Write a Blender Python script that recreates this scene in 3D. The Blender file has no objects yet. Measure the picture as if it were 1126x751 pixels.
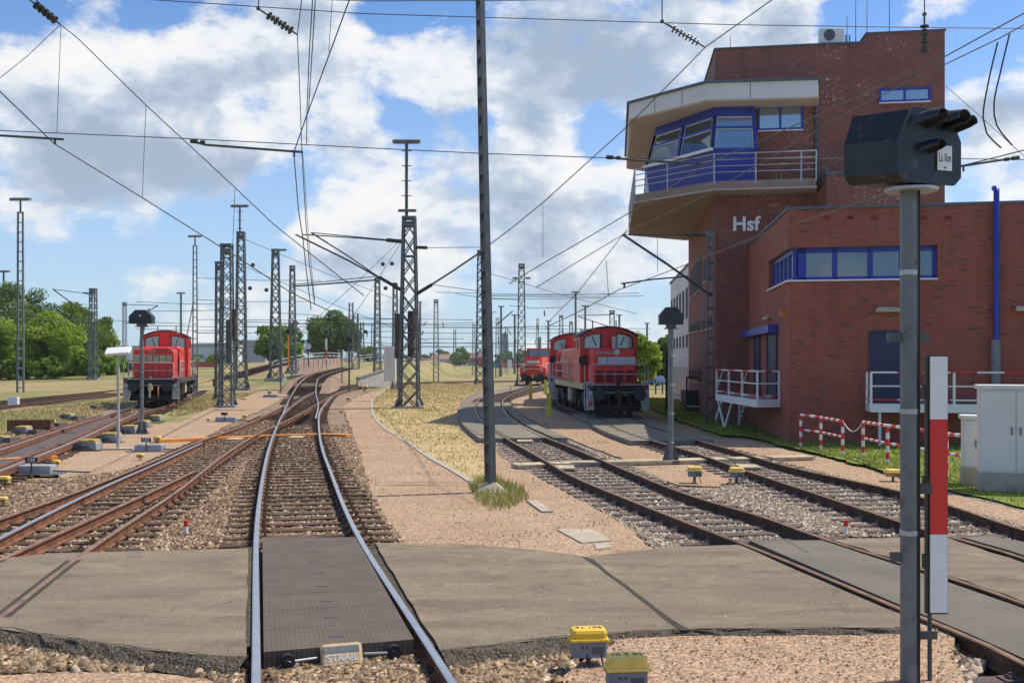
import bpy, math, random
import numpy as np
from math import radians as R, sin, cos, pi
from mathutils import Vector, Matrix
random.seed(7)
rng = np.random.default_rng(7)
scene = bpy.context.scene
COL = scene.collection
HC, F = 2.45, 1200.0            # camera height over the rail head, focal length in photo pixels

# ------------------------------------------------------------------ camera
cam_d = bpy.data.cameras.new('camera'); cam = bpy.data.objects.new('camera', cam_d); COL.objects.link(cam)
cam_d.sensor_width = 36; cam_d.lens = F / 1126 * 36; cam_d.shift_y = 21.5 / 1126
cam.location = (0, 0, HC); cam.rotation_euler = (R(90), 0, 0)
cam_d.clip_start = 0.1; cam_d.clip_end = 6000
scene.camera = cam

# ------------------------------------------------------------------ node helpers
def newmat(name):
    m = bpy.data.materials.new(name); m.use_nodes = True
    nt = m.node_tree
    return m, nt, nt.nodes, nt.links, nt.nodes['Principled BSDF']
def nd(ns, t, **k):
    n = ns.new(t)
    for a, v in k.items(): setattr(n, a, v)
    return n
def math_n(ns, ls, op, a, b=None, c=None, clamp=False):
    n = ns.new('ShaderNodeMath'); n.operation = op; n.use_clamp = clamp
    for i, v in enumerate((a, b, c)):
        if v is None: continue
        if isinstance(v, (int, float)): n.inputs[i].default_value = v
        else: ls.new(v, n.inputs[i])
    return n.outputs[0]
def mixc(ns, ls, fac, a, b, bt='MIX'):
    n = ns.new('ShaderNodeMix'); n.data_type = 'RGBA'; n.blend_type = bt
    for i, v in ((0, fac), (6, a), (7, b)):
        if isinstance(v, (int, float)): n.inputs[i].default_value = v
        elif isinstance(v, tuple): n.inputs[i].default_value = (*v, 1)
        else: ls.new(v, n.inputs[i])
    return n.outputs[2]
def ramp(ns, ls, fac, stops):
    n = ns.new('ShaderNodeValToRGB'); e = n.color_ramp.elements
    while len(e) < len(stops): e.new(0.5)
    for i, (p, c) in enumerate(stops):
        e[i].position = p; e[i].color = (*c, 1) if isinstance(c, tuple) else (c, c, c, 1)
    ls.new(fac, n.inputs[0]); return n.outputs[0]
def noise(ns, ls, vec, scale, detail=4, rough=.55, dist=0):
    n = ns.new('ShaderNodeTexNoise'); n.inputs['Scale'].default_value = scale
    n.inputs['Detail'].default_value = detail; n.inputs['Roughness'].default_value = rough
    n.inputs['Distortion'].default_value = dist
    if vec is not None: ls.new(vec, n.inputs['Vector'])
    return n.outputs[0]
def pos(ns): return ns.new('ShaderNodeNewGeometry').outputs['Position']
def bump(ns, ls, p, h, strength, dist=.02):
    b = ns.new('ShaderNodeBump'); b.inputs['Strength'].default_value = strength; b.inputs['Distance'].default_value = dist
    ls.new(h, b.inputs['Height']); ls.new(b.outputs[0], p.inputs['Normal'])

# ------------------------------------------------------------------ world: NISHITA sky with procedural cumulus
SUN_AZ = R(73)    # compass-like angle from +Y (view direction) towards +X
SUN_EL = R(57)
w = bpy.data.worlds.new('World'); scene.world = w; w.use_nodes = True
ns, ls = w.node_tree.nodes, w.node_tree.links
bg = ns['Background']; SKY = 0.10
bg.inputs[1].default_value = SKY
sky = nd(ns, 'ShaderNodeTexSky', sky_type='NISHITA', sun_disc=False)
sky.sun_elevation = SUN_EL; sky.sun_rotation = SUN_AZ
sky.air_density = 1.0; sky.dust_density = 0.6; sky.ozone_density = 2.0
tc = ns.new('ShaderNodeTexCoord').outputs['Generated']
def pxdir(px, py):
    v = Vector(((px - 563) / F, 1, (397 - py) / F)); return v.normalized()
sep = ns.new('ShaderNodeSeparateXYZ'); ls.new(tc, sep.inputs[0])
zz = math_n(ns, ls, 'MULTIPLY', sep.outputs[2], 1.7)
cmb = ns.new('ShaderNodeCombineXYZ'); ls.new(sep.outputs[0], cmb.inputs[0]); ls.new(sep.outputs[1], cmb.inputs[1]); ls.new(zz, cmb.inputs[2])
offs = ns.new('ShaderNodeVectorMath'); offs.operation = 'ADD'; offs.inputs[1].default_value = (3.1, 1.7, .4); ls.new(cmb.outputs[0], offs.inputs[0])
cv = offs.outputs[0]
n1 = noise(ns, ls, cv, 6.4, 14, .62, .08)
up = ns.new('ShaderNodeVectorMath'); up.operation = 'ADD'; up.inputs[1].default_value = (.012, 0, .045); ls.new(cv, up.inputs[0])
n2 = noise(ns, ls, up.outputs[0], 6.4, 9, .58, .08)
# where the cloud banks and the blue gaps stand (directions in the sky, as seen over the yard)
BLOBS = [(150, 110, 170, .15), (90, 205, 140, .09), (330, 45, 110, .12), (400, 165, 75, .16), (400, 260, 130, .12), (600, 70, 130, .14), (600, 200, 100, .12), (470, 230, 90, .12), (480, 60, 80, .10),
         (700, 90, 100, .1), (1085, 140, 70, .16), (760, 20, 60, .1), (140, 300, 80, .06), (640, 290, 120, .10), (850, 40, 60, .1), (280, 150, 90, .06),
         (30, 10, 60, -.14), (170, 0, 60, -.16), (285, 262, 62, -.20), (190, 258, 60, -.10), (530, 135, 42, -.20), (440, 130, 40, -.12), (430, 10, 55, -.14), (660, 150, 45, -.12), (275, 130, 45, -.13), (260, 10, 40, -.10),
         (950, 15, 80, -.18), (1080, 55, 60, -.14), (1060, 210, 40, -.10), (110, 260, 60, -.12), (305, 215, 50, -.16), (700, 330, 60, -.10), (20, 250, 50, -.08), (340, 310, 60, -.08), (520, 320, 60, -.08)]
acc = n1
for (px, py, rad, amt) in BLOBS:
    d = ns.new('ShaderNodeVectorMath'); d.operation = 'DISTANCE'; d.inputs[1].default_value = pxdir(px, py); ls.new(tc, d.inputs[0])
    mr = ns.new('ShaderNodeMapRange'); mr.interpolation_type = 'SMOOTHSTEP'
    mr.inputs['From Min'].default_value = rad / F; mr.inputs['From Max'].default_value = 0
    mr.inputs['To Min'].default_value = 0; mr.inputs['To Max'].default_value = amt
    ls.new(d.outputs['Value'], mr.inputs['Value']); acc = math_n(ns, ls, 'ADD', acc, mr.outputs[0])
bk = ns.new('ShaderNodeMapRange'); bk.inputs['From Min'].default_value = .55; bk.inputs['From Max'].default_value = -.1; bk.inputs['To Min'].default_value = 0; bk.inputs['To Max'].default_value = -.09; ls.new(sep.outputs[1], bk.inputs['Value'])  # thins unseen clouds beside and behind the view, for darker, bluer fill light
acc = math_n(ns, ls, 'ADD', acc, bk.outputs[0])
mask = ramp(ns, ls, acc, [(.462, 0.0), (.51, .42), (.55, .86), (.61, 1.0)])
# thickness seen from below makes the bases grey, the sunlit tops stay white
dif = math_n(ns, ls, 'SUBTRACT', n1, n2)
thick = math_n(ns, ls, 'SUBTRACT', acc, .60)
sh = math_n(ns, ls, 'ADD', math_n(ns, ls, 'MULTIPLY', dif, 4.8), math_n(ns, ls, 'MULTIPLY', thick, -2.6))
sh = math_n(ns, ls, 'ADD', sh, .56)
for (px, py, rad, amt) in [(610, 75, 160, -.55), (720, 70, 120, -.35), (110, 185, 120, -.36), (250, 205, 70, -.22), (500, 45, 90, -.25), (560, 300, 130, -.22), (400, 120, 60, .12), (120, 60, 120, .10), (420, 175, 70, .20), (620, 165, 60, .25), (1090, 150, 60, .2), (60, 300, 110, -.12), (860, 35, 60, -.15)]:
    d = ns.new('ShaderNodeVectorMath'); d.operation = 'DISTANCE'; d.inputs[1].default_value = pxdir(px, py); ls.new(tc, d.inputs[0])
    mr = ns.new('ShaderNodeMapRange'); mr.interpolation_type = 'SMOOTHSTEP'
    mr.inputs['From Min'].default_value = rad / F; mr.inputs['From Max'].default_value = 0
    mr.inputs['To Min'].default_value = 0; mr.inputs['To Max'].default_value = amt
    ls.new(d.outputs['Value'], mr.inputs['Value']); sh = math_n(ns, ls, 'ADD', sh, mr.outputs[0])
sh = math_n(ns, ls, 'ADD', sh, 0.0, clamp=True)
ccol = ramp(ns, ls, sh, [(0.0, (.38, .47, .60)), (.35, (.57, .65, .76)), (.62, (.88, .90, .93)), (1.0, (1.0, .98, .95))])
cs = ns.new('ShaderNodeVectorMath'); cs.operation = 'SCALE'; ls.new(ccol, cs.inputs[0]); cs.inputs['Scale'].default_value = .92 / SKY
# low haze: thin white veil towards the horizon
veil = ns.new('ShaderNodeMapRange'); veil.inputs['From Min'].default_value = 0; veil.inputs['From Max'].default_value = .30
veil.inputs['To Min'].default_value = .55; veil.inputs['To Max'].default_value = 0.0; ls.new(sep.outputs[2], veil.inputs['Value'])
skb = mixc(ns, ls, 1.0, sky.outputs[0], (.74, 1.06, 1.45), 'MULTIPLY')
hz = mixc(ns, ls, veil.outputs[0], skb, (.62 / SKY, .76 / SKY, .90 / SKY))
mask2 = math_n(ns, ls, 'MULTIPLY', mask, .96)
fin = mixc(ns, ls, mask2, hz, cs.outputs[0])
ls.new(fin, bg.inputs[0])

# ------------------------------------------------------------------ sun and exposure
sd = bpy.data.lights.new('sun', 'SUN'); so = bpy.data.objects.new('sun', sd); COL.objects.link(so)
sd.energy = 4.6; sd.angle = R(.5); sd.color = (1, .89, .72)
sdir = Vector((sin(SUN_AZ) * cos(SUN_EL), cos(SUN_AZ) * cos(SUN_EL), sin(SUN_EL)))
so.rotation_euler = sdir.to_track_quat('Z', 'Y').to_euler()
scene.view_settings.view_transform = 'Standard'; scene.view_settings.look = 'None'
scene.view_settings.exposure = 0.16; scene.view_settings.gamma = 1.0
scene.render.engine = 'CYCLES'
scene.cycles.max_bounces = 5; scene.cycles.use_denoising = True

# ------------------------------------------------------------------ projection helpers (photo measurements -> places)
def W(px, py, z=0.0):
    Y = (HC - z) * F / (py - 397.0); return Vector(((px - 563) / F * Y, Y, z))
def P(px, py, Z): return Vector(((px - 563) / F * Z, Z, HC - (py - 397) / F * Z))
def ss(a, b, x):
    t = min(1, max(0, (x - a) / (b - a))); return t * t * (3 - 2 * t)
def terrain(X, Y):
    h = -0.24
    h -= 1.2 * ss(105, 190, Y) * ss(-21, -10, X)
    h += 2.5 * ss(75, 200, Y) * ss(-80, -42, X) * (1 - ss(-21, -15.5, X)) * (1 - ss(320, 450, Y))
    return h

# ------------------------------------------------------------------ mesh builder
class MB:
    def __init__(s): s.v = []; s.f = []; s.m = []; s.sm = []
    def add(s, vs, fs, mi=0, smooth=False):
        o = len(s.v); s.v.extend([tuple(v) for v in vs])
        for f in fs: s.f.append(tuple(i + o for i in f)); s.m.append(mi); s.sm.append(smooth)
        return s
    def box(s, c, d, rz=0, mi=0, taper=1.0):
        cx, cy, cz = c; hx, hy, hz = d[0] / 2, d[1] / 2, d[2] / 2; vs = []
        for z, k in ((-hz, 1), (hz, taper)):
            for x, y in ((-hx, -hy), (hx, -hy), (hx, hy), (-hx, hy)):
                x *= k; y *= k
                vs.append((cx + x * cos(rz) - y * sin(rz), cy + x * sin(rz) + y * cos(rz), cz + z))
        return s.add(vs, [(0, 3, 2, 1), (4, 5, 6, 7), (0, 1, 5, 4), (1, 2, 6, 5), (2, 3, 7, 6), (3, 0, 4, 7)], mi)
    def rbox(s, c, d, r, mi=0, seg=2):
        bm = []  # rounded (chamfered) box: prism of a rounded rectangle with chamfered top
        hx, hy, hz = d[0] / 2, d[1] / 2, d[2] / 2; rings = []
        for z, k in ((-hz, 0), (hz - r, 0), (hz - r * .3, r * .3), (hz, r)):
            ring = []
            for cx, cy, a0 in ((hx - r, hy - r, 0), (-hx + r, hy - r, 90), (-hx + r, -hy + r, 180), (hx - r, -hy + r, 270)):
                for i in range(seg + 1):
                    a = R(a0 + 90 * i / seg); q = max(r - k, r * .15)
                    ring.append((c[0] + cx + q * cos(a) - (0), c[1] + cy + q * sin(a), c[2] + z))
            rings.append(ring)
        n = len(rings[0]); vs = [v for r_ in rings for v in r_]; fs = []
        for j in range(len(rings) - 1):
            for i in range(n): fs.append((j * n + i, j * n + (i + 1) % n, (j + 1) * n + (i + 1) % n, (j + 1) * n + i))
        fs.append(tuple(range(n))[::-1]); fs.append(tuple((len(rings) - 1) * n + i for i in range(n)))
        return s.add(vs, fs, mi)
    def prism(s, poly, z0, z1, mi=0, mtop=None):
        n = len(poly); a = sum(poly[i][0] * poly[(i + 1) % n][1] - poly[(i + 1) % n][0] * poly[i][1] for i in range(n))
        if a < 0: poly = poly[::-1]
        g = lambda z, i: z[i] if isinstance(z, (list, tuple)) else z
        if a < 0 and isinstance(z0, (list, tuple)): z0 = z0[::-1]
        if a < 0 and isinstance(z1, (list, tuple)): z1 = z1[::-1]
        vs = [(p[0], p[1], g(z0, i)) for i, p in enumerate(poly)] + [(p[0], p[1], g(z1, i)) for i, p in enumerate(poly)]
        s.add(vs, [tuple(range(n))[::-1]] + [(i, (i + 1) % n, n + (i + 1) % n, n + i) for i in range(n)], mi)
        s.add(vs[n:], [tuple(range(n))], mi if mtop is None else mtop); return s
    def beam(s, p, q, wd, ht=None, mi=0, upv=None):
        p, q = Vector(p), Vector(q); d = (q - p)
        if d.length < 1e-6: return s
        d.normalize(); ht = ht or wd
        u = Vector(upv) if upv else Vector((0, 0, 1))
        if abs(d.dot(u)) > .98: u = Vector((0, 1, 0))
        a = d.cross(u).normalized(); b = a.cross(d)
        vs = [e + a * sx * wd / 2 + b * sz * ht / 2 for e in (p, q) for sx, sz in ((-1, -1), (1, -1), (1, 1), (-1, 1))]
        return s.add(vs, [(0, 1, 2, 3), (7, 6, 5, 4), (0, 4, 5, 1), (1, 5, 6, 2), (2, 6, 7, 3), (3, 7, 4, 0)], mi)
    def tube(s, pts, r, n=6, mi=0, caps=True):
        pts = [Vector(p) for p in pts]; k = len(pts); rr = r if isinstance(r, (list, tuple)) else [r] * k; vs = []
        ref = None
        for i, p in enumerate(pts):
            d = (pts[min(i + 1, k - 1)] - pts[max(i - 1, 0)]).normalized()
            if ref is None:
                ref = Vector((0, 0, 1)) if abs(d.z) < .9 else Vector((1, 0, 0))
            a = d.cross(ref).normalized(); b = a.cross(d).normalized(); ref = b
            for j in range(n):
                t = 2 * pi * j / n; vs.append(p + (a * cos(t) + b * sin(t)) * rr[i])
        fs = [(i * n + j, i * n + (j + 1) % n, (i + 1) * n + (j + 1) % n, (i + 1) * n + j) for i in range(k - 1) for j in range(n)]
        s.add(vs, fs, mi, n > 5)
        if caps: s.add(vs[:n], [tuple(range(n))[::-1]], mi); s.add(vs[-n:], [tuple(range(n))], mi)
        return s
    def disc(s, c, axis, r, th, n=20, mi=0):
        a = Vector(axis).normalized(); c = Vector(c); return s.tube([c - a * th / 2, c + a * th / 2], r, n, mi)
    def sweep(s, pts, prof, mi=0, mis=None, closed=True, z_of=None):
        """prof: list of (lateral, height); swept along pts (world) with vertical up"""
        k = len(pts); n = len(prof); vs = []
        for i in range(k):
            d = (pts[min(i + 1, k - 1)] - pts[max(i - 1, 0)]); d = Vector((d.x, d.y, 0)).normalized(); a = Vector((d.y, -d.x, 0))
            for (u, h) in prof: vs.append(pts[i] + a * u + Vector((0, 0, h)))
        m = n if closed else n - 1
        o = len(s.v); s.v.extend([tuple(v) for v in vs])
        for i in range(k - 1):
            for j in range(m):
                s.f.append((o + i * n + j, o + (i + 1) * n + j, o + (i + 1) * n + (j + 1) % n, o + i * n + (j + 1) % n))
                s.m.append(mis[j] if mis else mi); s.sm.append(False)
        if closed:
            s.add(vs[:n], [tuple(range(n))], mi); s.add(vs[-n:], [tuple(range(n))[::-1]], mi)
        return s
    def xform(s, M, start=0):
        s.v[start:] = [tuple(M @ Vector(v)) for v in s.v[start:]]; return s
    def build(s, name, mats, parent=None, world=True, **props):
        me = bpy.data.meshes.new(name)
        off = parent_world(parent) if (parent and world) else Vector((0, 0, 0))
        V = np.array(s.v, dtype=np.float64).reshape(-1, 3) - np.array(off)
        me.from_pydata(V.tolist(), [], s.f)
        if not isinstance(mats, (list, tuple)): mats = [mats]
        for m in mats: me.materials.append(M_(m))
        if len(mats) > 1: me.polygons.foreach_set('material_index', s.m)
        me.polygons.foreach_set('use_smooth', s.sm)
        me.validate(); me.update()
        o = bpy.data.objects.new(name, me); COL.objects.link(o)
        if parent: o.parent = parent
        for k_, v_ in props.items(): o[k_] = v_
        return o
def parent_world(o):
    l = Vector((0, 0, 0))
    while o: l += o.location; o = o.parent
    return l
def tag(o, label=None, cat=None, group=None, kind=None):
    if label: o['label'] = label
    if cat: o['category'] = cat
    if group: o['group'] = group
    if kind: o['kind'] = kind
    return o
def thing(name, label, cat, loc=(0, 0, 0), group=None):
    o = bpy.data.objects.new(name, None); COL.objects.link(o); o.location = loc; o.empty_display_size = .2
    return tag(o, label, cat, group)
def copy_tree(o, parent=None):
    c = o.copy(); COL.objects.link(c); c.parent = parent
    for ch in o.children: copy_tree(ch, c)
    return c
def spline(pts, step=.6):
    pts = [Vector(p) for p in pts]; out = []
    ext = [pts[0] * 2 - pts[1]] + pts + [pts[-1] * 2 - pts[-2]]
    for i in range(1, len(ext) - 2):
        p0, p1, p2, p3 = ext[i - 1:i + 3]
        # centripetal catmull-rom
        t0 = 0; t1 = t0 + max((p1 - p0).length, 1e-4) ** .5; t2 = t1 + max((p2 - p1).length, 1e-4) ** .5; t3 = t2 + max((p3 - p2).length, 1e-4) ** .5
        n = max(1, int((p2 - p1).length / step))
        for k in range(n):
            t = t1 + (t2 - t1) * k / n
            A1 = p0 * ((t1 - t) / (t1 - t0)) + p1 * ((t - t0) / (t1 - t0)); A2 = p1 * ((t2 - t) / (t2 - t1)) + p2 * ((t - t1) / (t2 - t1)); A3 = p2 * ((t3 - t) / (t3 - t2)) + p3 * ((t - t2) / (t3 - t2))
            B1 = A1 * ((t2 - t) / (t2 - t0)) + A2 * ((t - t0) / (t2 - t0)); B2 = A2 * ((t3 - t) / (t3 - t1)) + A3 * ((t - t1) / (t3 - t1))
            out.append(B1 * ((t2 - t) / (t2 - t1)) + B2 * ((t - t1) / (t2 - t1)))
    out.append(pts[-1]); return out

# ------------------------------------------------------------------ materials
MATS = {}
def M_(n): return MATS[n] if isinstance(n, str) else n
def simple(name, col, rough=.6, metal=0.0, var=.12, scale=3.0, bumpk=0.0, dirt=None, spec=None):
    m, nt, ns, ls, p = newmat(name); ps = pos(ns)
    f = noise(ns, ls, ps, scale, 6, .6)
    dark = tuple(c * (1 - var * 1.6) for c in col); lite = tuple(min(1, c * (1 + var)) for c in col)
    c = ramp(ns, ls, f, [(.3, dark), (.7, lite)])
    if dirt:
        f2 = noise(ns, ls, ps, dirt[1], 7, .7); k = ramp(ns, ls, f2, [(dirt[2], 0.0), (dirt[2] + .12, 1.0)])
        c = mixc(ns, ls, k, c, dirt[0])
    ls.new(c, p.inputs['Base Color']); p.inputs['Roughness'].default_value = rough; p.inputs['Metallic'].default_value = metal
    if spec is not None: p.inputs['Specular IOR Level'].default_value = spec
    if bumpk: bump(ns, ls, p, noise(ns, ls, ps, scale * 12, 4), bumpk, .01)
    MATS[name] = m; return m
simple('steel_grey', (.17, .185, .19), .55, .3, .2, 4, dirt=((.10, .085, .07), 5, .58))
simple('steel_dark', (.09, .10, .105), .5, .4, .2, 4, dirt=((.12, .07, .045), 4, .60))
simple('steel_mast', (.13, .15, .15), .6, .2, .2, 2, dirt=((.10, .07, .05), 3, .60))
simple('galv', (.42, .44, .46), .45, .5, .1, 3)
simple('post_grey', (.16, .175, .185), .5, .2, .15, 6, dirt=((.10, .085, .07), 7, .56))
simple('black', (.018, .02, .024), .5, 0, .2, 5, dirt=((.05, .05, .05), 6, .6))
simple('black_plastic', (.014, .017, .022), .38, 0, .35, 5, dirt=((.07, .073, .076), 9, .58))
simple('rubber', (.02, .02, .02), .8)
simple('underframe', (.022, .021, .022), .75, 0, .3, 3, dirt=((.075, .05, .035), 4, .58))
simple('white_paint', (.78, .78, .76), .5, 0, .05, 3, dirt=((.52, .48, .42), 7, .66))
simple('red_paint', (.62, .035, .03), .45, 0, .08, 3)
simple('sign_red', (.66, .03, .025), .4, 0, .05, 3)
simple('sign_white', (.80, .80, .80), .45, 0, .03, 3)
simple('loco_red', (.70, .036, .024), .38, 0, .08, 1.2, dirt=((.40, .04, .028), 2.2, .54))
simple('loco_grille', (.22, .015, .015), .7, 0, .2, 8)
simple('loco_dark', (.05, .05, .055), .6, 0, .2, 4, dirt=((.10, .075, .06), 6, .58))
simple('cream', (.50, .42, .25), .6, 0, .15, 3, dirt=((.26, .20, .13), 4, .6))
simple('loco_grey', (.42, .42, .41), .55, 0, .1, 4, dirt=((.25, .22, .19), 7, .6))
simple('pale_panel', (.55, .55, .54), .5, 0, .08, 4)
simple('lamp_red', (.18, .02, .02), .25); simple('lamp_clear', (.55, .56, .55), .2)
simple('yellow', (.80, .50, .035), .5, 0, .1, 6, dirt=((.55, .36, .10), 9, .66))
simple('yellow_faded', (.82, .56, .12), .55, 0, .1, 6, dirt=((.5, .36, .16), 9, .62))
simple('yellow_dull', (.47, .36, .08), .7, 0, .2, 6, dirt=((.18, .14, .09), 8, .52))
simple('post_yellow', (.62, .58, .05), .6, 0, .15, 5)
simple('box_grey', (.20, .215, .24), .6, 0, .15, 6, dirt=((.12, .11, .10), 8, .6))
simple('motor_grey', (.33, .35, .37), .6, .1, .1, 6, dirt=((.18, .16, .14), 9, .6))
simple('orange', (.72, .27, .035), .6, 0, .15, 4, dirt=((.40, .20, .08), 7, .62))
simple('tan_plate', (.50, .37, .22), .75, 0, .12, 6, dirt=((.3, .22, .14), 9, .6))
simple('rust', (.185, .075, .038), .9, 0, .4, 5, dirt=((.10, .048, .028), 9, .55))
simple('rust_dark', (.085, .045, .028), .9, 0, .4, 5, dirt=((.04, .028, .022), 9, .55))
simple('rail_head', (.50, .51, .55), .28, .85, .1, 3)
simple('rail_dull', (.30, .18, .105), .5, .5, .3, 4)
simple('concrete', (.41, .36, .28), .85, 0, .15, 4, .3, dirt=((.24, .22, .17), 6, .62))
simple('concrete_grey', (.33, .32, .30), .85, 0, .2, 1.2, .3, dirt=((.18, .17, .15), 2, .6))
simple('wood_beige', (.50, .41, .27), .8, 0, .2, 5, .3)
simple('cabinet_grey', (.68, .68, .64), .55, 0, .04, 2, dirt=((.46, .45, .41), 4, .66))
simple('blue_frame', (.012, .035, .33), .4, 0, .06, 3)
simple('blue_door', (.018, .022, .075), .45, 0, .15, 3)
simple('facia', (.66, .65, .62), .5, 0, .04, .8)
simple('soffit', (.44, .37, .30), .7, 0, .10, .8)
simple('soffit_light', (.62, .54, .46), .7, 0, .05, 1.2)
simple('slab_brown', (.27, .20, .165), .8, 0, .15, 1.5)
simple('roof_edge', (.10, .13, .15), .6, .2, .1, 2)
simple('sand_panel', (.36, .25, .19), .7, 0, .1, 1)
simple('white_wall', (.62, .64, .62), .6, 0, .06, .3)
simple('pane_pale', (.40, .42, .42), .3, 0, .1, 1)
simple('leaf_trunk', (.10, .075, .05), .9, 0, .3, 4)
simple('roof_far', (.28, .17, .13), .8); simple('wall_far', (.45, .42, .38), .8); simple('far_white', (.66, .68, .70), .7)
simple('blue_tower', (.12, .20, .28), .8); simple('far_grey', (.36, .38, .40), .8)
simple('container_red', (.40, .06, .04), .6); simple('container_orange', (.50, .16, .06), .6); simple('container_blue', (.05, .14, .36), .6)
simple('container_teal', (.10, .34, .30), .6); simple('container_white', (.6, .6, .58), .6); simple('container_green', (.08, .28, .10), .6)
simple('car_silver', (.45, .47, .50), .25, .4); simple('car_blue', (.06, .13, .30), .25, .2); simple('car_white', (.7, .71, .72), .3)
simple('terra', (.40, .13, .08), .8)
simple('weight_brown', (.10, .075, .06), .85, 0, .3, 3)
simple('insulator', (.035, .040, .032), .35)
simple('wire', (.045, .05, .045), .6, .3); simple('wire_green', (.16, .19, .13), .6, .2)
simple('dumpster', (.035, .04, .045), .6)

def glassmat(name, tint=(.10, .12, .14), rough=.06, refl=.8):
    m, nt, ns, ls, p = newmat(name)
    p.inputs['Base Color'].default_value = (*tint, 1); p.inputs['Roughness'].default_value = rough
    p.inputs['Metallic'].default_value = refl
    MATS[name] = m
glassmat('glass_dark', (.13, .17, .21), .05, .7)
simple('glass_side', (.035, .04, .045), .6, 0, .3, 1, spec=.05)
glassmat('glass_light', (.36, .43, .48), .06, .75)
glassmat('glass_loco', (.24, .28, .30), .08, .6)

def brickmat(name, c1, c2, c3, mortar, white=0.0):
    m, nt, ns, ls, p = newmat(name)
    g = ns.new('ShaderNodeNewGeometry')
    cr = ns.new('ShaderNodeVectorMath'); cr.operation = 'CROSS_PRODUCT'; cr.inputs[0].default_value = (0, 0, 1); ls.new(g.outputs['True Normal'], cr.inputs[1])
    nm = ns.new('ShaderNodeVectorMath'); nm.operation = 'NORMALIZE'; ls.new(cr.outputs[0], nm.inputs[0])
    dt = ns.new('ShaderNodeVectorMath'); dt.operation = 'DOT_PRODUCT'; ls.new(g.outputs['Position'], dt.inputs[0]); ls.new(nm.outputs[0], dt.inputs[1])
    sp = ns.new('ShaderNodeSeparateXYZ'); ls.new(g.outputs['Position'], sp.inputs[0])
    cb = ns.new('ShaderNodeCombineXYZ'); ls.new(dt.outputs['Value'], cb.inputs[0]); ls.new(sp.outputs[2], cb.inputs[1])
    b = ns.new('ShaderNodeTexBrick'); ls.new(cb.outputs[0], b.inputs['Vector'])
    b.inputs['Scale'].default_value = 1; b.inputs['Brick Width'].default_value = .25; b.inputs['Row Height'].default_value = .0833
    b.inputs['Mortar Size'].default_value = .007; b.inputs['Mortar Smooth'].default_value = .15; b.inputs['Bias'].default_value = 0
    b.inputs['Color1'].default_value = (0, 0, 0, 1); b.inputs['Color2'].default_value = (1, 1, 1, 1); b.inputs['Mortar'].default_value = (.5, .5, .5, 1)
    bc = ramp(ns, ls, b.outputs['Color'], [(0.0, c3), (.16, c1), (.6, c2), (1.0, c1)])
    # dark patches of clinkers
    f = noise(ns, ls, cb.outputs[0], 1.1, 5, .65); k = ramp(ns, ls, f, [(.56, 0.0), (.70, .55)])
    bc = mixc(ns, ls, k, bc, c3)
    c = mixc(ns, ls, b.outputs['Fac'], bc, mortar)
    f3 = noise(ns, ls, ps_(ns, ls), .25, 3, .5); c = mixc(ns, ls, ramp(ns, ls, f3, [(.35, 0.0), (.7, .35)]), c, tuple(x * .5 for x in c1))
    mp = ns.new('ShaderNodeMapping'); mp.inputs['Scale'].default_value = (2.2, .18, 1); ls.new(cb.outputs[0], mp.inputs[0])
    stx = ramp(ns, ls, noise(ns, ls, mp.outputs[0], 1.0, 6, .65), [(.52, 0.0), (.72, .5)]); c = mixc(ns, ls, stx, c, tuple(x * .42 for x in c1))
    lt = ramp(ns, ls, noise(ns, ls, cb.outputs[0], .7, 5, .6), [(.52, 0.0), (.72, .35)]); c = mixc(ns, ls, lt, c, (.40, .15, .095))
    if white:
        # lime efflorescence on the upper right of the tower
        fw = noise(ns, ls, cb.outputs[0], 7, 6, .8); wz = noise(ns, ls, cb.outputs[0], .45, 2, .5)
        kk = math_n(ns, ls, 'MULTIPLY', ramp(ns, ls, fw, [(.56, 0.0), (.62, 1.0)]), ramp(ns, ls, wz, [(.50, 0.0), (.58, 1.0)]))
        c = mixc(ns, ls, math_n(ns, ls, 'MULTIPLY', kk, white), c, (.62, .55, .54))
    ls.new(c, p.inputs['Base Color']); p.inputs['Roughness'].default_value = .85
    bump(ns, ls, p, b.outputs['Fac'], -.5, .006); MATS[name] = m
def ps_(ns, ls): return pos(ns)
brickmat('brick_low', (.35, .086, .054), (.285, .066, .044), (.13, .055, .042), (.26, .15, .11))
brickmat('brick_tower', (.275, .085, .060), (.215, .064, .048), (.11, .055, .05), (.25, .16, .125), .75)
brickmat('brick_side', (.30, .075, .052), (.25, .062, .046), (.16, .06, .05), (.22, .12, .09))

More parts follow.
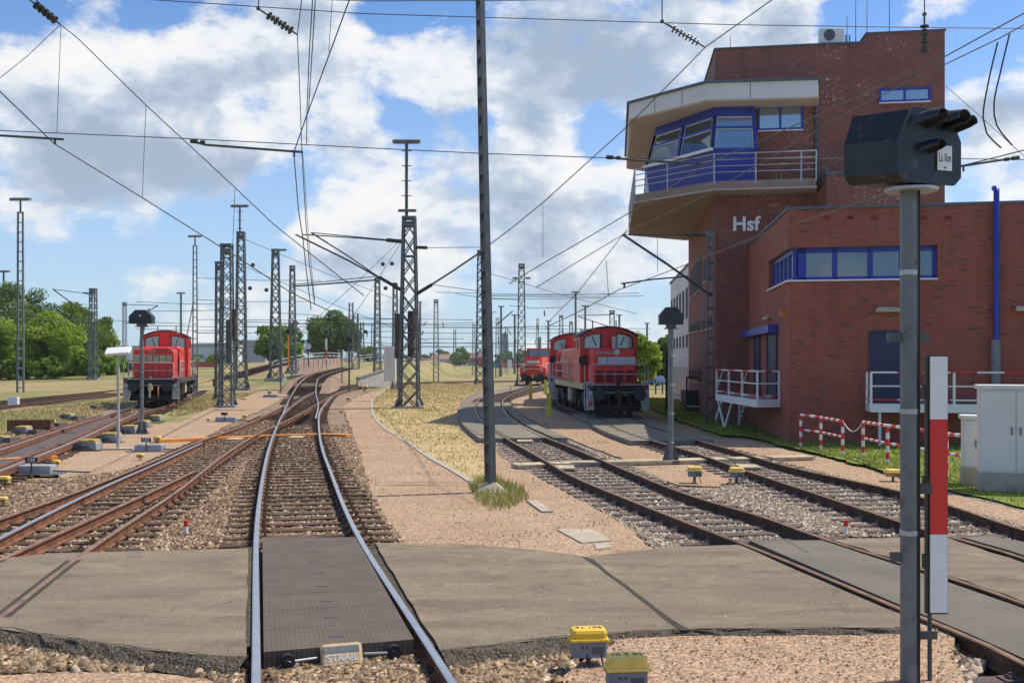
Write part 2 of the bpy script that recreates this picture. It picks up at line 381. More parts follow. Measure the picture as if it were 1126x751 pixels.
def groundmat(name, stops, sc, fine, bumpk, rough=.95, patch=None, fine_amt=.5, voro=None):
    m, nt, ns, ls, p = newmat(name); ps = pos(ns)
    c = ramp(ns, ls, noise(ns, ls, ps, sc, 8, .62), stops)
    f = noise(ns, ls, ps, fine, 3, .7)
    c = mixc(ns, ls, fine_amt, c, ramp(ns, ls, f, [(.25, .22), (.5, .5), (.75, .95)]), 'OVERLAY')
    if patch:
        for (col, s, t, a) in patch:
            k = ramp(ns, ls, noise(ns, ls, ps, s, 6, .65, .3), [(t, 0.0), (t + .1, a)]); c = mixc(ns, ls, k, c, col)
    h = f
    if voro:
        v = ns.new('ShaderNodeTexVoronoi'); v.inputs['Scale'].default_value = voro; ls.new(ps, v.inputs['Vector'])
        k = ramp(ns, ls, v.outputs['Color'], [(.1, .35), (.9, 1.5)]); c = mixc(ns, ls, .75, c, k, 'MULTIPLY')
        e = ramp(ns, ls, v.outputs['Distance'], [(0, 1.0), (.55, .55), (.9, 0.25)]); c = mixc(ns, ls, .5, c, e, 'MULTIPLY'); h = math_n(ns, ls, 'MULTIPLY', v.outputs['Distance'], -1.0)
    ls.new(c, p.inputs['Base Color']); p.inputs['Roughness'].default_value = rough; p.inputs['Specular IOR Level'].default_value = .2
    bump(ns, ls, p, h, bumpk, .02); MATS[name] = m
groundmat('dry_grass', [(.25, (.17, .17, .055)), (.5, (.29, .235, .115)), (.75, (.36, .27, .15))], .12, 30, .6, patch=[((.115, .17, .035), .05, .49, .75), ((.37, .25, .165), .3, .60, .6), ((.50, .39, .24), .8, .64, .6)])
groundmat('lawn', [(.3, (.12, .16, .03)), (.6, (.21, .24, .045)), (.8, (.36, .32, .11))], .8, 70, .8, patch=[((.36, .30, .16), .6, .62, .6)])
groundmat('mixed_grass', [(.3, (.34, .29, .11)), (.5, (.47, .36, .18)), (.75, (.56, .42, .25))], .8, 70, .8, patch=[((.22, .25, .06), .35, .58, .6), ((.52, .36, .24), .9, .60, .7)])
groundmat('pink_gravel', [(.3, (.44, .295, .19)), (.6, (.52, .36, .245)), (.8, (.57, .415, .30))], .5, 160, .35, patch=[((.44, .35, .19), .7, .56, .6), ((.30, .20, .14), 1.3, .60, .55), ((.62, .48, .36), .45, .60, .5)], fine_amt=.6, voro=38)
groundmat('asphalt_plain', [(.3, (.20, .165, .122)), (.6, (.245, .205, .155)), (.8, (.28, .235, .18))], .8, 180, .5, patch=[((.15, .125, .098), .6, .58, .6), ((.31, .26, .20), 1.1, .62, .5)], fine_amt=.6)
def roadmat(name, c0, c1, c2):
    m, nt, ns, ls, p = newmat(name); ps = pos(ns)
    mp = ns.new('ShaderNodeMapping'); mp.inputs['Scale'].default_value = (.45, 1.6, 1); ls.new(ps, mp.inputs[0])
    c = ramp(ns, ls, noise(ns, ls, mp.outputs[0], 1.1, 9, .68, .6), [(.28, c0), (.5, c1), (.74, c2)])
    st = ramp(ns, ls, noise(ns, ls, ps, 1.7, 8, .7, .5), [(.54, 0.0), (.64, .5), (.8, .7)]); c = mixc(ns, ls, st, c, tuple(v * .55 for v in c1))
    du = ramp(ns, ls, noise(ns, ls, ps, .9, 7, .6, 1.0), [(.55, 0.0), (.7, .6)]); c = mixc(ns, ls, du, c, (.36, .285, .20))
    g = noise(ns, ls, ps, 85, 3, .8); c = mixc(ns, ls, .75, c, ramp(ns, ls, g, [(.3, .18), (.5, .5), (.7, .85)]), 'OVERLAY')
    v = ns.new('ShaderNodeTexVoronoi'); v.inputs['Scale'].default_value = 60; ls.new(ps, v.inputs['Vector'])
    gr = math_n(ns, ls, 'MULTIPLY', ramp(ns, ls, v.outputs['Distance'], [(.10, 1.0), (.22, 0.0)]), ramp(ns, ls, v.outputs['Color'], [(.62, 0.0), (.72, .7)])); c = mixc(ns, ls, gr, c, (.48, .40, .30))
    wn = ns.new('ShaderNodeTexNoise'); wn.inputs['Scale'].default_value = 2.2; wn.inputs['Detail'].default_value = 6; ls.new(ps, wn.inputs['Vector'])
    wa = ns.new('ShaderNodeVectorMath'); wa.operation = 'MULTIPLY_ADD'; wa.inputs[1].default_value = (.5, .5, 0); ls.new(wn.outputs['Color'], wa.inputs[0]); ls.new(ps, wa.inputs[2])
    vc = ns.new('ShaderNodeTexVoronoi'); vc.feature = 'DISTANCE_TO_EDGE'; vc.inputs['Scale'].default_value = .55; ls.new(wa.outputs[0], vc.inputs['Vector'])
    ck = math_n(ns, ls, 'MULTIPLY', ramp(ns, ls, vc.outputs['Distance'], [(.0, .6), (.008, 0.0)]), ramp(ns, ls, noise(ns, ls, ps, .8, 3), [(.54, 0.0), (.62, 1.0)])); c = mixc(ns, ls, ck, c, (.05, .042, .035))
    ls.new(c, p.inputs['Base Color']); p.inputs['Roughness'].default_value = .93; p.inputs['Specular IOR Level'].default_value = .2
    bump(ns, ls, p, math_n(ns, ls, 'SUBTRACT', g, ck), .8, .012); MATS[name] = m
roadmat('asphalt', (.145, .117, .085), (.215, .175, .128), (.28, .23, .168))
groundmat('asphalt_grey', [(.3, (.13, .12, .10)), (.6, (.175, .16, .135)), (.8, (.22, .20, .165))], .9, 120, .4, patch=[((.23, .20, .16), 1.1, .6, .6)], fine_amt=.4)
groundmat('asphalt_edge', [(.3, (.095, .08, .062)), (.7, (.165, .138, .105))], 3, 90, 1, voro=40)
groundmat('tar', [(.3, (.045, .04, .035)), (.7, (.08, .07, .06))], 3, 90, .5)
groundmat('ballast_warm', [(.3, (.27, .19, .135)), (.6, (.38, .28, .20)), (.8, (.44, .33, .25))], .8, 40, .9, voro=22, patch=[((.22, .13, .085), .4, .56, .5)])
groundmat('ballast_grey', [(.3, (.22, .185, .155)), (.6, (.33, .28, .235)), (.8, (.42, .36, .31))], .8, 40, .9, voro=22)
groundmat('sleeper', [(.3, (.06, .040, .028)), (.6, (.105, .070, .050)), (.8, (.19, .135, .095))], 1.5, 30, .6)
groundmat('sleeper_grey', [(.3, (.085, .07, .068)), (.6, (.13, .105, .10)), (.8, (.18, .15, .14))], 1.5, 30, .6)
groundmat('plank_grey', [(.3, (.16, .15, .12)), (.6, (.23, .215, .175)), (.8, (.32, .285, .225))], 1.2, 40, .5, patch=[((.42, .31, .22), .9, .58, .6)])

def stonemat(name, stops):
    m, nt, ns, ls, p = newmat(name)
    a = ns.new('ShaderNodeAttribute'); a.attribute_name = 'rnd'
    c = ramp(ns, ls, a.outputs['Fac'], stops); c = mixc(ns, ls, .4, c, ramp(ns, ls, noise(ns, ls, pos(ns), 70, 3), [(.3, .3), (.7, .8)]), 'OVERLAY')
    ls.new(c, p.inputs['Base Color']); p.inputs['Roughness'].default_value = .85; p.inputs['Specular IOR Level'].default_value = .25; MATS[name] = m
stonemat('stone_warm', [(0, (.06, .036, .024)), (.3, (.135, .088, .055)), (.6, (.225, .155, .10)), (.85, (.32, .23, .155)), (1, (.52, .43, .33))])
stonemat('stone_dark', [(0, (.035, .03, .025)), (.5, (.10, .082, .062)), (1, (.22, .175, .13))])
stonemat('stone_coarse', [(0, (.05, .028, .018)), (.25, (.13, .085, .05)), (.5, (.20, .155, .105)), (.75, (.30, .23, .15)), (.92, (.40, .26, .15)), (1, (.60, .52, .42))])
stonemat('stone_grey', [(0, (.07, .052, .040)), (.3, (.165, .13, .10)), (.6, (.26, .21, .165)), (.85, (.36, .30, .24)), (1, (.58, .52, .44))])
def leafmat(name, c1, c2, c3):
    m, nt, ns, ls, p = newmat(name)
    a = ns.new('ShaderNodeAttribute'); a.attribute_name = 'rnd'
    c = ramp(ns, ls, a.outputs['Fac'], [(0, c1), (.5, c2), (1, c3)])
    ls.new(c, p.inputs['Base Color']); p.inputs['Roughness'].default_value = .65; p.inputs['Specular IOR Level'].default_value = .25
    tr = ns.new('ShaderNodeBsdfTranslucent'); ls.new(c, tr.inputs[0]); mx = ns.new('ShaderNodeMixShader'); mx.inputs[0].default_value = .35
    ls.new(p.outputs[0], mx.inputs[1]); ls.new(tr.outputs[0], mx.inputs[2]); ls.new(mx.outputs[0], ns['Material Output'].inputs[0]); MATS[name] = m
leafmat('leaf_mid', (.09, .15, .02), (.17, .26, .035), (.30, .40, .07))
leafmat('leaf_dark', (.055, .10, .02), (.11, .18, .03), (.20, .28, .055))
leafmat('leaf_light', (.13, .21, .02), (.26, .37, .04), (.42, .52, .08))
leafmat('blade', (.12, .16, .025), (.24, .27, .06), (.45, .38, .15))
leafmat('blade_green', (.13, .19, .025), (.22, .29, .04), (.42, .40, .12))
leafmat('blade_dry', (.30, .24, .09), (.46, .36, .18), (.58, .46, .26))

# STRAIL-like rubber panel: fine ribs by geometry of the bump
m, nt, ns, ls, p = newmat('rubber_panel'); ps = pos(ns)
sp = ns.new('ShaderNodeSeparateXYZ'); ls.new(ps, sp.inputs[0])
u = math_n(ns, ls, 'ADD', math_n(ns, ls, 'MULTIPLY', sp.outputs[0], .9737), math_n(ns, ls, 'MULTIPLY', sp.outputs[1], .2278))
wv = math_n(ns, ls, 'SINE', math_n(ns, ls, 'MULTIPLY', u, 150.0))
v_ = math_n(ns, ls, 'SUBTRACT', math_n(ns, ls, 'MULTIPLY', sp.outputs[1], .9737), math_n(ns, ls, 'MULTIPLY', sp.outputs[0], .2278))
wv2 = math_n(ns, ls, 'SINE', math_n(ns, ls, 'MULTIPLY', v_, 110.0))
hh = math_n(ns, ls, 'ADD', wv, math_n(ns, ls, 'MULTIPLY', wv2, .5))
c = ramp(ns, ls, noise(ns, ls, ps, 2.0, 7, .65), [(.3, (.085, .068, .050)), (.6, (.125, .098, .070)), (.8, (.20, .15, .10))])
c = mixc(ns, ls, ramp(ns, ls, math_n(ns, ls, 'MULTIPLY', hh, .5), [(0, .35), (1, 0.0)]), c, (.05, .043, .037))
fl = ramp(ns, ls, noise(ns, ls, ps, 55, 2, .5), [(.745, 0.0), (.76, 1.0)]); c = mixc(ns, ls, fl, c, (.5, .45, .36))
ls.new(c, p.inputs['Base Color']); p.inputs['Roughness'].default_value = .75; bump(ns, ls, p, hh, .25, .003); MATS['rubber_panel'] = m

# grass-blade and stone scatter -------------------------------------------------------------
def in_poly(X, Y, poly):
    ins = np.zeros(len(X), bool); n = len(poly); j = n - 1
    for i in range(n):
        xi, yi = poly[i][0], poly[i][1]; xj, yj = poly[j][0], poly[j][1]
        if yi != yj:
            c_ = ((yi > Y) != (yj > Y)) & (X < (xj - xi) * (Y - yi) / (yj - yi) + xi); ins ^= c_
        j = i
    return ins
def mesh_np(name, V, Fc, rnd, mat, **props):
    me = bpy.data.meshes.new(name); nf, k = Fc.shape
    me.vertices.add(len(V)); me.vertices.foreach_set('co', V.ravel()); me.loops.add(nf * k); me.loops.foreach_set('vertex_index', Fc.ravel().astype(np.int32))
    me.polygons.add(nf); me.polygons.foreach_set('loop_start', np.arange(0, nf * k, k, dtype=np.int32))
    me.update(calc_edges=True)
    at = me.attributes.new('rnd', 'FLOAT', 'FACE'); at.data.foreach_set('value', rnd.astype(np.float32))
    me.materials.append(M_(mat)); o = bpy.data.objects.new(name, me); COL.objects.link(o)
    for a, b in props.items(): o[a] = b
    return o
def stones(name, polys, n, size, z, mat, label, avoid=None, ymax=60, bias=1.0):
    """n candidate points, thinned with distance, kept inside the polygons"""
    allx = np.array([p_[0] for po in polys for p_ in po]); ally = np.array([p_[1] for po in polys for p_ in po])
    x0, x1 = allx.min(), allx.max(); y0, y1 = max(ally.min(), 7.0), min(ally.max(), ymax)
    t = rng.random(n) ** bias; Y = y0 + (y1 - y0) * t; X = x0 + (x1 - x0) * rng.random(n)
    keep = np.zeros(n, bool)
    for po in polys: keep |= in_poly(X, Y, po)
    keep &= np.abs(X) < Y * .50 + 1.2
    X, Y = X[keep], Y[keep]
    if avoid:
        k = np.ones(len(X), bool)
        for pts in avoid:
            a = np.array([(q.x, q.y) for q in pts])
            xa = np.interp(Y, a[:, 1], a[:, 0]) if a[0, 1] < a[-1, 1] else np.interp(Y, a[::-1, 1], a[::-1, 0])
            dx = np.gradient(a[:, 0]) / np.where(np.abs(np.gradient(a[:, 1])) < 1e-6, 1e-6, np.gradient(a[:, 1]))
            sl = np.interp(Y, a[:, 1], dx) if a[0, 1] < a[-1, 1] else np.interp(Y, a[::-1, 1], dx[::-1])
            k &= (np.abs(X - xa) / np.sqrt(1 + sl ** 2) > .085) | (Y > a[:, 1].max()) | (Y < a[:, 1].min())
        X, Y = X[k], Y[k]
    m = len(X); base = np.array([(1, 0, 0), (-1, 0, 0), (0, 1, 0), (0, -1, 0), (0, 0, 1), (0, 0, -1)], float)
    base = np.array([(1, .3, -.3), (-.2, 1, -.4), (-1, -.2, -.2), (.2, -1, -.3), (.55, -.3, .75), (-.45, .35, .8)])
    fc = np.array([(0, 1, 5), (0, 5, 4), (1, 2, 5), (2, 3, 4), (2, 4, 5), (3, 0, 4)])
    V = np.repeat(base[None], m, 0) * (1 + rng.uniform(-.5, .5, (m, 6, 3)))
    s = size * rng.uniform(.55, 1.35, m) * (1 + np.maximum(0, Y - 22) * .012); V *= s[:, None, None]; V[:, :, 2] *= rng.uniform(.5, 1, m)[:, None]
    a = rng.uniform(0, 2 * pi, m); ca, sa = np.cos(a)[:, None], np.sin(a)[:, None]
    x = V[:, :, 0] * ca - V[:, :, 1] * sa; y = V[:, :, 0] * sa + V[:, :, 1] * ca
    V[:, :, 0] = x + X[:, None]; V[:, :, 1] = y + Y[:, None]; V[:, :, 2] += (z + rng.uniform(-.01, .018, m))[:, None]
    Fc = (fc[None] + (np.arange(m) * 6)[:, None, None]).reshape(-1, 3)
    o = mesh_np(name, V.reshape(-1, 3), Fc, np.repeat(rng.random(m), len(fc)), mat)
    tag(o, label, 'ballast', kind='stuff'); return o
def blades(name, polys, n, hgt, z, mat, label, zf=None, bias=1.0, wd=.012, dens=None):
    allx = np.array([p_[0] for po in polys for p_ in po]); ally = np.array([p_[1] for po in polys for p_ in po])
    X = rng.uniform(allx.min(), allx.max(), n); Y = ally.min() + (ally.max() - ally.min()) * rng.random(n) ** bias
    keep = np.zeros(n, bool)
    for po in polys: keep |= in_poly(X, Y, po)
    if dens: keep &= rng.random(n) < dens(X, Y)
    X, Y = X[keep], Y[keep]; m = len(X)
    a = rng.uniform(0, 2 * pi, m); h = hgt * rng.uniform(.4, 1.25, m); lean = rng.uniform(.1, .8, m) * h; la = rng.uniform(0, 2 * pi, m)
    wv = wd * rng.uniform(.6, 1.4, m) * (1 + np.maximum(0, Y - 20) * .03)
    dx, dy = np.cos(a) * wv, np.sin(a) * wv; lx, ly = np.cos(la) * lean, np.sin(la) * lean
    V = np.zeros((m, 5, 3)); V[:, 0] = np.stack([X - dx, Y - dy, np.full(m, z)], 1); V[:, 1] = np.stack([X + dx, Y + dy, np.full(m, z)], 1)
    V[:, 2] = np.stack([X + dx * .8 + lx * .3, Y + dy * .8 + ly * .3, z + h * .55], 1); V[:, 3] = np.stack([X - dx * .8 + lx * .3, Y - dy * .8 + ly * .3, z + h * .55], 1)
    V[:, 4] = np.stack([X + lx, Y + ly, z + h], 1)
    Fc = (np.array([(0, 1, 2), (0, 2, 3), (3, 2, 4)])[None] + (np.arange(m) * 5)[:, None, None]).reshape(-1, 3)
    return tag(mesh_np(name, V.reshape(-1, 3), Fc, np.repeat(rng.random(m), 3), mat), label, 'grass', kind='stuff')
def jag(poly, amp=.08, step=.35):
    """world polygon with an irregular outline"""
    out = []; n = len(poly)
    for i in range(n):
        p, q = Vector(poly[i][:2]), Vector(poly[(i + 1) % n][:2]); L = (q - p).length; st = max(step, p.length * .012); k = max(1, int(L / st))
        for j in range(k):
            t = j / k; o_ = Vector((0, 0)) if j == 0 else Vector((random.uniform(-1, 1), random.uniform(-1, 1))) * amp
            out.append(tuple(p.lerp(q, t) + o_))
    return out
def wp(pts, z=-.18): return [tuple(W(x, y, z)[:2]) for x, y in pts]
def sheet(name, poly, z, mat, kind='structure', thick=None, amp=.06, label=None, cat=None, mside=None):
    pl = jag(poly, amp) if amp else poly
    bmx = MB(); 
    if thick: bmx.prism(pl, z - thick, z, 1 if mside else 0, 0); o = bmx.build(name, [mat, mside] if mside else mat)
    else:
        a = sum(pl[i][0] * pl[(i + 1) % len(pl)][1] - pl[(i + 1) % len(pl)][0] * pl[i][1] for i in range(len(pl)))
        if a < 0: pl = pl[::-1]
        bmx.add([(p_[0], p_[1], z) for p_ in pl], [tuple(range(len(pl)))]); o = bmx.build(name, mat)
    if kind: o['kind'] = kind
    if label: o['label'] = label
    if cat: o['category'] = cat
    return o
# ================================================================== THE GROUND
ys = np.concatenate([np.linspace(-30, 60, 19), np.linspace(64, 220, 53), np.linspace(230, 480, 26), np.geomspace(500, 3500, 16)])
xs = np.concatenate([-np.geomspace(2500, 110, 14), np.linspace(-100, 60, 81), np.geomspace(66, 2500, 16)])
mb = MB(); nx = len(xs)
mb.add([(x, y, terrain(x, y)) for y in ys for x in xs], [(j * nx + i, j * nx + i + 1, (j + 1) * nx + i + 1, (j + 1) * nx + i) for j in range(len(ys) - 1) for i in range(nx - 1)], 0, True)
tag(mb.build('ground', 'dry_grass'), 'dry pale grass and sand of the rail yard', kind='structure')

# --- rails, measured on the photograph, as space curves (rail head height 0 near the camera)
def RP(*a): return [W(*q) if len(q) == 2 else P(*q) for q in a]
main_l = spline([Vector((-.95, 4.0, 0))] + RP((281.6, 751), (281.6, 598), (284, 560), (290, 518), (296, 491.5), (304.5, 468), (310.5, 456), (319.5, 447.4), (345.6, 431), (370, 425, 103), (400, 421.5, 122), (440, 420.5, 140), (500, 419, 165), (600, 418, 200), (740, 418, 250)))
main_r = spline([Vector((.56, 4.0, 0))] + RP((499, 751), (399.5, 598), (380, 560), (363.5, 518), (354, 491.5), (350.6, 468), (351.5, 453), (362, 438.6), (370, 432.5), (392.6, 426.3), (432, 422.2, 138), (500, 420, 163), (600, 418.8, 198), (740, 418.6, 250)))
left_l = spline(RP((311, 454.5), (317, 441), (322, 431.5), (327, 424, 92), (342, 411.5, 118), (372, 404, 150), (410, 398, 200), (470, 394.5, 300)))
left_r = spline(RP((347, 460), (350, 445), (347.3, 431), (348, 421, 95), (353, 414, 114), (378, 405.5, 146), (416, 398.8, 196), (476, 395, 296)))
div_a = spline(RP((-150, 622), (0, 569.6), (84, 540), (170, 506), (220, 484.5), (265.5, 468.8), (295, 454.5), (312, 446)))
div_b = spline(RP((-150, 668), (0, 590.6), (102.6, 540), (178, 506.5), (222, 486.5)))
div_c = spline(RP((-150, 684), (0, 614.5), (165.7, 540), (215, 517)))
div_d = spline(RP((-150, 790), (0, 677.7), (95.5, 604.6), (193.8, 540), (246, 500), (284.7, 476), (306, 466.6), (328, 455.5), (347, 444.9), (362, 436.5), (372, 431.8)))
far_l = spline(RP((-120, 533), (0, 494), (76, 468.8), (149, 446), (190, 432.5), (222.4, 420.3, 110), (294, 400.4, 150), (338, 395, 195), (390, 393, 260)))
far_r = spline(RP((-120, 566), (0, 517), (76, 487), (144, 457), (182, 446), (206.8, 434.5), (239.5, 422.4, 112), (297, 404, 146), (342, 397.3, 190), (392, 394, 258)))
out_l = spline(RP((-90, 452), (0, 440.5), (126, 428.5), (205, 417.5, 135), (250, 412, 160)))
out_r = spline(RP((-90, 461), (0, 447), (126, 433), (208, 421, 128), (254, 414, 155)))
bush_l = spline(RP((-150, 431), (0, 423.5), (129, 413.5), (180, 411)))
bush_r = spline(RP((-150, 435), (0, 426.5), (129, 415.5), (180, 412.6)))
mid_l = spline([W(1225, 780)] + RP((1087, 708.6), (991.7, 669), (840, 606), (745.6, 570), (631.8, 524), (601, 506.5), (556, 481), (533, 466), (524.5, 455), (523, 445), (530.6, 437), (556, 430.8), (573.6, 426.8), (580, 424, 112), (590, 422, 130), (600, 421, 150)))
mid_r = spline([W(1250, 712)] + RP((1097, 652), (907.5, 592), (840, 568), (760, 544.4), (664.6, 506.5), (621.6, 488.8), (588.8, 476), (560, 458), (553, 447), (554, 439), (566, 432), (579, 428), (590, 425.4), (597, 423.5, 118), (606, 422.4, 136)))
right_l = spline(RP((1190, 634), (1104, 606), (1014, 580.5), (890.6, 540), (829.5, 520), (760, 496), (697.5, 478), (671, 467.5), (660, 460.2)) + [Vector((2.72, 62, 0)), Vector((3.2, 77, 0)), Vector((4.2, 95, -.05))])
right_r = spline(RP((1190, 601), (1110, 577), (1046.4, 555.8), (990.5, 539.8), (868, 512.8), (803, 493.6), (748, 478), (713, 466.6), (698, 459.8)) + [Vector((4.23, 62, 0)), Vector((4.71, 77, 0)), Vector((5.7, 95, -.05))])

RAILP = [(-.0625, -.165), (.0625, -.165), (.0625, -.150), (.010, -.135), (.010, -.042), (.036, -.032), (.036, -.008), (.024, 0), (-.024, 0), (-.036, -.008), (-.036, -.032), (-.010, -.042), (-.010, -.135), (-.0625, -.150)]
RAILM = [0, 0, 0, 0, 0, 0, 1, 1, 1, 0, 0, 0, 0, 0]
def rail(pts, parent, side='rust', head='rail_head'):
    m = MB(); m.sweep(pts, RAILP, mis=RAILM); return m.build('rail', [side, head], parent)
def sleeper_proto(mat, len_=2.6):
    m = MB(); m.box((0, 0, -.222), (len_, .235, .15), taper=.96)
    for s in (-1, 1):
        x = s * .753
        m.box((x, 0, -.142), (.36, .17, .02))
        for q in (-1, 1): m.box((x + q * .105, 0, -.135), (.07, .10, .055), taper=.7); m.tube([(x + q * .105, 0, -.13), (x + q * .105, 0, -.085)], .016, 5)
    return m
SL_ME = {}
def sleepers(track, A, B, y0, y1, mat, near_n=90, skip=None, spacing=.62, sweepw=None):
    """sleepers laid across the line between two rails"""
    a = [(A[i], B) for i in range(len(A))]
    L = 0; nxt = 0; spots = []
    barr = np.array([(q.x, q.y, q.z) for q in B])
    for i in range(len(A) - 1):
        seg = (A[i + 1] - A[i]); sl = seg.length
        while nxt <= L + sl:
            p = A[i] + seg * ((nxt - L) / sl); nxt += spacing
            if p.y < y0 or p.y > y1: continue
            d2 = ((barr - np.array(p)) ** 2).sum(1); j = int(d2.argmin()); q = B[j]
            ac = (q - p); 
            t_ = Vector((seg.x, seg.y, 0)).normalized(); nrm = Vector((t_.y, -t_.x, 0))
            if nrm.dot(ac) < 0: nrm = -nrm
            wdt = min(max(ac.dot(nrm), 1.2), 4.2) if sweepw else 1.507
            c = p + nrm * wdt / 2
            if skip and any(in_poly(np.array([c.x]), np.array([c.y]), po)[0] for po in skip): continue
            spots.append((c, math.atan2(nrm.y, nrm.x), wdt))
        L += sl
    spots.sort(key=lambda s_: s_[0].y)
    key = mat
    if key not in SL_ME:
        o = sleeper_proto(mat).build('sleeper', mat, None); SL_ME[key] = o.data; bpy.data.objects.remove(o)
    base = parent_world(track)
    for (c, ang, wdt) in spots[:near_n]:
        o = bpy.data.objects.new('sleeper', SL_ME[key]); COL.objects.link(o); o.parent = track
        o.location = c - base; o.rotation_euler = (0, 0, ang + random.uniform(-.012, .012)); o.scale = ((wdt + 1.1) / 2.6 if wdt > 1.7 else 1 + random.uniform(-.02, .02), 1, 1)
    if len(spots) > near_n:
        m = MB()
        for (c, ang, wdt) in spots[near_n:]: m.box((c.x, c.y, c.z - .215), (wdt + 1.1, .26, .15), ang)
        o = m.build('sleepers', mat, track); o['kind'] = 'stuff'
def bed(track_name, A, B, mat, half=2.3, z=-.19, i0=0, i1=None, step=3):
    n = min(len(A), len(B)); pts = []
    for k in range(0, len(A), step):
        pts.append(A[k])
    b = np.array([(q.x, q.y, q.z) for q in B]); cen = []
    for p in pts:
        j = int(((b - np.array(p)) ** 2).sum(1).argmin()); cen.append((p + B[j]) / 2)
    m = MB(); m.sweep(cen, [(-half, z), (half, z), (half + 1.3, z - .9), (-half - 1.3, z - .9)][::-1])
    return tag(m.build('ballast_bed', mat), kind='structure')

def offset_line(pts, off):
    k = len(pts); out = []
    for i, p in enumerate(pts):
        d = (pts[min(i + 1, k - 1)] - pts[max(i - 1, 0)]); d = Vector((d.x, d.y, 0)).normalized(); out.append(p + Vector((d.y, -d.x, 0)) * off)
    return out
# crossing plates / slabs in plan (world)
plate_main = wp([(288.5, 590), (391, 590), (455, 702), (290, 716)], 0)
S1 = wp([(-420, 800), (-300, 622), (0, 613), (60, 607), (272.5, 602), (271, 722), (210, 718), (130, 709), (60, 699), (0, 690), (-60, 700)], 0)
S3 = wp([(412, 596), (500, 597), (560, 601), (610, 606), (645, 611), (735, 600), (812, 598), (990, 674), (1010, 688), (960, 689), (850, 690), (760, 690), (700, 693), (610, 700), (560, 706), (484, 714)], 0)
S4 = wp([(824, 593), (904, 593), (1020, 631), (1110, 662), (1250, 712), (1170, 742), (1068, 696), (985, 661.5)], 0)
S5 = wp([(916, 592.5), (960, 591), (1042, 590), (1110, 612), (1220, 648), (1240, 700), (1106, 652)], 0)
S6 = wp([(1060, 590), (1090, 588), (1190, 607), (1190, 630), (1110, 604)], 0)
tag(sheet('crossing_road', S1, -.008, 'asphalt', thick=.2, amp=.012, mside='asphalt_edge'), kind='structure')
tag(sheet('crossing_road', S3, -.008, 'asphalt', thick=.2, amp=.012, mside='asphalt_edge'), kind='structure')
tag(sheet('crossing_road', S5, -.010, 'asphalt', thick=.2, amp=.04, mside='asphalt_edge'), kind='structure')
# crumbling tar-black shoulder along the front edge of the road
def edge_strip(pts, wdt=.45, z=-.02, drop=-.115):
    m = MB(); w_ = [Vector((*q, 0)) for q in wp(pts, 0)]; w_ = spline(w_, .12); k = len(w_); vs = []; 
    for i, p in enumerate(w_):
        d = (w_[min(i + 1, k - 1)] - w_[max(i - 1, 0)]).normalized(); a = Vector((d.y, -d.x, 0))
        for j, (u, h) in enumerate(((-.06, .004 - .008), (0.02, -.010), (.14, drop * .3), (.28, drop * .65), (.42, drop))):
            q = p + a * (u * wdt / .45 + random.uniform(-.03, .03)); vs.append((q.x, q.y, h + random.uniform(-.012, .012) * (j > 0)))
    m.add(vs, [(i * 5 + j, i * 5 + j + 1, i * 5 + j + 6, i * 5 + j + 5) for i in range(k - 1) for j in range(4)])
    return tag(m.build('road_edge', 'asphalt_edge'), kind='structure')
edge_strip([(-60, 700), (0, 690), (60, 699), (130, 709), (210, 718), (271, 722)], .22)
edge_strip([(484, 714), (560, 706), (610, 700), (700, 693), (740, 690.5)], .26)
edge_strip([(740, 690.5), (850, 690), (960, 689), (1010, 688)], .12, drop=-.05)
# tar seam across the road
seam = wp([(640, 611), (652, 614), (672, 631), (700, 651), (722, 668), (745, 684), (760, 692), (748, 692), (728, 678), (706, 660), (676, 637), (658, 623)], 0)
tag(sheet('tar_seam', seam, -.004, 'tar', amp=.02), kind='structure')
# grooves beside the rails inside the asphalt
for pts in (div_c, div_d):
    q = [v for v in pts if in_poly(np.array([v.x]), np.array([v.y]), S1)[0]]
    for o_ in (.062, -.055):
        m = MB(); m.sweep(offset_line(q, o_), [(-.028, -.03), (.028, -.03), (.028, -.005), (-.028, -.005)]); m.build('rail_groove', 'tar')['kind'] = 'structure'
for pts, sd in ((main_l, -1), (main_r, 1)):
    q = [v for v in pts if 9.0 < v.y < 14.8]; m = MB(); m.sweep(offset_line(q, sd * .13), [(-.09, -.2), (.09, -.2), (.09, -.035), (-.09, -.035)]); m.build('rail_groove', 'asphalt_edge')['kind'] = 'structure'

# pink gravel paths
path_z = -.172
p1 = wp([(700, 625), (400, 612), (437, 590), (424, 570), (408, 540), (396, 500), (385, 470), (376, 447), (396, 434.5), (420, 429), (446, 424.5), (515, 431), (505, 440), (508, 452), (529, 474), (532, 486), (552, 502), (584, 520), (626, 542), (678, 572), (722, 604)], path_z)
sheet('gravel_path', p1, path_z, 'pink_gravel', amp=.07)
p2 = wp([(55, 500), (100, 494), (120, 476), (160, 468), (200, 464), (232, 448), (262, 438), (290, 430), (318, 425), (331, 429), (312, 437), (298, 446), (262, 462), (228, 481), (190, 504), (152, 514), (120, 521), (72, 529), (60, 520)], path_z)
sheet('gravel_path', p2, path_z, 'pink_gravel', amp=.08)
p3 = wp([(573, 426.5), (560, 434), (562, 444), (572, 455), (600, 471), (640, 488), (690, 506), (700, 518), (745, 533), (790, 535), (806, 527), (770, 510), (728, 497), (676, 480), (652, 468), (628, 452), (606, 440), (596, 430)], path_z)
sheet('gravel_path', p3, path_z, 'pink_gravel', amp=.06)
p4 = wp([(700, 452), (735, 468), (790, 482), (822, 484), (866, 495), (905, 503), (960, 518), (1010, 534), (1060, 546), (1126, 562), (1230, 580), (1230, 612), (1126, 589), (1050, 562), (990, 543.5), (868, 516), (803, 496), (748, 481), (705, 466)], path_z)
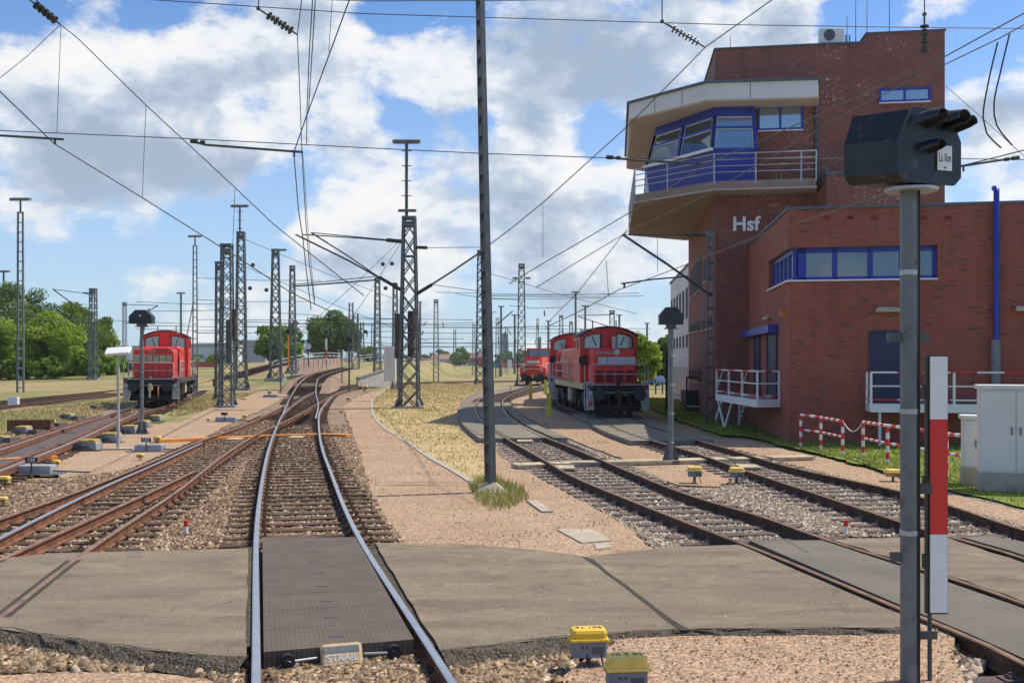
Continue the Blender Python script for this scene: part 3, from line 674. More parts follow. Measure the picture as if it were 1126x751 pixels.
sheet('gravel_path', p4, path_z, 'pink_gravel', amp=.06)
p5 = wp([(600, 1100), (620, 760), (650, 735), (700, 700), (740, 685), (1040, 685), (1060, 760), (1100, 1100)], path_z)
sheet('gravel_path', p5, -.045, 'pink_gravel', amp=.05, thick=.2)
p6 = wp([(-100, 900), (-60, 752), (20, 742), (90, 738), (200, 736), (262, 745), (264, 900)], path_z)
sheet('gravel_path', p6, -.128, 'pink_gravel', amp=.05, thick=.08)
# grass between path and kerb, lawn by the building
g1 = wp([(436, 424.6), (424, 429), (411, 438), (409.5, 452), (418, 467), (433, 477.5), (470, 501), (500, 517.5), (521, 530), (533, 528), (534, 512), (528, 498), (520, 487), (508, 476), (497, 463), (499, 448), (514, 437), (536, 423), (480, 421)], -.166)
sheet('grass_bank', g1, -.165, 'mixed_grass', amp=.12)
g2 = wp([(690, 436), (712, 447), (745, 462), (792, 478), (822, 480), (870, 492), (905, 500), (962, 514), (1010, 530), (1060, 543), (1126, 558), (1230, 574), (1300, 500), (1230, 470), (870, 470), (760, 440)], -.166)
sheet('lawn', g2, -.166, 'lawn', amp=.10)

# ballast beds in the flat part of the yard
b1 = wp([(205, 900), (262, 725), (262, 600), (236, 597), (250, 545), (262, 505), (284, 470), (312, 437), (330, 428), (352, 425.5), (420, 424), (396, 434.5), (376, 446), (386, 470), (396, 500), (408, 540), (424, 570), (446, 600), (500, 640), (650, 720), (625, 760), (640, 900)], -.186)
sheet('ballast_bed', b1, -.205, 'ballast_warm', amp=.08)
b2 = wp([(-500, 780), (-420, 600), (0, 532), (70, 526), (120, 520), (152, 513), (190, 503), (228, 480), (262, 461), (300, 444), (318, 436), (345, 430), (352, 447), (310, 470), (284, 500), (262, 560), (262, 606), (0, 620)], -.188)
sheet('ballast_bed', b2, -.207, 'ballast_warm', amp=.08)
b2b = wp([(-200, 900), (-160, 700), (262, 700), (262, 900)], -.190)
sheet('ballast_bed', b2b, -.209, 'ballast_warm', amp=.05)
b3 = wp([(1250, 800), (1000, 700), (740, 604), (645, 541), (600, 520), (560, 499), (535, 484), (524, 470), (508, 452), (505, 440), (525, 430), (573, 425), (600, 424), (566, 437), (572, 452), (600, 468), (690, 505), (745, 522), (806, 527), (870, 500), (1240, 575), (1240, 660)], -.184)
sheet('ballast_bed', b3, -.203, 'ballast_grey', amp=.06)
b4 = wp([(1240, 625), (1100, 610), (860, 540), (760, 510), (676, 481), (648, 466), (620, 445), (600, 430), (620, 428), (700, 452), (748, 478), (868, 510), (1000, 544), (1240, 596)], -.182)
sheet('ballast_bed', b4, -.201, 'ballast_grey', amp=.06)
b5 = wp([(-200, 590), (-200, 520), (0, 486), (76, 463), (149, 443), (195, 429), (214, 427), (200, 440), (160, 463), (118, 478), (60, 507), (0, 532)], -.186)
sheet('ballast_bed', b5, -.205, 'ballast_warm', amp=.1)
bed('b', left_l[6:], left_r, 'ballast_warm', 1.9, step=4)
bed('b', main_l[-int(len(main_l) * .55):], main_r, 'ballast_warm', 1.7, step=4)
ifar = next(i for i, q in enumerate(far_l) if q.y > 75)
bed('b', far_l[ifar:], far_r, 'ballast_warm', 1.7, step=4)
bed('b', out_l, out_r, 'ballast_warm', 1.5, step=4)
bed('b', bush_l, bush_r, 'ballast_warm', 1.5, step=4)

# --- tracks as things
def track(label, rails, sl, group='railway tracks of the yard'):
    t = thing('railway_track', label, 'railway track', (0, 0, 0), group)
    for pts, sidem, headm in rails: rail(pts, t, sidem, headm)
    for kw in sl: sleepers(t, **kw)
    return t
NOSL = [S1, S3, S4, S5, S6, jag(plate_main, 0)]
track('polished main track running ahead under the camera and bending right', [(main_l, 'rust', 'rail_head'), (main_r, 'rust', 'rail_head')],
      [dict(A=main_l, B=main_r, y0=3, y1=240, mat='sleeper', near_n=98, skip=[plate_main])])
track('branch track climbing left beyond the frog towards the big round tree', [(left_l, 'rust', 'rail_head'), (left_r, 'rust', 'rail_head')],
      [dict(A=left_l, B=left_r, y0=66, y1=300, mat='sleeper', near_n=60)])
track('rusty four-rail turnout track coming in from the lower left', [(div_a, 'rust', 'rail_dull'), (div_b, 'rust', 'rail_head'), (div_c, 'rust', 'rail_dull'), (div_d, 'rust', 'rail_dull')],
      [dict(A=div_a, B=div_d, y0=5, y1=52, mat='sleeper', near_n=98, skip=[S1], sweepw=True)])
track('track with rail brakes that carries the red engine on the left', [(far_l, 'rust', 'rail_head'), (far_r, 'rust', 'rail_head')],
      [dict(A=far_l, B=far_r, y0=15, y1=200, mat='sleeper', near_n=60)])
track('rusty siding in the dry grass, nearer of two left of the red engine', [(out_l, 'rust_dark', 'rail_dull'), (out_r, 'rust_dark', 'rail_dull')],
      [dict(A=out_l, B=out_r, y0=20, y1=170, mat='sleeper', near_n=40)])
track('outermost siding along the foot of the bushes', [(bush_l, 'rust_dark', 'rail_dull'), (bush_r, 'rust_dark', 'rail_dull')],
      [dict(A=bush_l, B=bush_r, y0=20, y1=250, mat='sleeper', near_n=30)])
track('dark brown track curving away left past the yellow posts', [(mid_l, 'rust_dark', 'rail_dull'), (mid_r, 'rust_dark', 'rail_dull')],
      [dict(A=mid_l, B=mid_r, y0=4, y1=130, mat='sleeper_grey', near_n=98, skip=[S3, S4, S5])])
track('track nearest the brick building that carries the coupled red engines', [(right_l, 'rust_dark', 'rail_dull'), (right_r, 'rust_dark', 'rail_dull')],
      [dict(A=right_l, B=right_r, y0=4, y1=100, mat='sleeper_grey', near_n=98, skip=[S5, S6])])

# crossing panels between the main rails
t = thing('level_crossing_deck', 'ribbed dark rubber crossing panels between the main rails', 'crossing deck', (-2.0, 8.9, 0))
pa, pb, pc, pd = [Vector((*q, 0)) for q in plate_main]   # far-left, far-right, near-right, near-left
for k in range(8):
    t0, t1 = k / 8, (k + 1) / 8 - .0012
    q = [pd.lerp(pa, t0), pc.lerp(pb, t0), pc.lerp(pb, t1), pd.lerp(pa, t1)]
    m = MB(); m.prism([(v.x, v.y) for v in q], -.15, -.004); o = m.build('rubber_panel', 'rubber_panel', t)
    c = (q[0] + q[1] + q[2] + q[3]) / 4; m = MB(); m.box((c.x, c.y - .06, -.003), (.14, .035, .006), -.0); m.build('grip', 'steel_dark', o)
# tie rods and rubber buffers at the near end, and the maker's plate
near_c = (pc + pd) / 2; ex = (pc - pd).normalized(); ey = Vector((-ex.y, ex.x, 0))
for s in (-1, 1):
    c = near_c + ex * s * .46 + ey * -.05; m = MB()
    m.disc((c.x, c.y, -.085), ey, .062, .07, 18); m.disc((c.x, c.y - .04, -.085), ey, .022, .05, 12); m.build('end_buffer', 'rubber', t)
    m = MB(); a = c + ey * -.03; b = near_c + ex * s * .20 + ey * -.03; m.tube([(a.x, a.y, -.085), (b.x, b.y, -.085)], .012, 6); m.build('tie_rod', 'galv', t)
m = MB(); c = near_c + ey * -.06; base = Matrix.Translation((c.x, c.y, 0)) @ Matrix.Rotation(math.atan2(ex.y, ex.x), 4, 'Z') @ Matrix.Translation((0, -.02, -.075)) @ Matrix.Rotation(R(60), 4, 'X')
m.rbox((0, 0, 0), (.36, .235, .02), .035); m.xform(base); pl = m.build('name_plate', 'tan_plate', t)
def text_mesh(body, size, mat, Mx, parent=None, name='lettering', ext=.002, align='CENTER', bold=0):
    cu = bpy.data.curves.new('t', 'FONT'); cu.body = body; cu.size = size; cu.extrude = ext; cu.align_x = align; cu.align_y = 'CENTER'; cu.offset = bold
    to = bpy.data.objects.new('t', cu); COL.objects.link(to)
    dg = bpy.context.evaluated_depsgraph_get(); me = bpy.data.meshes.new_from_object(to.evaluated_get(dg))
    bpy.data.objects.remove(to); me.transform(Mx)
    if parent: me.transform(Matrix.Translation(-parent_world(parent)))
    me.materials.clear(); me.materials.append(M_(mat)); me.name = name
    o = bpy.data.objects.new(name, me); COL.objects.link(o); o.parent = parent; return o
text_mesh('STRAIL', .088, 'pale_panel', base @ Matrix.Translation((0, -.02, .0125)), t, bold=.002)
m = MB(); m.box((0, .058, .0125), (.30, .055, .003)); m.box((0, -.082, .0125), (.30, .018, .003)); m.xform(base); m.build('plate_band', 'steel_grey', t)

# grey panels between the rails of the two right-hand tracks, and slab in the gauge
t = thing('level_crossing_deck', 'flat grey crossing slab between the rails of the dark brown track', 'crossing deck', (0, 0, 0))
t.location = (5.5, 13, 0); m = MB(); m.prism(S4, -.15, -.010); m.build('slab', 'asphalt_grey', t)
t = thing('level_crossing_deck', 'small grey crossing slab beside the red and white mast board', 'crossing deck', (8, 15, 0))
m = MB(); m.prism(S6, -.15, -.010); m.build('slab', 'asphalt_grey', t)
def offset_line(pts, off):
    k = len(pts); out = []
    for i, p in enumerate(pts):
        d = (pts[min(i + 1, k - 1)] - pts[max(i - 1, 0)]); d = Vector((d.x, d.y, 0)).normalized(); out.append(p + Vector((d.y, -d.x, 0)) * off)
    return out
def ramp_of(pts, y0, y1): return [p for p in pts if y0 <= p.y <= y1]
def deck(label, L, Rr, y0, y1, outl=1.1, outr=.9):
    t = thing('paved_track_deck', label, 'track paving', (L[0].x, (y0 + y1) / 2, 0))
    Ls, Rs = ramp_of(L, y0, y1), ramp_of(Rr, y0 - .5, y1 + .5)
    def strip(a0, a1, b):
        m = MB(); n = len(a0)
        for i in range(0, n - 1, 1):
            g = .06
            q = [a0[i].lerp(a0[i + 1], g), a1[i].lerp(a1[i + 1], g), a1[i + 1], a0[i + 1]]
            m.prism([(v.x, v.y) for v in q], -.15, -.018 + random.uniform(-.004, .004))
        m.build('plank_panel', 'plank_grey', t)
    ra = np.array([(q.x, q.y) for q in Rs]); mt = []
    for p in Ls:
        j = int(((ra - np.array((p.x, p.y))) ** 2).sum(1).argmin()); mt.append(Rs[j])
    # sense: which side is right rail
    cr = (Ls[-1] - Ls[0]); side = 1 if (Vector((cr.y, -cr.x, 0))).dot(mt[0] - Ls[0]) > 0 else -1
    strip(offset_line(Ls, side * .09), offset_line(Ls, side * 1.41), 0)
    strip(offset_line(Ls, -side * (.09 + outl)), offset_line(Ls, -side * .06), 0)
    strip(offset_line(Ls, side * 1.57), offset_line(Ls, side * (1.57 + outr)), 0)
deck('dark planked paving on the bend of the left-curving track', mid_l, mid_r, 34.5, 66, .75, .45)
deck('planked paving under the front of the coupled red engine', right_l, right_r, 33.5, 52, .55, .45)

# pale concrete cable duct crossing both right-hand tracks
def duct(label, pts, wdt, z0, z1, mat, cat='cable duct', name='cable_duct', zref=0):
    t = thing(name, label, cat, tuple(W(pts[0][0], pts[0][1], zref)))
    for a, b in zip(pts[::2], pts[1::2]):
        p, q = W(*a, zref), W(*b, zref); d = (q - p).normalized(); n_ = Vector((-d.y, d.x, 0)) * wdt / 2
        m = MB(); m.prism([(v.x, v.y) for v in (p - n_, q - n_, q + n_, p + n_)], z0, z1); m.build('cover_slab', mat, t)
    return t
duct('long pale concrete cable duct crossing between the two right-hand tracks', [(566, 507), (598, 506), (606, 505.5), (661, 504), (668, 504), (728, 502.5), (728, 502.5), (796, 500.5), (804, 500.5), (838, 499.5), (846, 499), (890, 498)], .62, -.15, -.07, 'wood_beige')
for (px, py, lab) in ((577, 484, 'small white plate lying between rails beside the lattice-free pole'), (620, 513, 'beige square cover between the rails, left of the dwarf signal'), (823, 512, 'beige square cover between the rails, right of the dwarf signal')):
    c = W(px, py, -.08); m = MB(); m.rbox((c.x, c.y, -.10), (.5, .75, .05), .01); tag(m.build('track_cover', 'wood_beige'), lab.replace('lattice-free ', 'tall grey '), 'cover plate')
duct('orange cable guard lying across the main track and turnout', [(172, 484), (236, 481), (236, 481), (300, 478.5), (300, 478.5), (352, 477), (352, 477), (384, 478)], .34, -.165, -.175 + .09, 'orange', 'cable guard', 'cable_guard', -.1)
duct('orange cable guard at the left picture edge by the grey point machine', [(-60, 507), (4, 505), (4, 505), (62, 502)], .34, -.165, -.075, 'orange', 'cable guard', 'cable_guard', -.1)
for (px, py, lab) in ((258, 482, 'tan plate under the orange cable guard in the turnout'), (326, 480, 'tan plate under the orange cable guard in the main track')):
    c = W(px, py, -.12); m = MB(); m.box((c.x, c.y, -.14), (.42, .9, .05)); tag(m.build('track_cover', 'tan_plate'), lab, 'cover plate')

# kerb of the path
kp = spline([W(x, y, -.16) for x, y in [(424, 428.5), (411, 438), (409, 446), (411, 456), (420, 468), (434, 477.5)]], .5)
t = thing('path_kerb', 'pale stone kerb curving along the gravel path', 'kerb', tuple(kp[0]))
m = MB(); m.sweep(kp, [(-.08, -.12), (.08, -.12), (.08, .012), (-.08, .012)]); m.build('curved_run', 'concrete', t)
kp2 = spline([W(x, y, -.16) for x, y in [(436, 478.5), (452, 488), (470, 501), (500, 518), (523, 532)]], .5)
m = MB(); m.sweep(kp2, [(-.08, -.12), (.08, -.12), (.08, .012), (-.08, .012)]); m.build('straight_run', 'concrete', t)
kp3 = [W(585, 551, -.16), W(602, 563, -.16)]
m = MB(); m.sweep(kp3, [(-.1, -.12), (.1, -.12), (.1, .02), (-.1, .02)]); tag(m.build('kerb_stone', 'concrete'), 'loose pale kerb stone lying right of the grassy pole foot', 'kerb stone')
for i, q in enumerate([[(612, 582), (650, 581), (672, 594), (640, 597)], [(654, 598), (668, 596), (672, 602), (655, 604)]]):
    m = MB(); m.prism(wp(q, -.16), -.2, -.155 + .002); tag(m.build('paving_slab', 'concrete'), ('large worn slab set in the pink path', 'small worn slab below the large one in the pink path')[i], 'slab')

# --- loose ballast stones (uncountable)
AV = [main_l, main_r, div_a, div_b, div_c, div_d]
b1n = wp([(262, 600), (236, 597), (250, 545), (262, 505), (284, 470), (330, 440), (376, 446), (386, 470), (396, 500), (408, 540), (424, 570), (446, 598)], -.186)
stones('ballast_stones', [b1n], 190000, .030, -.190, 'stone_warm', 'brown broken stone around the main track', AV, 45, 1.3)
b2n = wp([(-60, 548), (0, 532), (70, 526), (120, 520), (152, 513), (190, 503), (228, 480), (262, 461), (300, 444), (330, 436), (310, 470), (284, 500), (262, 560), (262, 602), (0, 612), (-60, 614)], -.188)
stones('ballast_stones', [b2n], 230000, .031, -.189, 'stone_warm', 'brown broken stone around the turnout on the left', AV, 48, 1.2)
b0s = [wp([(-60, 745), (-60, 700), (0, 697), (130, 716), (276, 727), (276, 760), (200, 738), (60, 738)], -.13), wp([(488, 720), (560, 710), (640, 702), (632, 735), (600, 760), (506, 760)], -.13)]
for q_ in b0s: sheet('ballast_bed', q_, -.135, 'ballast_warm', amp=.02, thick=.06)
stones('ballast_stones', b0s, 30000, .036, -.122, 'stone_coarse', 'coarse tan stone in the foreground before the road', AV, 14)
stones('ballast_stones', [wp([(286, 722), (350, 720), (350, 728), (412, 728), (412, 716), (474, 714), (500, 760), (284, 760)], -.17)], 16000, .036, -.172, 'stone_coarse', 'coarse tan stone between the rails before the rubber deck', AV, 14)
for k_, (q_, n_) in enumerate((([(-60, 704), (0, 693), (60, 702), (130, 712), (210, 721), (271, 725), (271, 733), (130, 724), (0, 704), (-60, 716)], 2600), ([(484, 715), (560, 708), (610, 702), (700, 695), (745, 692), (735, 701), (690, 707), (640, 716), (560, 726), (490, 730)], 3800))):
    stones('road_rubble', [wp(q_, -.13)], n_ * 6, .024, -.095, 'stone_dark', ('dark tarry rubble along the left front edge of the road', 'dark tarry rubble along the middle front edge of the road')[k_], None, 14)
b3n = wp([(905, 590), (815, 596), (722, 604), (678, 573), (624, 542), (582, 520), (550, 502), (530, 486), (560, 484), (600, 480), (628, 493), (690, 508), (745, 536), (790, 537), (810, 527), (880, 545), (1000, 580), (1040, 589)], -.184)
stones('ballast_stones', [b3n], 180000, .028, -.187, 'stone_grey', 'grey pink broken stone between the right-hand tracks', [mid_l, mid_r, right_l, right_r], 40, 1.2)
b4n = wp([(1180, 620), (1100, 606), (860, 540), (806, 527), (760, 508), (730, 492), (770, 488), (868, 510), (1000, 544), (1180, 594)], -.182)
stones('ballast_stones', [b4n], 95000, .028, -.186, 'stone_grey', 'grey broken stone of the track by the building', [mid_l, mid_r, right_l, right_r], 40)
b6n = wp([(1012, 680), (1060, 690), (1090, 715), (1070, 760), (1020, 740)], -.18)
stones('ballast_stones', [b6n], 900, .055, -.165, 'stone_grey', 'pale stones at the foot of the red and white board', None, 14)
p2n = wp([(0, 495), (76, 470), (149, 448), (190, 440), (150, 465), (60, 506), (0, 530)], -.18)
stones('ballast_stones', [p2n], 25000, .04, -.18, 'stone_warm', 'rusty stone around the rail brakes', None, 70)

# --- grass
lf = [(-70, 44), (-14, 44), (-20, 110), (-90, 110)]
blades('grass', [wp([(-100, 470), (0, 452), (120, 440), (150, 436), (128, 448), (60, 470), (0, 488), (-100, 510)]), wp([(196, 440), (236, 430), (300, 421), (322, 419), (240, 446), (205, 456), (184, 458)])], 40000, .12, -.22, 'blade_dry', 'dry grass around the left track and mast feet', wd=.014)
blades('grass_weeds', [p1, p3, p4], 150000, .07, -.172, 'blade', 'scattered weeds in the pink gravel', wd=.007, dens=lambda X, Y: (rng.random(len(X)) < np.clip((np.sin(X * 2.1 + np.sin(Y * 1.3) * 2) * np.cos(Y * .8 - X) - .72) * 1.6, 0.004, 1)))
tuft = [tuple(W(px, py, -.165)[:2]) for px, py in ((514, 533), (540, 524), (575, 537), (582, 549), (560, 560), (540, 560), (522, 551))]
blades('grass_tuft', [tuft], 2600, .16, -.17, 'blade', 'tuft of green and dry grass round the pole foot', wd=.006)
blades('grass', [g1], 34000, .065, -.168, 'blade_dry', 'dry yellow grass between the curved kerb and the track', wd=.010)
blades('grass', [g1], 8000, .07, -.168, 'blade', 'green tufts in the dry grass beside the kerb', wd=.012, dens=lambda X, Y: (np.sin(X * 1.3 + 1 + np.sin(Y * .7)) * np.cos(Y * .45 + X * .4) > .2).astype(float))
blades('grass', [g2], 90000, .085, -.168, 'blade_green', 'lawn grass in front of the brick building', wd=.009)

stones('path_debris', [p1, p3, p4], 9000, .013, path_z + .006, 'stone_coarse', 'loose small stones strewn over the pink gravel', None, 45, 1.4)
stones('path_debris', [p5], 4000, .010, -.04, 'stone_coarse', 'loose small stones on the gravel before the road', None, 12)
stones('road_debris', [S1, S3, S5], 2500, .007, -.004, 'stone_coarse', 'fine grit and small stones scattered on the road', None, 20)
# ================================================================== BRICK CONTROL TOWER AND ANNEX
SB = 1.09
def q2(x, y): return (x * SB, y * SB)
def zb(z): return HC + (z - HC) * SB
def lerp2(a, b, t): return (a[0] + (b[0] - a[0]) * t, a[1] + (b[1] - a[1]) * t)
def nrm2(a, b):
    d = Vector((b[0] - a[0], b[1] - a[1])).normalized(); return Vector((d.y, -d.x))      # to the right of a->b
def on_line_px(a, b, px):
    """point of the plan line a-b seen at picture column px"""
    k = (px - 563) / F; dx, dy = b[0] - a[0], b[1] - a[1]
    t = (k * a[1] - a[0]) / (dx - k * dy); return (a[0] + dx * t, a[1] + dy * t)
def zat(p, py): return HC + (397 - py) / F * p[1]
def panel(m, a, b, z0, z1, off0, off1, mi=0):
    """upright slab on the line a-b, from off0 to off1 along the outward normal (right of a->b)"""
    n = nrm2(a, b); q = [(a[0] + n.x * off0, a[1] + n.y * off0), (a[0] + n.x * off1, a[1] + n.y * off1), (b[0] + n.x * off1, b[1] + n.y * off1), (b[0] + n.x * off0, b[1] + n.y * off0)]
    m.prism(q, z0, z1, mi); return m
TL, TR = q2(8.0, 43), q2(16.5, 41.6); TB = q2(9.54, 59); TRB = q2(18.3, 57.5)
LC = q2(8.19, 32.3); LB = q2(9.33, 43.6); LR = q2(25.5, 28.72)
tw = thing('control_tower', 'tall brick control tower with glazed blue cabin and balcony under a pale flat roof', 'control tower', (12 * SB, 44 * SB, -.2))
m = MB(); T0, T1 = -.4, zb(14.7)
st = on_line_px(TL, TR, 953)
m.prism([TL, TR, TRB, TB], T0, T1); m.build('wall', 'brick_tower', tw)
stb = (st[0] + 1.6, st[1] + 15); m = MB(); m.prism([st, TR, TRB, stb], T1 + .002, T1 + .36); m.build('parapet', 'brick_tower', tw)
def coping(parent, poly, z, h=.07, out=.05, mat='roof_edge'):
    c = Vector((sum(p[0] for p in poly) / len(poly), sum(p[1] for p in poly) / len(poly)))
    pl = []; n = len(poly)
    for i in range(n):
        p = Vector(poly[i]); d1 = (Vector(poly[i]) - Vector(poly[i - 1])).normalized(); d2 = (Vector(poly[(i + 1) % n]) - p).normalized()
        v = (d1 - d2); v = v.normalized() if v.length > 1e-3 else Vector((0, 0)); 
        if v.dot(p - c) < 0: v = -v
        pl.append(tuple(p + v * out * 1.4))
    m_ = MB(); m_.prism(pl, z, z + h); return m_.build('coping', mat, parent)
coping(tw, [TL, st, stb, TB], T1 + .001); coping(tw, [st, TR, TRB, stb], T1 + .362)
# balcony slab
V = [q2(11.4, 40.9), q2(7.71, 41.6), q2(5.06, 45), q2(6.04, 56.4), q2(9.4, 58.8)]
slab_poly = V + [lerp2(TL, TB, .97), (TL[0] + .05, TL[1] + .02), on_line_px(TL, TR, 897)]
Z0, Z1 = zb(8.94), zb(9.30)
inn = lambda poly, k: [tuple(Vector(p) + (Vector(TL) + Vector((1.5, 3)) - Vector(p)).normalized() * k) for p in poly]
m = MB(); m.prism(slab_poly, Z0 + .07, Z1); m.build('balcony_slab', 'slab_brown', tw)
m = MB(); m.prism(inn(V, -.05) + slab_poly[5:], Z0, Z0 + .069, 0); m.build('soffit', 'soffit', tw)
# railing
rl = tw_rail = bpy.data.objects.new('railing', None); COL.objects.link(rl); rl.parent = tw
def rail_run(parent, pts, z0, z1, n_rails, posts, mat='galv', r=.028, rp=.034):
    for i in range(len(pts) - 1):
        a, b = pts[i], pts[i + 1]
        for k in range(n_rails):
            z = z1 - (z1 - z0) * k / n_rails * .92
            m_ = MB(); m_.tube([(a[0], a[1], z), (b[0], b[1], z)], r if k == 0 else r * .8, 8); m_.build('rail', mat, parent)
    for p in posts:
        m_ = MB(); m_.tube([(p[0], p[1], z0 - .15), (p[0], p[1], z1 + .01)], rp, 8); m_.build('post', mat, parent)
zr0, zr1 = zb(9.32), zb(10.33)
VR = [tuple(Vector(v) * 1.0) for v in V[:4]]
posts = [VR[0], on_line_px(VR[0], VR[1], 881), on_line_px(VR[0], VR[1], 831), VR[1], on_line_px(VR[1], VR[2], 734), VR[2]] + [lerp2(VR[2], VR[3], t_) for t_ in (.2, .42, .65, .95)]
rail_run(rl, VR, zr0, zr1, 4, posts)
back_r = on_line_px(TL, TR, 900); rail_run(rl, [VR[0], back_r], zr0, zr1, 4, [])
# cabin: skirt, windows, header
C_f = [q2(9.4, 42.35), q2(7.85, 42.45), q2(5.86, 46.3), q2(6.85, 55.5)]
C_s = [q2(9.42, 42.22), q2(7.76, 42.30), q2(5.68, 46.3), q2(6.72, 55.5)]
C_t = [q2(9.40, 42.42), q2(7.90, 42.52), q2(6.08, 46.3), q2(7.0, 55.5)]
zf, zs, zt, zh = zb(9.30), zb(10.60), zb(12.02), zb(12.36)
def facet(m_, a, b, c, d, za, zc, th=.08, mi=0):
    """slab between bottom edge a-b (at za) and top edge d-c (at zc), thickened inwards"""
    A, B, C_, D = Vector((*a, za)), Vector((*b, za)), Vector((*c, zc)), Vector((*d, zc))
    n = (B - A).cross(D - A).normalized()
    vs = [A, B, C_, D] + [v + n * th for v in (A, B, C_, D)]
    m_.add(vs, [(0, 3, 2, 1), (4, 5, 6, 7), (0, 1, 5, 4), (1, 2, 6, 5), (2, 3, 7, 6), (3, 0, 4, 7)], mi)
m = MB(); cm = MB(); hd = MB()
for i in range(3):
    facet(m, C_f[i], C_f[i + 1], C_s[i + 1], C_s[i], zf, zs); facet(hd, C_t[i], C_t[i + 1], C_t[i + 1], C_t[i], zt, zh)
ret = [(C_f[0], C_s[0], zf, zs)]
m.prism([C_f[0], (C_f[0][0], C_f[0][1] + .55), (C_f[0][0] - .1, C_f[0][1] + .55), (C_f[0][0] - .1, C_f[0][1])], zf, zh - .002)
m.build('skirt', 'blue_frame', tw); hd.build('header', 'blue_frame', tw)
# dark room behind the panes
m = MB(); cc = [q2(9.2, 43.2), q2(8.1, 43.1), q2(6.6, 46.8), q2(7.4, 55)]
m.prism([cc[0], cc[1], cc[2], cc[3], (cc[3][0] + 1, cc[3][1])], zf + .01, zf + .03); m.build('floor', 'loco_dark', tw)
def glazed(i, cols, bars=.36, name='window'):
    a, b, c, d = C_s[i], C_s[i + 1], C_t[i + 1], C_t[i]
    w_ = bpy.data.objects.new(name, None); COL.objects.link(w_); w_.parent = tw
    for k in range(cols):
        t0, t1 = k / cols, (k + 1) / cols
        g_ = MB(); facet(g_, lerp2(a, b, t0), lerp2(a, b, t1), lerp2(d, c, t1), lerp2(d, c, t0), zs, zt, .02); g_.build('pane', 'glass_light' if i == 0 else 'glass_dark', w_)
    fr = MB()
    def P3(t, s): 
        lo, hi = lerp2(a, b, t), lerp2(d, c, t); p = lerp2(lo, hi, s); return Vector((*p, zs + (zt - zs) * s)) - Vector((0, .03, 0))
    for k in range(cols + 1): fr.beam(P3(k / cols, 0), P3(k / cols, 1), .11, .11)
    for s in (.03, 1 - bars, .98): fr.beam(P3(0, s), P3(1, s), .09, .09)
    fr.build('frame', 'blue_frame', w_)
    thin = MB()
    for k in range(cols):
        for s in (1 - bars - .045, .93): thin.beam(P3((k + .07) / cols, s), P3((k + .93) / cols, s), .04, .06)
        for tt in (.07, .93): thin.beam(P3((k + tt) / cols, .05), P3((k + tt) / cols, .94), .04, .05)
    thin.build('sash', 'galv', w_)
glazed(0, 1); glazed(1, 2); glazed(2, 3)
# interior bits seen through the glass front: desk lamp and monitors are only hinted by the reflective panes
m = MB(); a, b = Vector((*C_s[2], zs + .03)), Vector((*C_s[1], zs + .03)); m.beam(a + Vector((-.12, -.12, 0)), b + Vector((-.05, -.2, 0)), .13, .13); m.build('awning_box', 'white_paint', tw)
# roof of the cabin
U = [q2(11.5, 41.0), q2(7.4, 41.5), q2(4.82, 44.8), q2(5.9, 56.3), q2(9.5, 58.9)]
rp_ = U + [lerp2(TL, TB, .97), (TL[0] + .05, TL[1] + .02), on_line_px(TL, TR, 900)]
m = MB(); m.prism(rp_, zb(12.37), zb(13.0)); rf = m.build('roof', 'facia', tw)
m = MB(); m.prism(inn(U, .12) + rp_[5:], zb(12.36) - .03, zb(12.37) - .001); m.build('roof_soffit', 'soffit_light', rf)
coping(rf, rp_[:5] + [rp_[5], rp_[6], rp_[7]], zb(13.0) + .001, .09, .09)
for i, px in enumerate((825, 750, 720)):   # panel joints of the fascia
    a, b = (U[0], U[1]) if px > 777 else (U[1], U[2]); p = on_line_px(a, b, px); m = MB(); n = nrm2(a, b)
    n = n if n.y < 0 else -n
    m.beam((p[0] + n.x * .004, p[1] + n.y * .004, zb(12.37)), (p[0] + n.x * .004, p[1] + n.y * .004, zb(13.0)), .02, .02); m.build('panel_joint', 'roof_edge', rf)
m = MB(); p = q2(7.6, 43.4); m.tube([(p[0] + .5 * cos(t_) - .6, p[1], zb(13.0) + .35 * sin(t_)) for t_ in np.linspace(0, pi, 9)], .03, 6); m.build('roof_hoop', 'steel_dark', rf)
def window_on(parent, a, b, px0, px1, y0, y1, cols, off=.06, mat='glass_light', sill=True, hollow=True, fw=.09, transom=None):
    p, q = on_line_px(a, b, px0), on_line_px(a, b, px1); n = nrm2(a, b)
    if n.dot(Vector(a)) > 0: n = -n
    s = 1 if nrm2(p, q).dot(n) > 0 else -1
    zt_, zb_ = (zat(p, y0) + zat(q, y0)) / 2, (zat(p, y1) + zat(q, y1)) / 2
    w_ = bpy.data.objects.new('window', None); COL.objects.link(w_); w_.parent = parent
    g_ = MB(); panel(g_, p, q, zb_, zt_, 0, s * .01 + s * .001); g_.build('pane', mat, w_)
    fr = MB()
    for z in (zb_ + fw / 2, zt_ - fw / 2): panel(fr, p, q, z - fw / 2, z + fw / 2, 0, s * off)
    for k in range(cols + 1):
        c_ = lerp2(p, q, k / cols); d = (Vector(q) - Vector(p)).normalized() * fw * (.5 if 0 < k < cols else .5)
        c_ = Vector(c_) + (d if k == 0 else -d if k == cols else Vector((0, 0)))
        panel(fr, tuple(c_ - d), tuple(c_ + d), zb_ + .01, zt_ - .01, 0, s * (off + .002))
    fr.build('frame', 'blue_frame', w_)
    if sill: m_ = MB(); panel(m_, p, q, zb_ - .05, zb_ - .004, 0, s * (off + .07)); m_.build('sill', 'white_paint', w_)
    return w_
window_on(tw, TL, TR, 833, 883, 116.5, 143.5, 2)
window_on(tw, TL, TR, 966.5, 1023, 97, 112.5, 2, mat='glass_light')
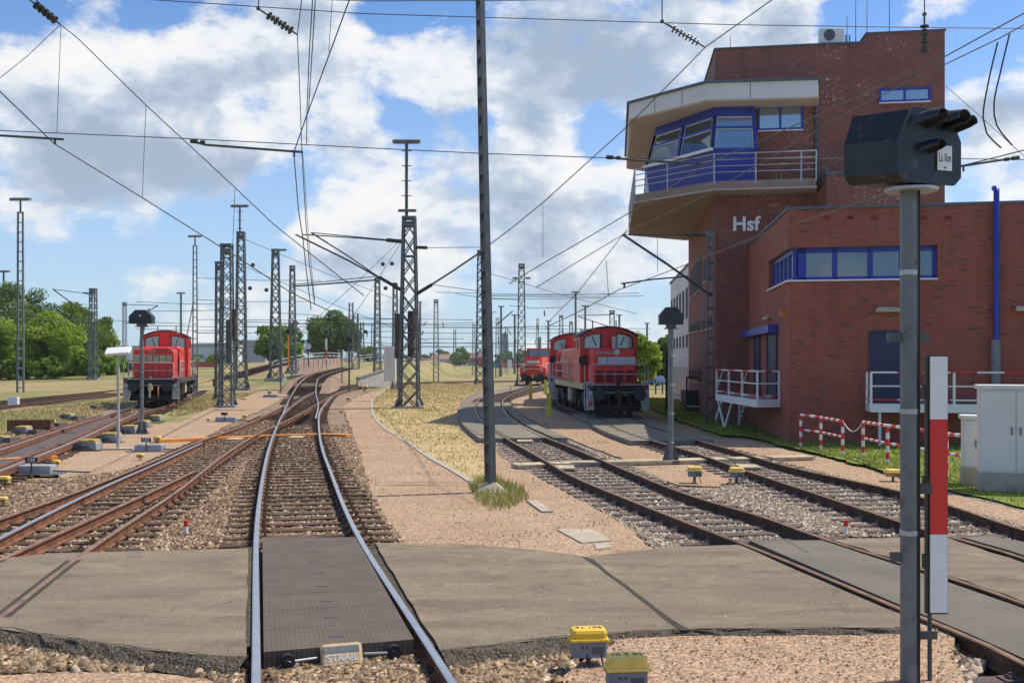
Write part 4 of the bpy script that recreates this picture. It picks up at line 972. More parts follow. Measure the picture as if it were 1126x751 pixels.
# window bands on the long left side of the tower
def side_windows(px0, px1, ya0, ya1, yb0, yb1, n):
    for k in range(n):
        t0, t1 = (k + .12) / n, (k + .88) / n; pa_, pb_ = px1 + (px0 - px1) * t0, px1 + (px0 - px1) * t1
        p, q = on_line_px(TL, TB, pa_), on_line_px(TL, TB, pb_)
        zt_ = zat(p, ya0 + (yb0 - ya0) * t0); zb_ = zat(p, ya1 + (yb1 - ya1) * t0); nn = nrm2(p, q); s = 1 if nn.x < 0 else -1
        w_ = bpy.data.objects.new('window', None); COL.objects.link(w_); w_.parent = tw
        m_ = MB(); panel(m_, p, q, zb_, zt_, 0, s * .015); m_.build('pane', 'glass_side', w_)
        m_ = MB(); panel(m_, p, q, zb_ - .07, zb_ - .002, 0, s * .06); m_.build('sill', 'cream', w_)
        m_ = MB(); panel(m_, p, q, zt_ + .002, zt_ + .07, 0, s * .04); m_.build('frame', 'loco_dark', w_)
side_windows(759, 772, 283, 316, 301, 329, 5); side_windows(773.5, 785, 279, 303, 289, 311, 3)
side_windows(757.5, 770, 354, 363, 358, 366, 5); side_windows(771, 783, 350, 360, 354, 363, 3)
side_windows(757.5, 772, 407, 420, 407, 418, 5)
text_mesh('Hsf', .76 * SB, 'sign_white', Matrix.Translation((*[c + n_ * .03 for c, n_ in zip(on_line_px(TL, TR, 820), (-.16, -1))], zb(7.80) )) @ Matrix.Rotation(math.atan2(TR[1] - TL[1], TR[0] - TL[0]), 4, 'Z') @ Matrix.Rotation(R(90), 4, 'X'), tw, 'lettering', .03, bold=.022)
# downpipe and wall box
p = on_line_px(TL, TR, 896.5); m = MB(); m.tube([(p[0], p[1] - .08, zb(8.2)), (p[0], p[1] - .08, zb(12.3))], .06, 8); m.build('downpipe', 'steel_dark', tw)
p = on_line_px(TL, TR, 893)
blk = [q2(11.72, 40.6), q2(15.4, 40.0), q2(15.4, 41.75), q2(11.72, 42.36)]
m = MB(); m.prism(blk, zb(3), zb(9.38)); m.build('stair_block', 'brick_tower', tw); coping(tw, blk, zb(9.38) + .001, .12, .06)
# roof kit: air conditioner, antennas
ac = thing('air_conditioner', 'beige air conditioning unit with round fan on the tower roof', 'air conditioner', (13.35 * 1.04, 44 * 1.04, T1 + .07))
pa_ = P(914, 43, 46.4); x_, y_, z_ = pa_.x, pa_.y, T1 + .07
m = MB(); m.rbox((x_, y_, z_ + .36), (1.0, .42, .62), .03); m.build('case', 'cabinet_grey', ac)
m = MB(); m.disc((x_ - .14, y_ - .235, z_ + .36), (0, 1, 0), .235, .04, 24); m.build('fan_grille', 'steel_dark', ac)
for s in (-1, 1): m = MB(); m.box((x_ + s * .36, y_, z_ + .025), (.08, .4, .05)); m.build('foot', 'steel_dark', ac)
for k in range(2): m = MB(); m.tube([(x_ + .62 + k * .16, y_, z_ - .02), (x_ + .62 + k * .16, y_, z_ + .42)], .03, 6); tag(m.build('vent_pipe', 'steel_dark'), ('short dark roof pipe right beside the air conditioner', 'short dark roof pipe just right of the other pipe')[k], 'vent pipe')
for k, (px, top) in enumerate(((931.5, 17), (941, 0), (953.3, 0), (978, -12), (803, 40))):
    p = on_line_px(TL, TR, px); y2 = p[1] + 2.0; x2 = p[0] * y2 / p[1]; zt2 = HC + (397 - top) / F * y2
    m = MB(); m.tube([(x2, y2, T1 + .02), (x2, y2, zt2)], [.025, .012], 5); m.box((x2, y2, T1 + .1), (.12, .12, .18))
    tag(m.build('antenna', 'steel_dark'), ['short thin antenna closest to the air conditioner', 'tall thin antenna left of the roof step', 'tall thin antenna at the roof step', 'tall thin antenna on the higher roof part', 'tiny antenna at the left end of the tower roof'][k], 'antenna')

# ---- low brick annex
an = thing('brick_annex', 'low brick building with a blue ribbon window round its corner', 'building', (14 * SB, 34 * SB, -.2))
def inset(a, b, c, d_):   # corner chain a-b-c moved inwards by d_
    n1, n2 = nrm2(a, b), nrm2(b, c); ctr = Vector((16 * SB, 37 * SB))
    if n1.dot(ctr - Vector(b)) < 0: n1 = -n1
    if n2.dot(ctr - Vector(b)) < 0: n2 = -n2
    return [tuple(Vector(a) + n1 * d_), tuple(Vector(b) + (n1 + n2) * d_ / (1 + n1.dot(n2))), tuple(Vector(c) + n2 * d_)]
th = .32
def lwall(z0, z1, a=LB, c=LR, name='wall'):
    i3 = inset(a, LC, c, th); m_ = MB(); m_.prism([a, LC, c, i3[2], i3[1], i3[0]], z0, z1); return m_.build(name, 'brick_low', an)
zw0 = zat(on_line_px(LC, LR, 900), 309.5); zw1 = zat(on_line_px(LC, LR, 900), 272); ztop = zb(6.92)
lwall(-.4, zw0); lwall(zw1, ztop)
# piers left and right of the ribbon window
pl_, pr_ = on_line_px(LC, LB, 845), on_line_px(LC, LR, 1031)
def pier(a, b):
    n = nrm2(a, b); ctr = Vector((16 * SB, 37 * SB)); n = n if n.dot(ctr - Vector(a)) > 0 else -n
    m_ = MB(); m_.prism([a, b, tuple(Vector(b) + n * th), tuple(Vector(a) + n * th)], zw0 + .001, zw1 - .001); m_.build('wall', 'brick_low', an)
pier(LB, pl_); pier(pr_, LR)
m = MB(); RB = (LR[0] + 1.5, LR[1] + 14); m.prism([inset(LB, LC, LR, .1)[0], inset(LB, LC, LR, .1)[1], inset(LB, LC, LR, .1)[2], RB, (LB[0] + 8, LB[1] + .5)], ztop - .25, ztop - .12); m.build('roof', 'concrete_grey', an)
i3 = inset(LB, LC, LR, th + .02); m = MB(); o3 = inset(LB, LC, LR, -.05); m.prism([o3[0], o3[1], o3[2], i3[2], i3[1], i3[0]], ztop + .001, ztop + .09); m.build('coping', 'roof_edge', an)
# ribbon window assembly, set back
iw = inset(pl_, LC, pr_, .16); ig = inset(pl_, LC, pr_, .24)
rw = bpy.data.objects.new('ribbon_window', None); COL.objects.link(rw); rw.parent = an
def mull(m_, a, b, t, w_, z0, z1, dep=.12):
    d = (Vector(b) - Vector(a)); L_ = d.length; d.normalize(); c_ = Vector(a) + d * (L_ * t); n = nrm2(a, b); ctr = Vector((16 * SB, 37 * SB)); n = n if n.dot(ctr - c_) > 0 else -n
    q = [tuple(c_ - d * w_ / 2), tuple(c_ + d * w_ / 2), tuple(c_ + d * w_ / 2 + n * dep), tuple(c_ - d * w_ / 2 + n * dep)]; m_.prism(q, z0, z1)
front_ts = []
Lf = (Vector(iw[2]) - Vector(iw[1])).length
for px in (882, 918, 957, 992): p = on_line_px(iw[1], iw[2], px); front_ts.append((Vector(p) - Vector(iw[1])).length / Lf)
front_ts.append(.985)
fr = MB()
for t_, w_ in zip(front_ts, (.26, .16, .16, .16, .12)): mull(fr, iw[1], iw[2], max(t_, .02), w_, zw0, zw1)
for t_ in (.0, .22, .42, .62, .82, .99): mull(fr, iw[1], iw[0], max(t_, .02), .13, zw0, zw1)
for z0, z1 in ((zw0, zw0 + .16), (zw1 - .16, zw1)):
    for a, b in ((iw[1], iw[2]), (iw[1], iw[0])):
        n = nrm2(a, b); ctr = Vector((16 * SB, 37 * SB)); n = n if n.dot(ctr - Vector(a)) > 0 else -n
        q = [a, b, tuple(Vector(b) + n * .10), tuple(Vector(a) + n * .10)]; fr.prism(q, z0 + .002, z1 - .002)
fr.build('frame', 'blue_frame', rw)
ts = front_ts
for k in range(4):
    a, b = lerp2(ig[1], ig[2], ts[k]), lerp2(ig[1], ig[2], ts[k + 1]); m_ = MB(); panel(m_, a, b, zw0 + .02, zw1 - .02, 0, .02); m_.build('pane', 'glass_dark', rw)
ts2 = (.0, .22, .42, .62, .82, .99)
for k in range(5):
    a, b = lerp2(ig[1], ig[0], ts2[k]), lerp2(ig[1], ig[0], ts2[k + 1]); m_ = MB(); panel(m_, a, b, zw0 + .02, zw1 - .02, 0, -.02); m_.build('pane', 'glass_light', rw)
o2 = inset(pl_, LC, pr_, -.08); i2 = inset(pl_, LC, pr_, .16); m = MB(); m.prism([o2[0], o2[1], o2[2], i2[2], i2[1], i2[0]], zw0 + .003, zw0 + .05); m.build('sill', 'white_paint', rw)
# doors
def door_on(a, b, px0, px1, y0, z0, off=.03, mat='blue_door'):
    p, q = on_line_px(a, b, px0), on_line_px(a, b, px1); n = nrm2(p, q); s = -1 if n.dot(Vector(p)) > 0 else 1
    d = bpy.data.objects.new('door', None); COL.objects.link(d); d.parent = an
    zt_ = zat(p, y0); m_ = MB(); panel(m_, p, q, z0, zt_, 0, s * off); m_.build('leaf', mat, d)
    m_ = MB(); D = (Vector(q) - Vector(p)).normalized() * .06
    panel(m_, tuple(Vector(p) - D), tuple(Vector(p) + D), z0, zt_ + .06, 0, s * (off + .04)); panel(m_, tuple(Vector(q) - D), tuple(Vector(q) + D), z0, zt_ + .06, 0, s * (off + .04)); panel(m_, p, q, zt_ + .001, zt_ + .10, 0, s * (off + .038)); m_.build('frame', mat, d)
    h_ = lerp2(p, q, .85); nn = n * s; m_ = MB(); m_.tube([(h_[0] + nn.x * .05, h_[1] + nn.y * .05, z0 + 1.0), (h_[0] + nn.x * .12, h_[1] + nn.y * .12, z0 + 1.0), (h_[0] + nn.x * .12 - .1, h_[1] + nn.y * .12, z0 + 1.0)], .015, 6); m_.build('handle', 'galv', d)
zfl = zb(1.22)
door_on(LC, LR, 957.5, 1000, 367, zfl); door_on(LC, LB, 855, 845, 366, zfl); door_on(LC, LB, 836.5, 831, 365, zfl)
p, q = on_line_px(LC, LB, 856), on_line_px(LC, LB, 823); m = MB(); n = nrm2(p, q); s = 1 if n.x < 0 else -1
panel(m, p, q, zat(p, 365.5), zat(p, 357), 0, s * .35); m.build('door_canopy', 'blue_frame', an)
# lamps on the wall, orange beacon, vents, pipe
def wall_lamp(a, b, px, py, mat='cream', w_=.6, lab=''):
    p = on_line_px(a, b, px); n = nrm2(a, b); n = n if n.dot(Vector(p)) < 0 else -n; z = zat(p, py); d = Vector((b[0] - a[0], b[1] - a[1])).normalized(); ang = math.atan2(d.y, d.x)
    t_ = thing('wall_lamp', lab, 'wall lamp', (p[0] + n.x * .06, p[1] + n.y * .06, z)); m_ = MB(); m_.rbox((0, 0, 0), (w_, .16, .12), .04); m_.xform(Matrix.Translation((p[0] + n.x * .12, p[1] + n.y * .12, z)) @ Matrix.Rotation(ang, 4, 'Z')); m_.build('diffuser', mat, t_)
    m_ = MB(); m_.box((p[0] + n.x * .03, p[1] + n.y * .03, z + .05), (w_ * .8, .06, .08), ang); m_.build('bracket', 'galv', t_)
wall_lamp(LC, LR, 976, 341, lab='oblong cream wall lamp above the dark front door', w_=.75); wall_lamp(LC, LR, 1125, 340, lab='oblong cream wall lamp right of the blue pipe', w_=.5); wall_lamp(LC, LB, 846, 350, lab='oblong cream wall lamp above the side door', w_=.7)
p = on_line_px(LC, LB, 864); n = nrm2(LC, LB); n = n if n.x < 0 else -n; z = zat(p, 345.5)
t = thing('warning_beacon', 'small orange beacon on the brick wall left of the corner', 'beacon', (p[0], p[1], z)); m = MB(); m.box((p[0] + n.x * .07, p[1] + n.y * .07, z), (.14, .14, .2)); m.build('housing', 'orange', t); m = MB(); m.tube([(p[0] + n.x * .12, p[1] + n.y * .12, z - .08), (p[0] + n.x * .12, p[1] + n.y * .12, z + .16)], .08, 10); m.build('lens', 'container_orange', t)
for k, px in enumerate((909, 935, 961, 1016, 1042)):
    p, q = on_line_px(LC, LR, px - 3.5), on_line_px(LC, LR, px + 3.5); m = MB(); panel(m, p, q, zat(p, 241.5), zat(p, 237.5), 0, .02 if nrm2(p, q).y < 0 else -.02); m.build('vent', 'loco_grille', an)
p = on_line_px(LC, LR, 1092.5); yy = p[1] - .16; k = yy / p[1]
t = thing('blue_pipe', 'tall bright blue pipe climbing the brick wall above the roof', 'pipe', (p[0], yy, -.2))
m = MB(); zt_ = zat(p, 209); m.tube([(p[0] + .02, yy, zat(p, 374)), (p[0] + .02, yy, zt_ - .1), (p[0] + .04, yy + .05, zt_), (p[0] + .04, yy + .2, zt_ + .06)], .09, 14); m.build('pipe', 'blue_frame', t)
m = MB(); m.tube([(p[0], yy, -.1), (p[0], yy, zat(p, 374))], .14, 14); m.build('lower_pipe', 'box_grey', t)
for py in (340, 262): m = MB(); z = zat(p, py); m.box((p[0], yy + .07, z), (.34, .2, .04)); m.build('bracket', 'steel_dark', t)

# ---- loading platforms with white skirts and banded handrails
def banded(parent, a, b, r, n, first=0, name='rail'):
    a, b = Vector(a), Vector(b)
    m_ = MB()
    for k in range(n): m_.tube([a.lerp(b, k / n), a.lerp(b, (k + 1) / n)], r, 8, mi=(k + first) % 2, caps=(k in (0, n - 1)))
    return m_.build(name, ['white_paint', 'sign_red'], parent)
def platform(label, poly, runs, legs):
    c = Vector((sum(p[0] for p in poly) / len(poly), sum(p[1] for p in poly) / len(poly))); t_ = thing('loading_platform', label, 'platform', (c.x, c.y, zb(1.0)))
    m_ = MB(); m_.prism(poly, zb(1.18), zb(1.24)); m_.build('deck', 'concrete_grey', t_)
    zt_ = zb(2.13)
    for i, (a, b, n, inner) in enumerate(runs):
        m_ = MB(); d = (Vector(b) - Vector(a)).normalized() * .0; m_.beam((a[0], a[1], zb(1.13) - .004 * i), (b[0], b[1], zb(1.13) - .004 * i), .05 + .02 * i, .26); m_.build('skirt', 'white_paint', t_)
        banded(t_, (a[0], a[1], zt_), (b[0], b[1], zt_), .032, n); banded(t_, (a[0], a[1], zb(1.36)), (b[0], b[1], zb(1.36)), .026, n, 1, 'kick_rail')
        m_ = MB(); m_.tube([(a[0], a[1], (zt_ + zb(1.36)) / 2), (b[0], b[1], (zt_ + zb(1.36)) / 2)], .026, 8); m_.build('mid_rail', 'white_paint', t_)
        for k in range(0 if i == 0 else 1, inner + 1):
            q = lerp2(a, b, k / inner)
            if i == 0 and k == inner and (runs[1][1] == a or False): continue
            m_ = MB(); m_.beam((q[0], q[1], zb(1.02)), (q[0], q[1], zt_), .065, .065); m_.build('post', 'white_paint', t_)
    for a, b in legs: m_ = MB(); m_.beam(a, b, .07, .07); m_.build('leg', 'white_paint', t_)
    return t_
pw0, pw1 = on_line_px(LC, LR, 953), (LR[0], LR[1]); nn = nrm2(LC, LR); nn = nn if nn.y < 0 else -nn
f0, f1 = tuple(Vector(pw0) + nn * 1.15), tuple(Vector(pw1) + nn * 1.15)
platform('long loading platform with banded handrail along the front brick wall', [tuple(Vector(pw0) + nn * .01), f0, f1, tuple(Vector(pw1) + nn * .01)], [(tuple(Vector(pw0) + nn * .05), f0, 2, 1), (f0, f1, 22, 7)], [((f0[0] + .3, f0[1] + .1, -.2), (f0[0] + .3, f0[1] + .1, zb(1.0))), ((f0[0] + 5, f0[1] - .8, -.2), (f0[0] + 5, f0[1] - .8, zb(1.0)))])
a1, a2 = q2(7.62, 33.9), q2(7.5, 40.0); b1_, b2_ = q2(8.33, 34.05), q2(8.92, 40.0)
sp_ = platform('short loading platform with steps at the side door of the brick building', [a1, b1_, b2_, a2], [(a1, b1_, 3, 1), (a1, a2, 6, 3)], [((a2[0] + .25, a2[1] - .4, -.2), (a2[0] + .05, a2[1] - .1, zb(1.0))), ((a2[0] + .25, a2[1] - .4, -.2), (a2[0] + .45, a2[1] - .9, zb(1.0))), ((a2[0] + .95, a2[1] + .3, -.2), (a2[0] + 1.0, a2[1] + .1, zb(1.0)))])
for k in range(5):
    m = MB(); y0 = a2[1] + .2 + k * .28; z = zb(1.05) - (k + 1) * .2; m.box((a2[0] + .75, y0, z), (1.0, .28, .05)); m.build('step', 'steel_grey', sp_)
for s in (.25, 1.25): m = MB(); m.beam((a2[0] + s, a2[1] + .05, zb(1.1)), (a2[0] + s, a2[1] + 1.7, -.1), .05, .16); m.build('stringer', 'white_paint', sp_); m = MB(); m.tube([(a2[0] + s, a2[1] + .05, zb(2.1)), (a2[0] + s, a2[1] + 1.7, .95), (a2[0] + s, a2[1] + 1.7, -.15)], .03, 8); m.build('step_rail', 'white_paint', sp_)
# yellow-green weed on the balcony
blades('balcony_weed', [[q2(10.0, 41.6), q2(10.4, 41.6), q2(10.4, 41.9), q2(10.0, 41.9)]], 90, .35, zb(9.3), 'blade', 'small yellow-green weed on the balcony floor', wd=.02)

# dark skip and open crate-like frame beside the tower
p = W(766, 453, -.17); t = thing('waste_skip', 'dark open waste container against the tower side', 'skip', (p.x, p.y, -.2))
m = MB(); m.box((p.x, p.y + 1.2, .45), (1.0, 1.6, .95)); m.build('bin', 'dumpster', t)
for s in (-1, 1): m = MB(); m.beam((p.x + s * .46, p.y + .35, -.1), (p.x + s * .46, p.y + .35, 1.65), .08); m.build('upright', 'dumpster', t)
m = MB(); m.beam((p.x - .46, p.y + .35, 1.6), (p.x + .46, p.y + .35, 1.6), .09); m.build('top_bar', 'dumpster', t)
m = MB(); m.box((p.x + .1, p.y - .1, .12), (1.1, .7, .08)); m.build('pallet_top', 'wood_beige', t)

# white building behind with tall slit windows
WB0, WB1 = q2(9.6, 59.3), q2(10.75, 74); WB2 = (WB1[0] + 12, WB1[1]); WB3 = (WB0[0] + 12, WB0[1])
wb = thing('office_building', 'white building with slit windows behind the brick tower', 'building', (WB0[0] + 5, 70, -.2))
m = MB(); m.prism([WB0, WB1, WB2, WB3], -.4, zb(7.65)); m.build('wall', 'white_wall', wb); coping(wb, [WB0, WB1, WB2, WB3], zb(7.65) + .001, .12, .08)
for row, (za, zc, n, w_) in enumerate(((zb(4.9), zb(6.5), 6, .5), (zb(3.3), zb(3.9), 6, .45), (zb(.4), zb(2.1), 6, .5))):
    for k in range(n):
        t0 = (k + .25) / n; t1 = (k + .25 + w_) / n; a, b = lerp2(WB0, WB1, t0), lerp2(WB0, WB1, t1); s = 1 if nrm2(a, b).x < 0 else -1
        w__ = bpy.data.objects.new('window', None); COL.objects.link(w__); w__.parent = wb
        m = MB(); panel(m, a, b, za, zc, 0, s * .02); m.build('pane', 'glass_side' if row < 2 else 'pane_pale', w__)
        m = MB(); panel(m, a, b, za - .08, za - .002, 0, s * .08); m.build('sill', 'far_grey', w__)

# ---- banded barriers on the lawn
def barrier(label, pts, group='red and white tube barriers on the lawn'):
    base = [W(px, yb, -.17) for px, yt, yb in pts]; tops = [HC - (yt - 397) / F * b_.y for (px, yt, yb), b_ in zip(pts, base)]
    t_ = thing('tube_barrier', label, 'barrier', tuple(base[0]), group)
    for i, (b_, zt_) in enumerate(zip(base, tops)): banded(t_, (b_.x, b_.y, -.22), (b_.x, b_.y, zt_), .045, 6, 0, 'post')
    for i in range(len(base) - 1):
        a, b = base[i], base[i + 1]; n = max(4, int((b - a).length / .22))
        banded(t_, (a.x, a.y, tops[i]), (b.x, b.y, tops[i + 1]), .042, n); banded(t_, (a.x, a.y, tops[i] * .5 - .05), (b.x, b.y, tops[i + 1] * .5 - .05), .036, n, 1, 'mid_rail')
barrier('shorter banded barrier nearer the building corner', [(880.5, 456, 491), (902.5, 459, 494), (926.5, 463, 500)])
barrier('longer banded barrier running to the grey cabinets', [(949, 464, 502), (976, 468, 510), (1008, 472, 516), (1041, 477, 523), (1078, 481, 532)])
a, b = W(926.5, 500, -.17), W(949, 502, -.17); m = MB()
m.tube([Vector((a.x + (b.x - a.x) * t_, a.y + (b.y - a.y) * t_, .78 - .28 * sin(pi * t_))) for t_ in np.linspace(0, 1, 9)], .014, 6); tag(m.build('barrier_chain', 'white_paint'), 'sagging white chain linking the two banded barriers', 'chain')
# ---- grey cabinets
def cabinet(label, c, d, rz, doors, hat=True):
    t_ = thing('switch_cabinet', label, 'cabinet', (c[0], c[1], -.2)); Mx = Matrix.Translation((c[0], c[1], 0)) @ Matrix.Rotation(rz, 4, 'Z'); w_, dp, h_ = d
    def put(m__, name, mat, par=t_): m__.xform(Mx); return m__.build(name, mat, par)
    m__ = MB(); m__.box((0, 0, .0), (w_ + .04, dp + .04, .42)); put(m__, 'plinth', 'concrete')
    m__ = MB(); m__.rbox((0, 0, .21 + h_ / 2), (w_, dp, h_), .01); put(m__, 'case', 'cabinet_grey')
    m__ = MB(); m__.rbox((0, 0, .21 + h_ + .04), (w_ + .1, dp + .12, .08), .02); put(m__, 'roof', 'cabinet_grey')
    for k in range(doors):
        x0 = -w_ / 2 + w_ * (k + .5) / doors; m__ = MB(); m__.rbox((x0, -dp / 2 - .012, .21 + h_ / 2), (w_ / doors - .03, .022, h_ - .08), .006); dr = put(m__, 'door', 'cabinet_grey')
        m__ = MB(); m__.box((x0 + (w_ / doors) * .38 * (1 if k % 2 == 0 else -1), -dp / 2 - .03, .21 + h_ * .5), (.035, .03, .16)); put(m__, 'handle', 'box_grey', dr)
    return t_, put
ANGC = R(-17)
c1 = W(1125, 541, -.17); 
cb, put = cabinet('big pale grey switch cabinet beside the barrier', (c1.x + .25, c1.y + .15), (2.0, .55, 1.68), ANGC, 3)
c2 = W(1078, 533, -.17)
cb2, put2 = cabinet('small pale grey cabinet attached left of the big one', (c2.x - .08, c2.y + .02), (.56, .45, 1.02), ANGC, 2)
m = MB(); m.add([(.10, -.262, .78), (.16, -.262, .78), (.13, -.262, .84)], [(0, 1, 2)]); put2(m, 'warning_sign', 'yellow', cb2)

for k in range(5): m = MB(); m.box((-.67, -.292, 1.62 + k * .035), (.26, .006, .014)); put(m, 'vent_slot', 'box_grey', cb)
m = MB(); m.box((.0, -.292, 1.55), (.09, .004, .06)); put(m, 'label_plate', 'sign_white', cb)
# ================================================================== LOCOMOTIVES
def loco(label, front, heading, variant, group, z=0.0, zs=1.0):
    """front: plan point of the front buffer beam; heading: direction the engine stretches away in (rotation of local +Y)"""
    t = thing('shunting_locomotive', label, 'locomotive', (front[0], front[1], z), group); t.rotation_euler = (0, 0, heading)
    def b(m_, name, mat, par=None): return m_.build(name, mat, par or t, world=False)
    Wd = 2.72 if variant == 'rear_hood' else 2.9
    Ln = 14.2
    front_cab = variant == 'rear_hood'
    # frame, beams
    m = MB(); m.box((0, Ln / 2, 1.30), (Wd - .3, Ln - .5, .26)); b(m, 'frame', 'underframe')
    for s in (-1, 1):
        m = MB(); m.box((s * (Wd / 2 - .04), Ln / 2, 1.36), (.08, Ln - 2.6, .27)); b(m, 'side_beam', 'cream' if front_cab else 'loco_dark')
    m = MB(); m.box((0, Ln / 2, 1.455), (Wd, Ln - 1.2, .035)); b(m, 'walkway', 'loco_dark')
    for y0 in (0, Ln):
        sg = 1 if y0 == 0 else -1
        m = MB(); m.box((0, y0 + sg * .2, 1.22), (2.46, .24, .42)); m.box((0, y0 + sg * .2, 1.455), (2.5, .34, .04), mi=1); m.box((0, y0 + sg * .1, 1.12), (2.4, .05, .03), mi=1); bb = b(m, 'buffer_beam', ['underframe', 'loco_grey'])
        for s in (-1, 1):
            m = MB(); m.tube([(s * .875, y0 + sg * .1, 1.03), (s * .875, y0 - sg * .28, 1.03)], .13, 14); m.disc((s * .875, y0 - sg * .33, 1.03), (0, 1, 0), .27, .07, 24); m.disc((s * .875, y0 - sg * .0, 1.03), (0, 1, 0), .19, .2, 16); b(m, 'buffer', 'black')
        m = MB(); m.box((0, y0 - sg * .05, 1.0), (.22, .5, .26)); m.box((0, y0 - sg * .34, 1.02), (.16, .16, .42)); m.tube([(0, y0 - sg * .38, 1.2), (0, y0 - sg * .42, .72), (0, y0 - sg * .36, .45)], .05, 8)
        m.box((.0, y0 + sg * .0, 1.55), (.16, .16, .42) if y0 == 0 and front_cab else (.1, .1, .1)); b(m, 'coupler', 'rust_dark' if front_cab else 'cream')
        for s in (-1, 1):
            m = MB(); m.tube([(s * .42, y0 - sg * .02, 1.05), (s * .42, y0 - sg * .25, .75), (s * .44, y0 - sg * .18, .45)], .035, 6); b(m, 'brake_hose', 'container_orange' if not front_cab and y0 == 0 else 'rubber')
        m = MB(); m.box((0, y0 + sg * .55, .42), (2.3, .05, .35)); b(m, 'rail_guard', 'underframe')
    # fuel tank / battery boxes between the bogies, bogies with wheels
    m = MB(); m.rbox((0, Ln / 2, .80), (2.3, 3.0, .72), .08); b(m, 'fuel_tank', 'underframe')
    for s in (-1, 1): m = MB(); m.box((s * 1.22, Ln / 2 - .1, .86), (.12, 1.3, .62)); b(m, 'battery_box', 'concrete')
    for yb_ in (2.7, Ln - 2.7):
        bo = bpy.data.objects.new('bogie', None); COL.objects.link(bo); bo.parent = t
        m = MB()
        for s in (-1, 1): m.box((s * 1.02, yb_, .62), (.16, 3.3, .3)); m.box((s * 1.06, yb_, .9), (.2, 1.0, .3)); [m.box((s * 1.13, yb_ + q * 1.15, .52), (.16, .42, .40)) for q in (-1, 1)]
        m.box((0, yb_, .75), (2.0, .5, .3)); m.build('bogie_frame', 'underframe', bo, world=False)
        for q in (-1, 1):
            m = MB()
            for s in (-1, 1): m.disc((s * .76, yb_ + q * 1.15, .5), (1, 0, 0), .5, .12, 28, mi=0); m.disc((s * .70, yb_ + q * 1.15, .5), (1, 0, 0), .53, .03, 28, mi=0)
            m.tube([(-.75, yb_ + q * 1.15, .5), (.75, yb_ + q * 1.15, .5)], .09, 10); m.build('wheelset', 'rust_dark', bo, world=False)
    # steps with lamps at the corners
    for y0 in (0, Ln):
        sg = 1 if y0 == 0 else -1
        for s in (-1, 1):
            x0 = s * (Wd / 2 - .16); cs_ = bpy.data.objects.new('corner_step', None); COL.objects.link(cs_); cs_.parent = t
            m = MB(); m.rbox((x0, y0 + sg * .16, .98), (.34, .06, 1.22), .02); m.build('face_plate', 'loco_grey', cs_, world=False)
            for zz_, mt in ((1.38, 'lamp_red'), (1.10, 'lamp_clear')):
                m = MB(); m.disc((x0, y0 + sg * .10, zz_), (0, 1, 0), .105, .06, 20); m.build('lamp', mt, cs_, world=False)
                m = MB(); m.disc((x0, y0 + sg * .115, zz_), (0, 1, 0), .13, .04, 20); m.build('lamp_ring', 'loco_dark', cs_, world=False)
            m = MB(); m.box((x0, y0 + sg * .55, .36), (.34, .75, .04)); m.box((x0, y0 + sg * .55, .82), (.34, .6, .04)); m.box((x0 + s * .15, y0 + sg * .9, .9), (.03, .03, 1.1)); m.build('tread', 'loco_grey', cs_, world=False)
            m = MB(); m.tube([(x0 + s * .19, y0 + sg * .5, .45), (x0 + s * .19, y0 + sg * .5, 2.3)], .022, 6); m.build('grab_rail', 'galv', cs_, world=False)
    # handrails
    def hrail(pts, r=.022, n='handrail'): m_ = MB(); m_.tube(pts, r, 6); b(m_, n, 'loco_grey')
    for y0 in (0, Ln):
        sg = 1 if y0 == 0 else -1; y_ = y0 + sg * .22; q = 1.2
        hrail([(-q, y_, 1.45), (-q, y_, 2.26), (-q + .1, y_, 2.36), (q - .1, y_, 2.36), (q, y_, 2.26), (q, y_, 1.45)], .026)
        hrail([(-q, y_, 1.93), (q, y_, 1.93)], .02)
    for s in (-1, 1):
        x0 = s * (Wd / 2 - .05)
        segs = ((2.9 if not front_cab else 3.9, 5.6), (5.9, 8.2), (9.0, 12.4)) if not front_cab else ((3.8, 6.4), (6.8, 9.4), (9.9, 12.8))
        if not front_cab: segs = ((2.0, 4.6), (8.6, 12.6))
        for (ya, yb__) in segs:
            hrail([(x0, ya, 1.47), (x0, ya, 2.35), (x0, ya + .12, 2.45), (x0, yb__ - .12, 2.45), (x0, yb__, 2.35), (x0, yb__, 1.47)])
            hrail([(x0, ya, 1.95), (x0, yb__, 1.95)], .018); hrail([(x0, (ya + yb__) / 2, 1.47), (x0, (ya + yb__) / 2, 2.45)], .018)
    # hoods
    def hood(y0, y1, w_, z1, r=.14, slope=.0, mat='loco_red', name='hood'):
        prof = []
        hx = w_ / 2
        for cx, a0 in ((hx - r, 0), (-hx + r, 90)):
            for i in range(6): a = R(a0 + 18 * i); prof.append((cx + r * cos(a), z1 - r + r * sin(a)))
        prof = [(hx, 1.47)] + prof + [(-hx, 1.47)]; n = len(prof)
        rings = []
        for (yy, ins) in ((y0, .10), (y0 + .03, .04), (y0 + .10, 0), (y1, 0)):
            rings.append([(x * (1 - ins / hx) if True else x, yy + slope * (zz_ - 1.47), zz_ - (ins if zz_ > z1 - r * 1.2 else 0)) for x, zz_ in prof])
        vs = [v for r_ in rings for v in r_]; m_ = MB()
        m_.add(vs, [(j * n + i, j * n + i + 1, (j + 1) * n + i + 1, (j + 1) * n + i) for j in range(3) for i in range(n - 1)], 0, False)
        m_.add(rings[0], [tuple(range(n))[::-1]]); m_.add(rings[-1], [tuple(range(n))]); return b(m_, name, mat)
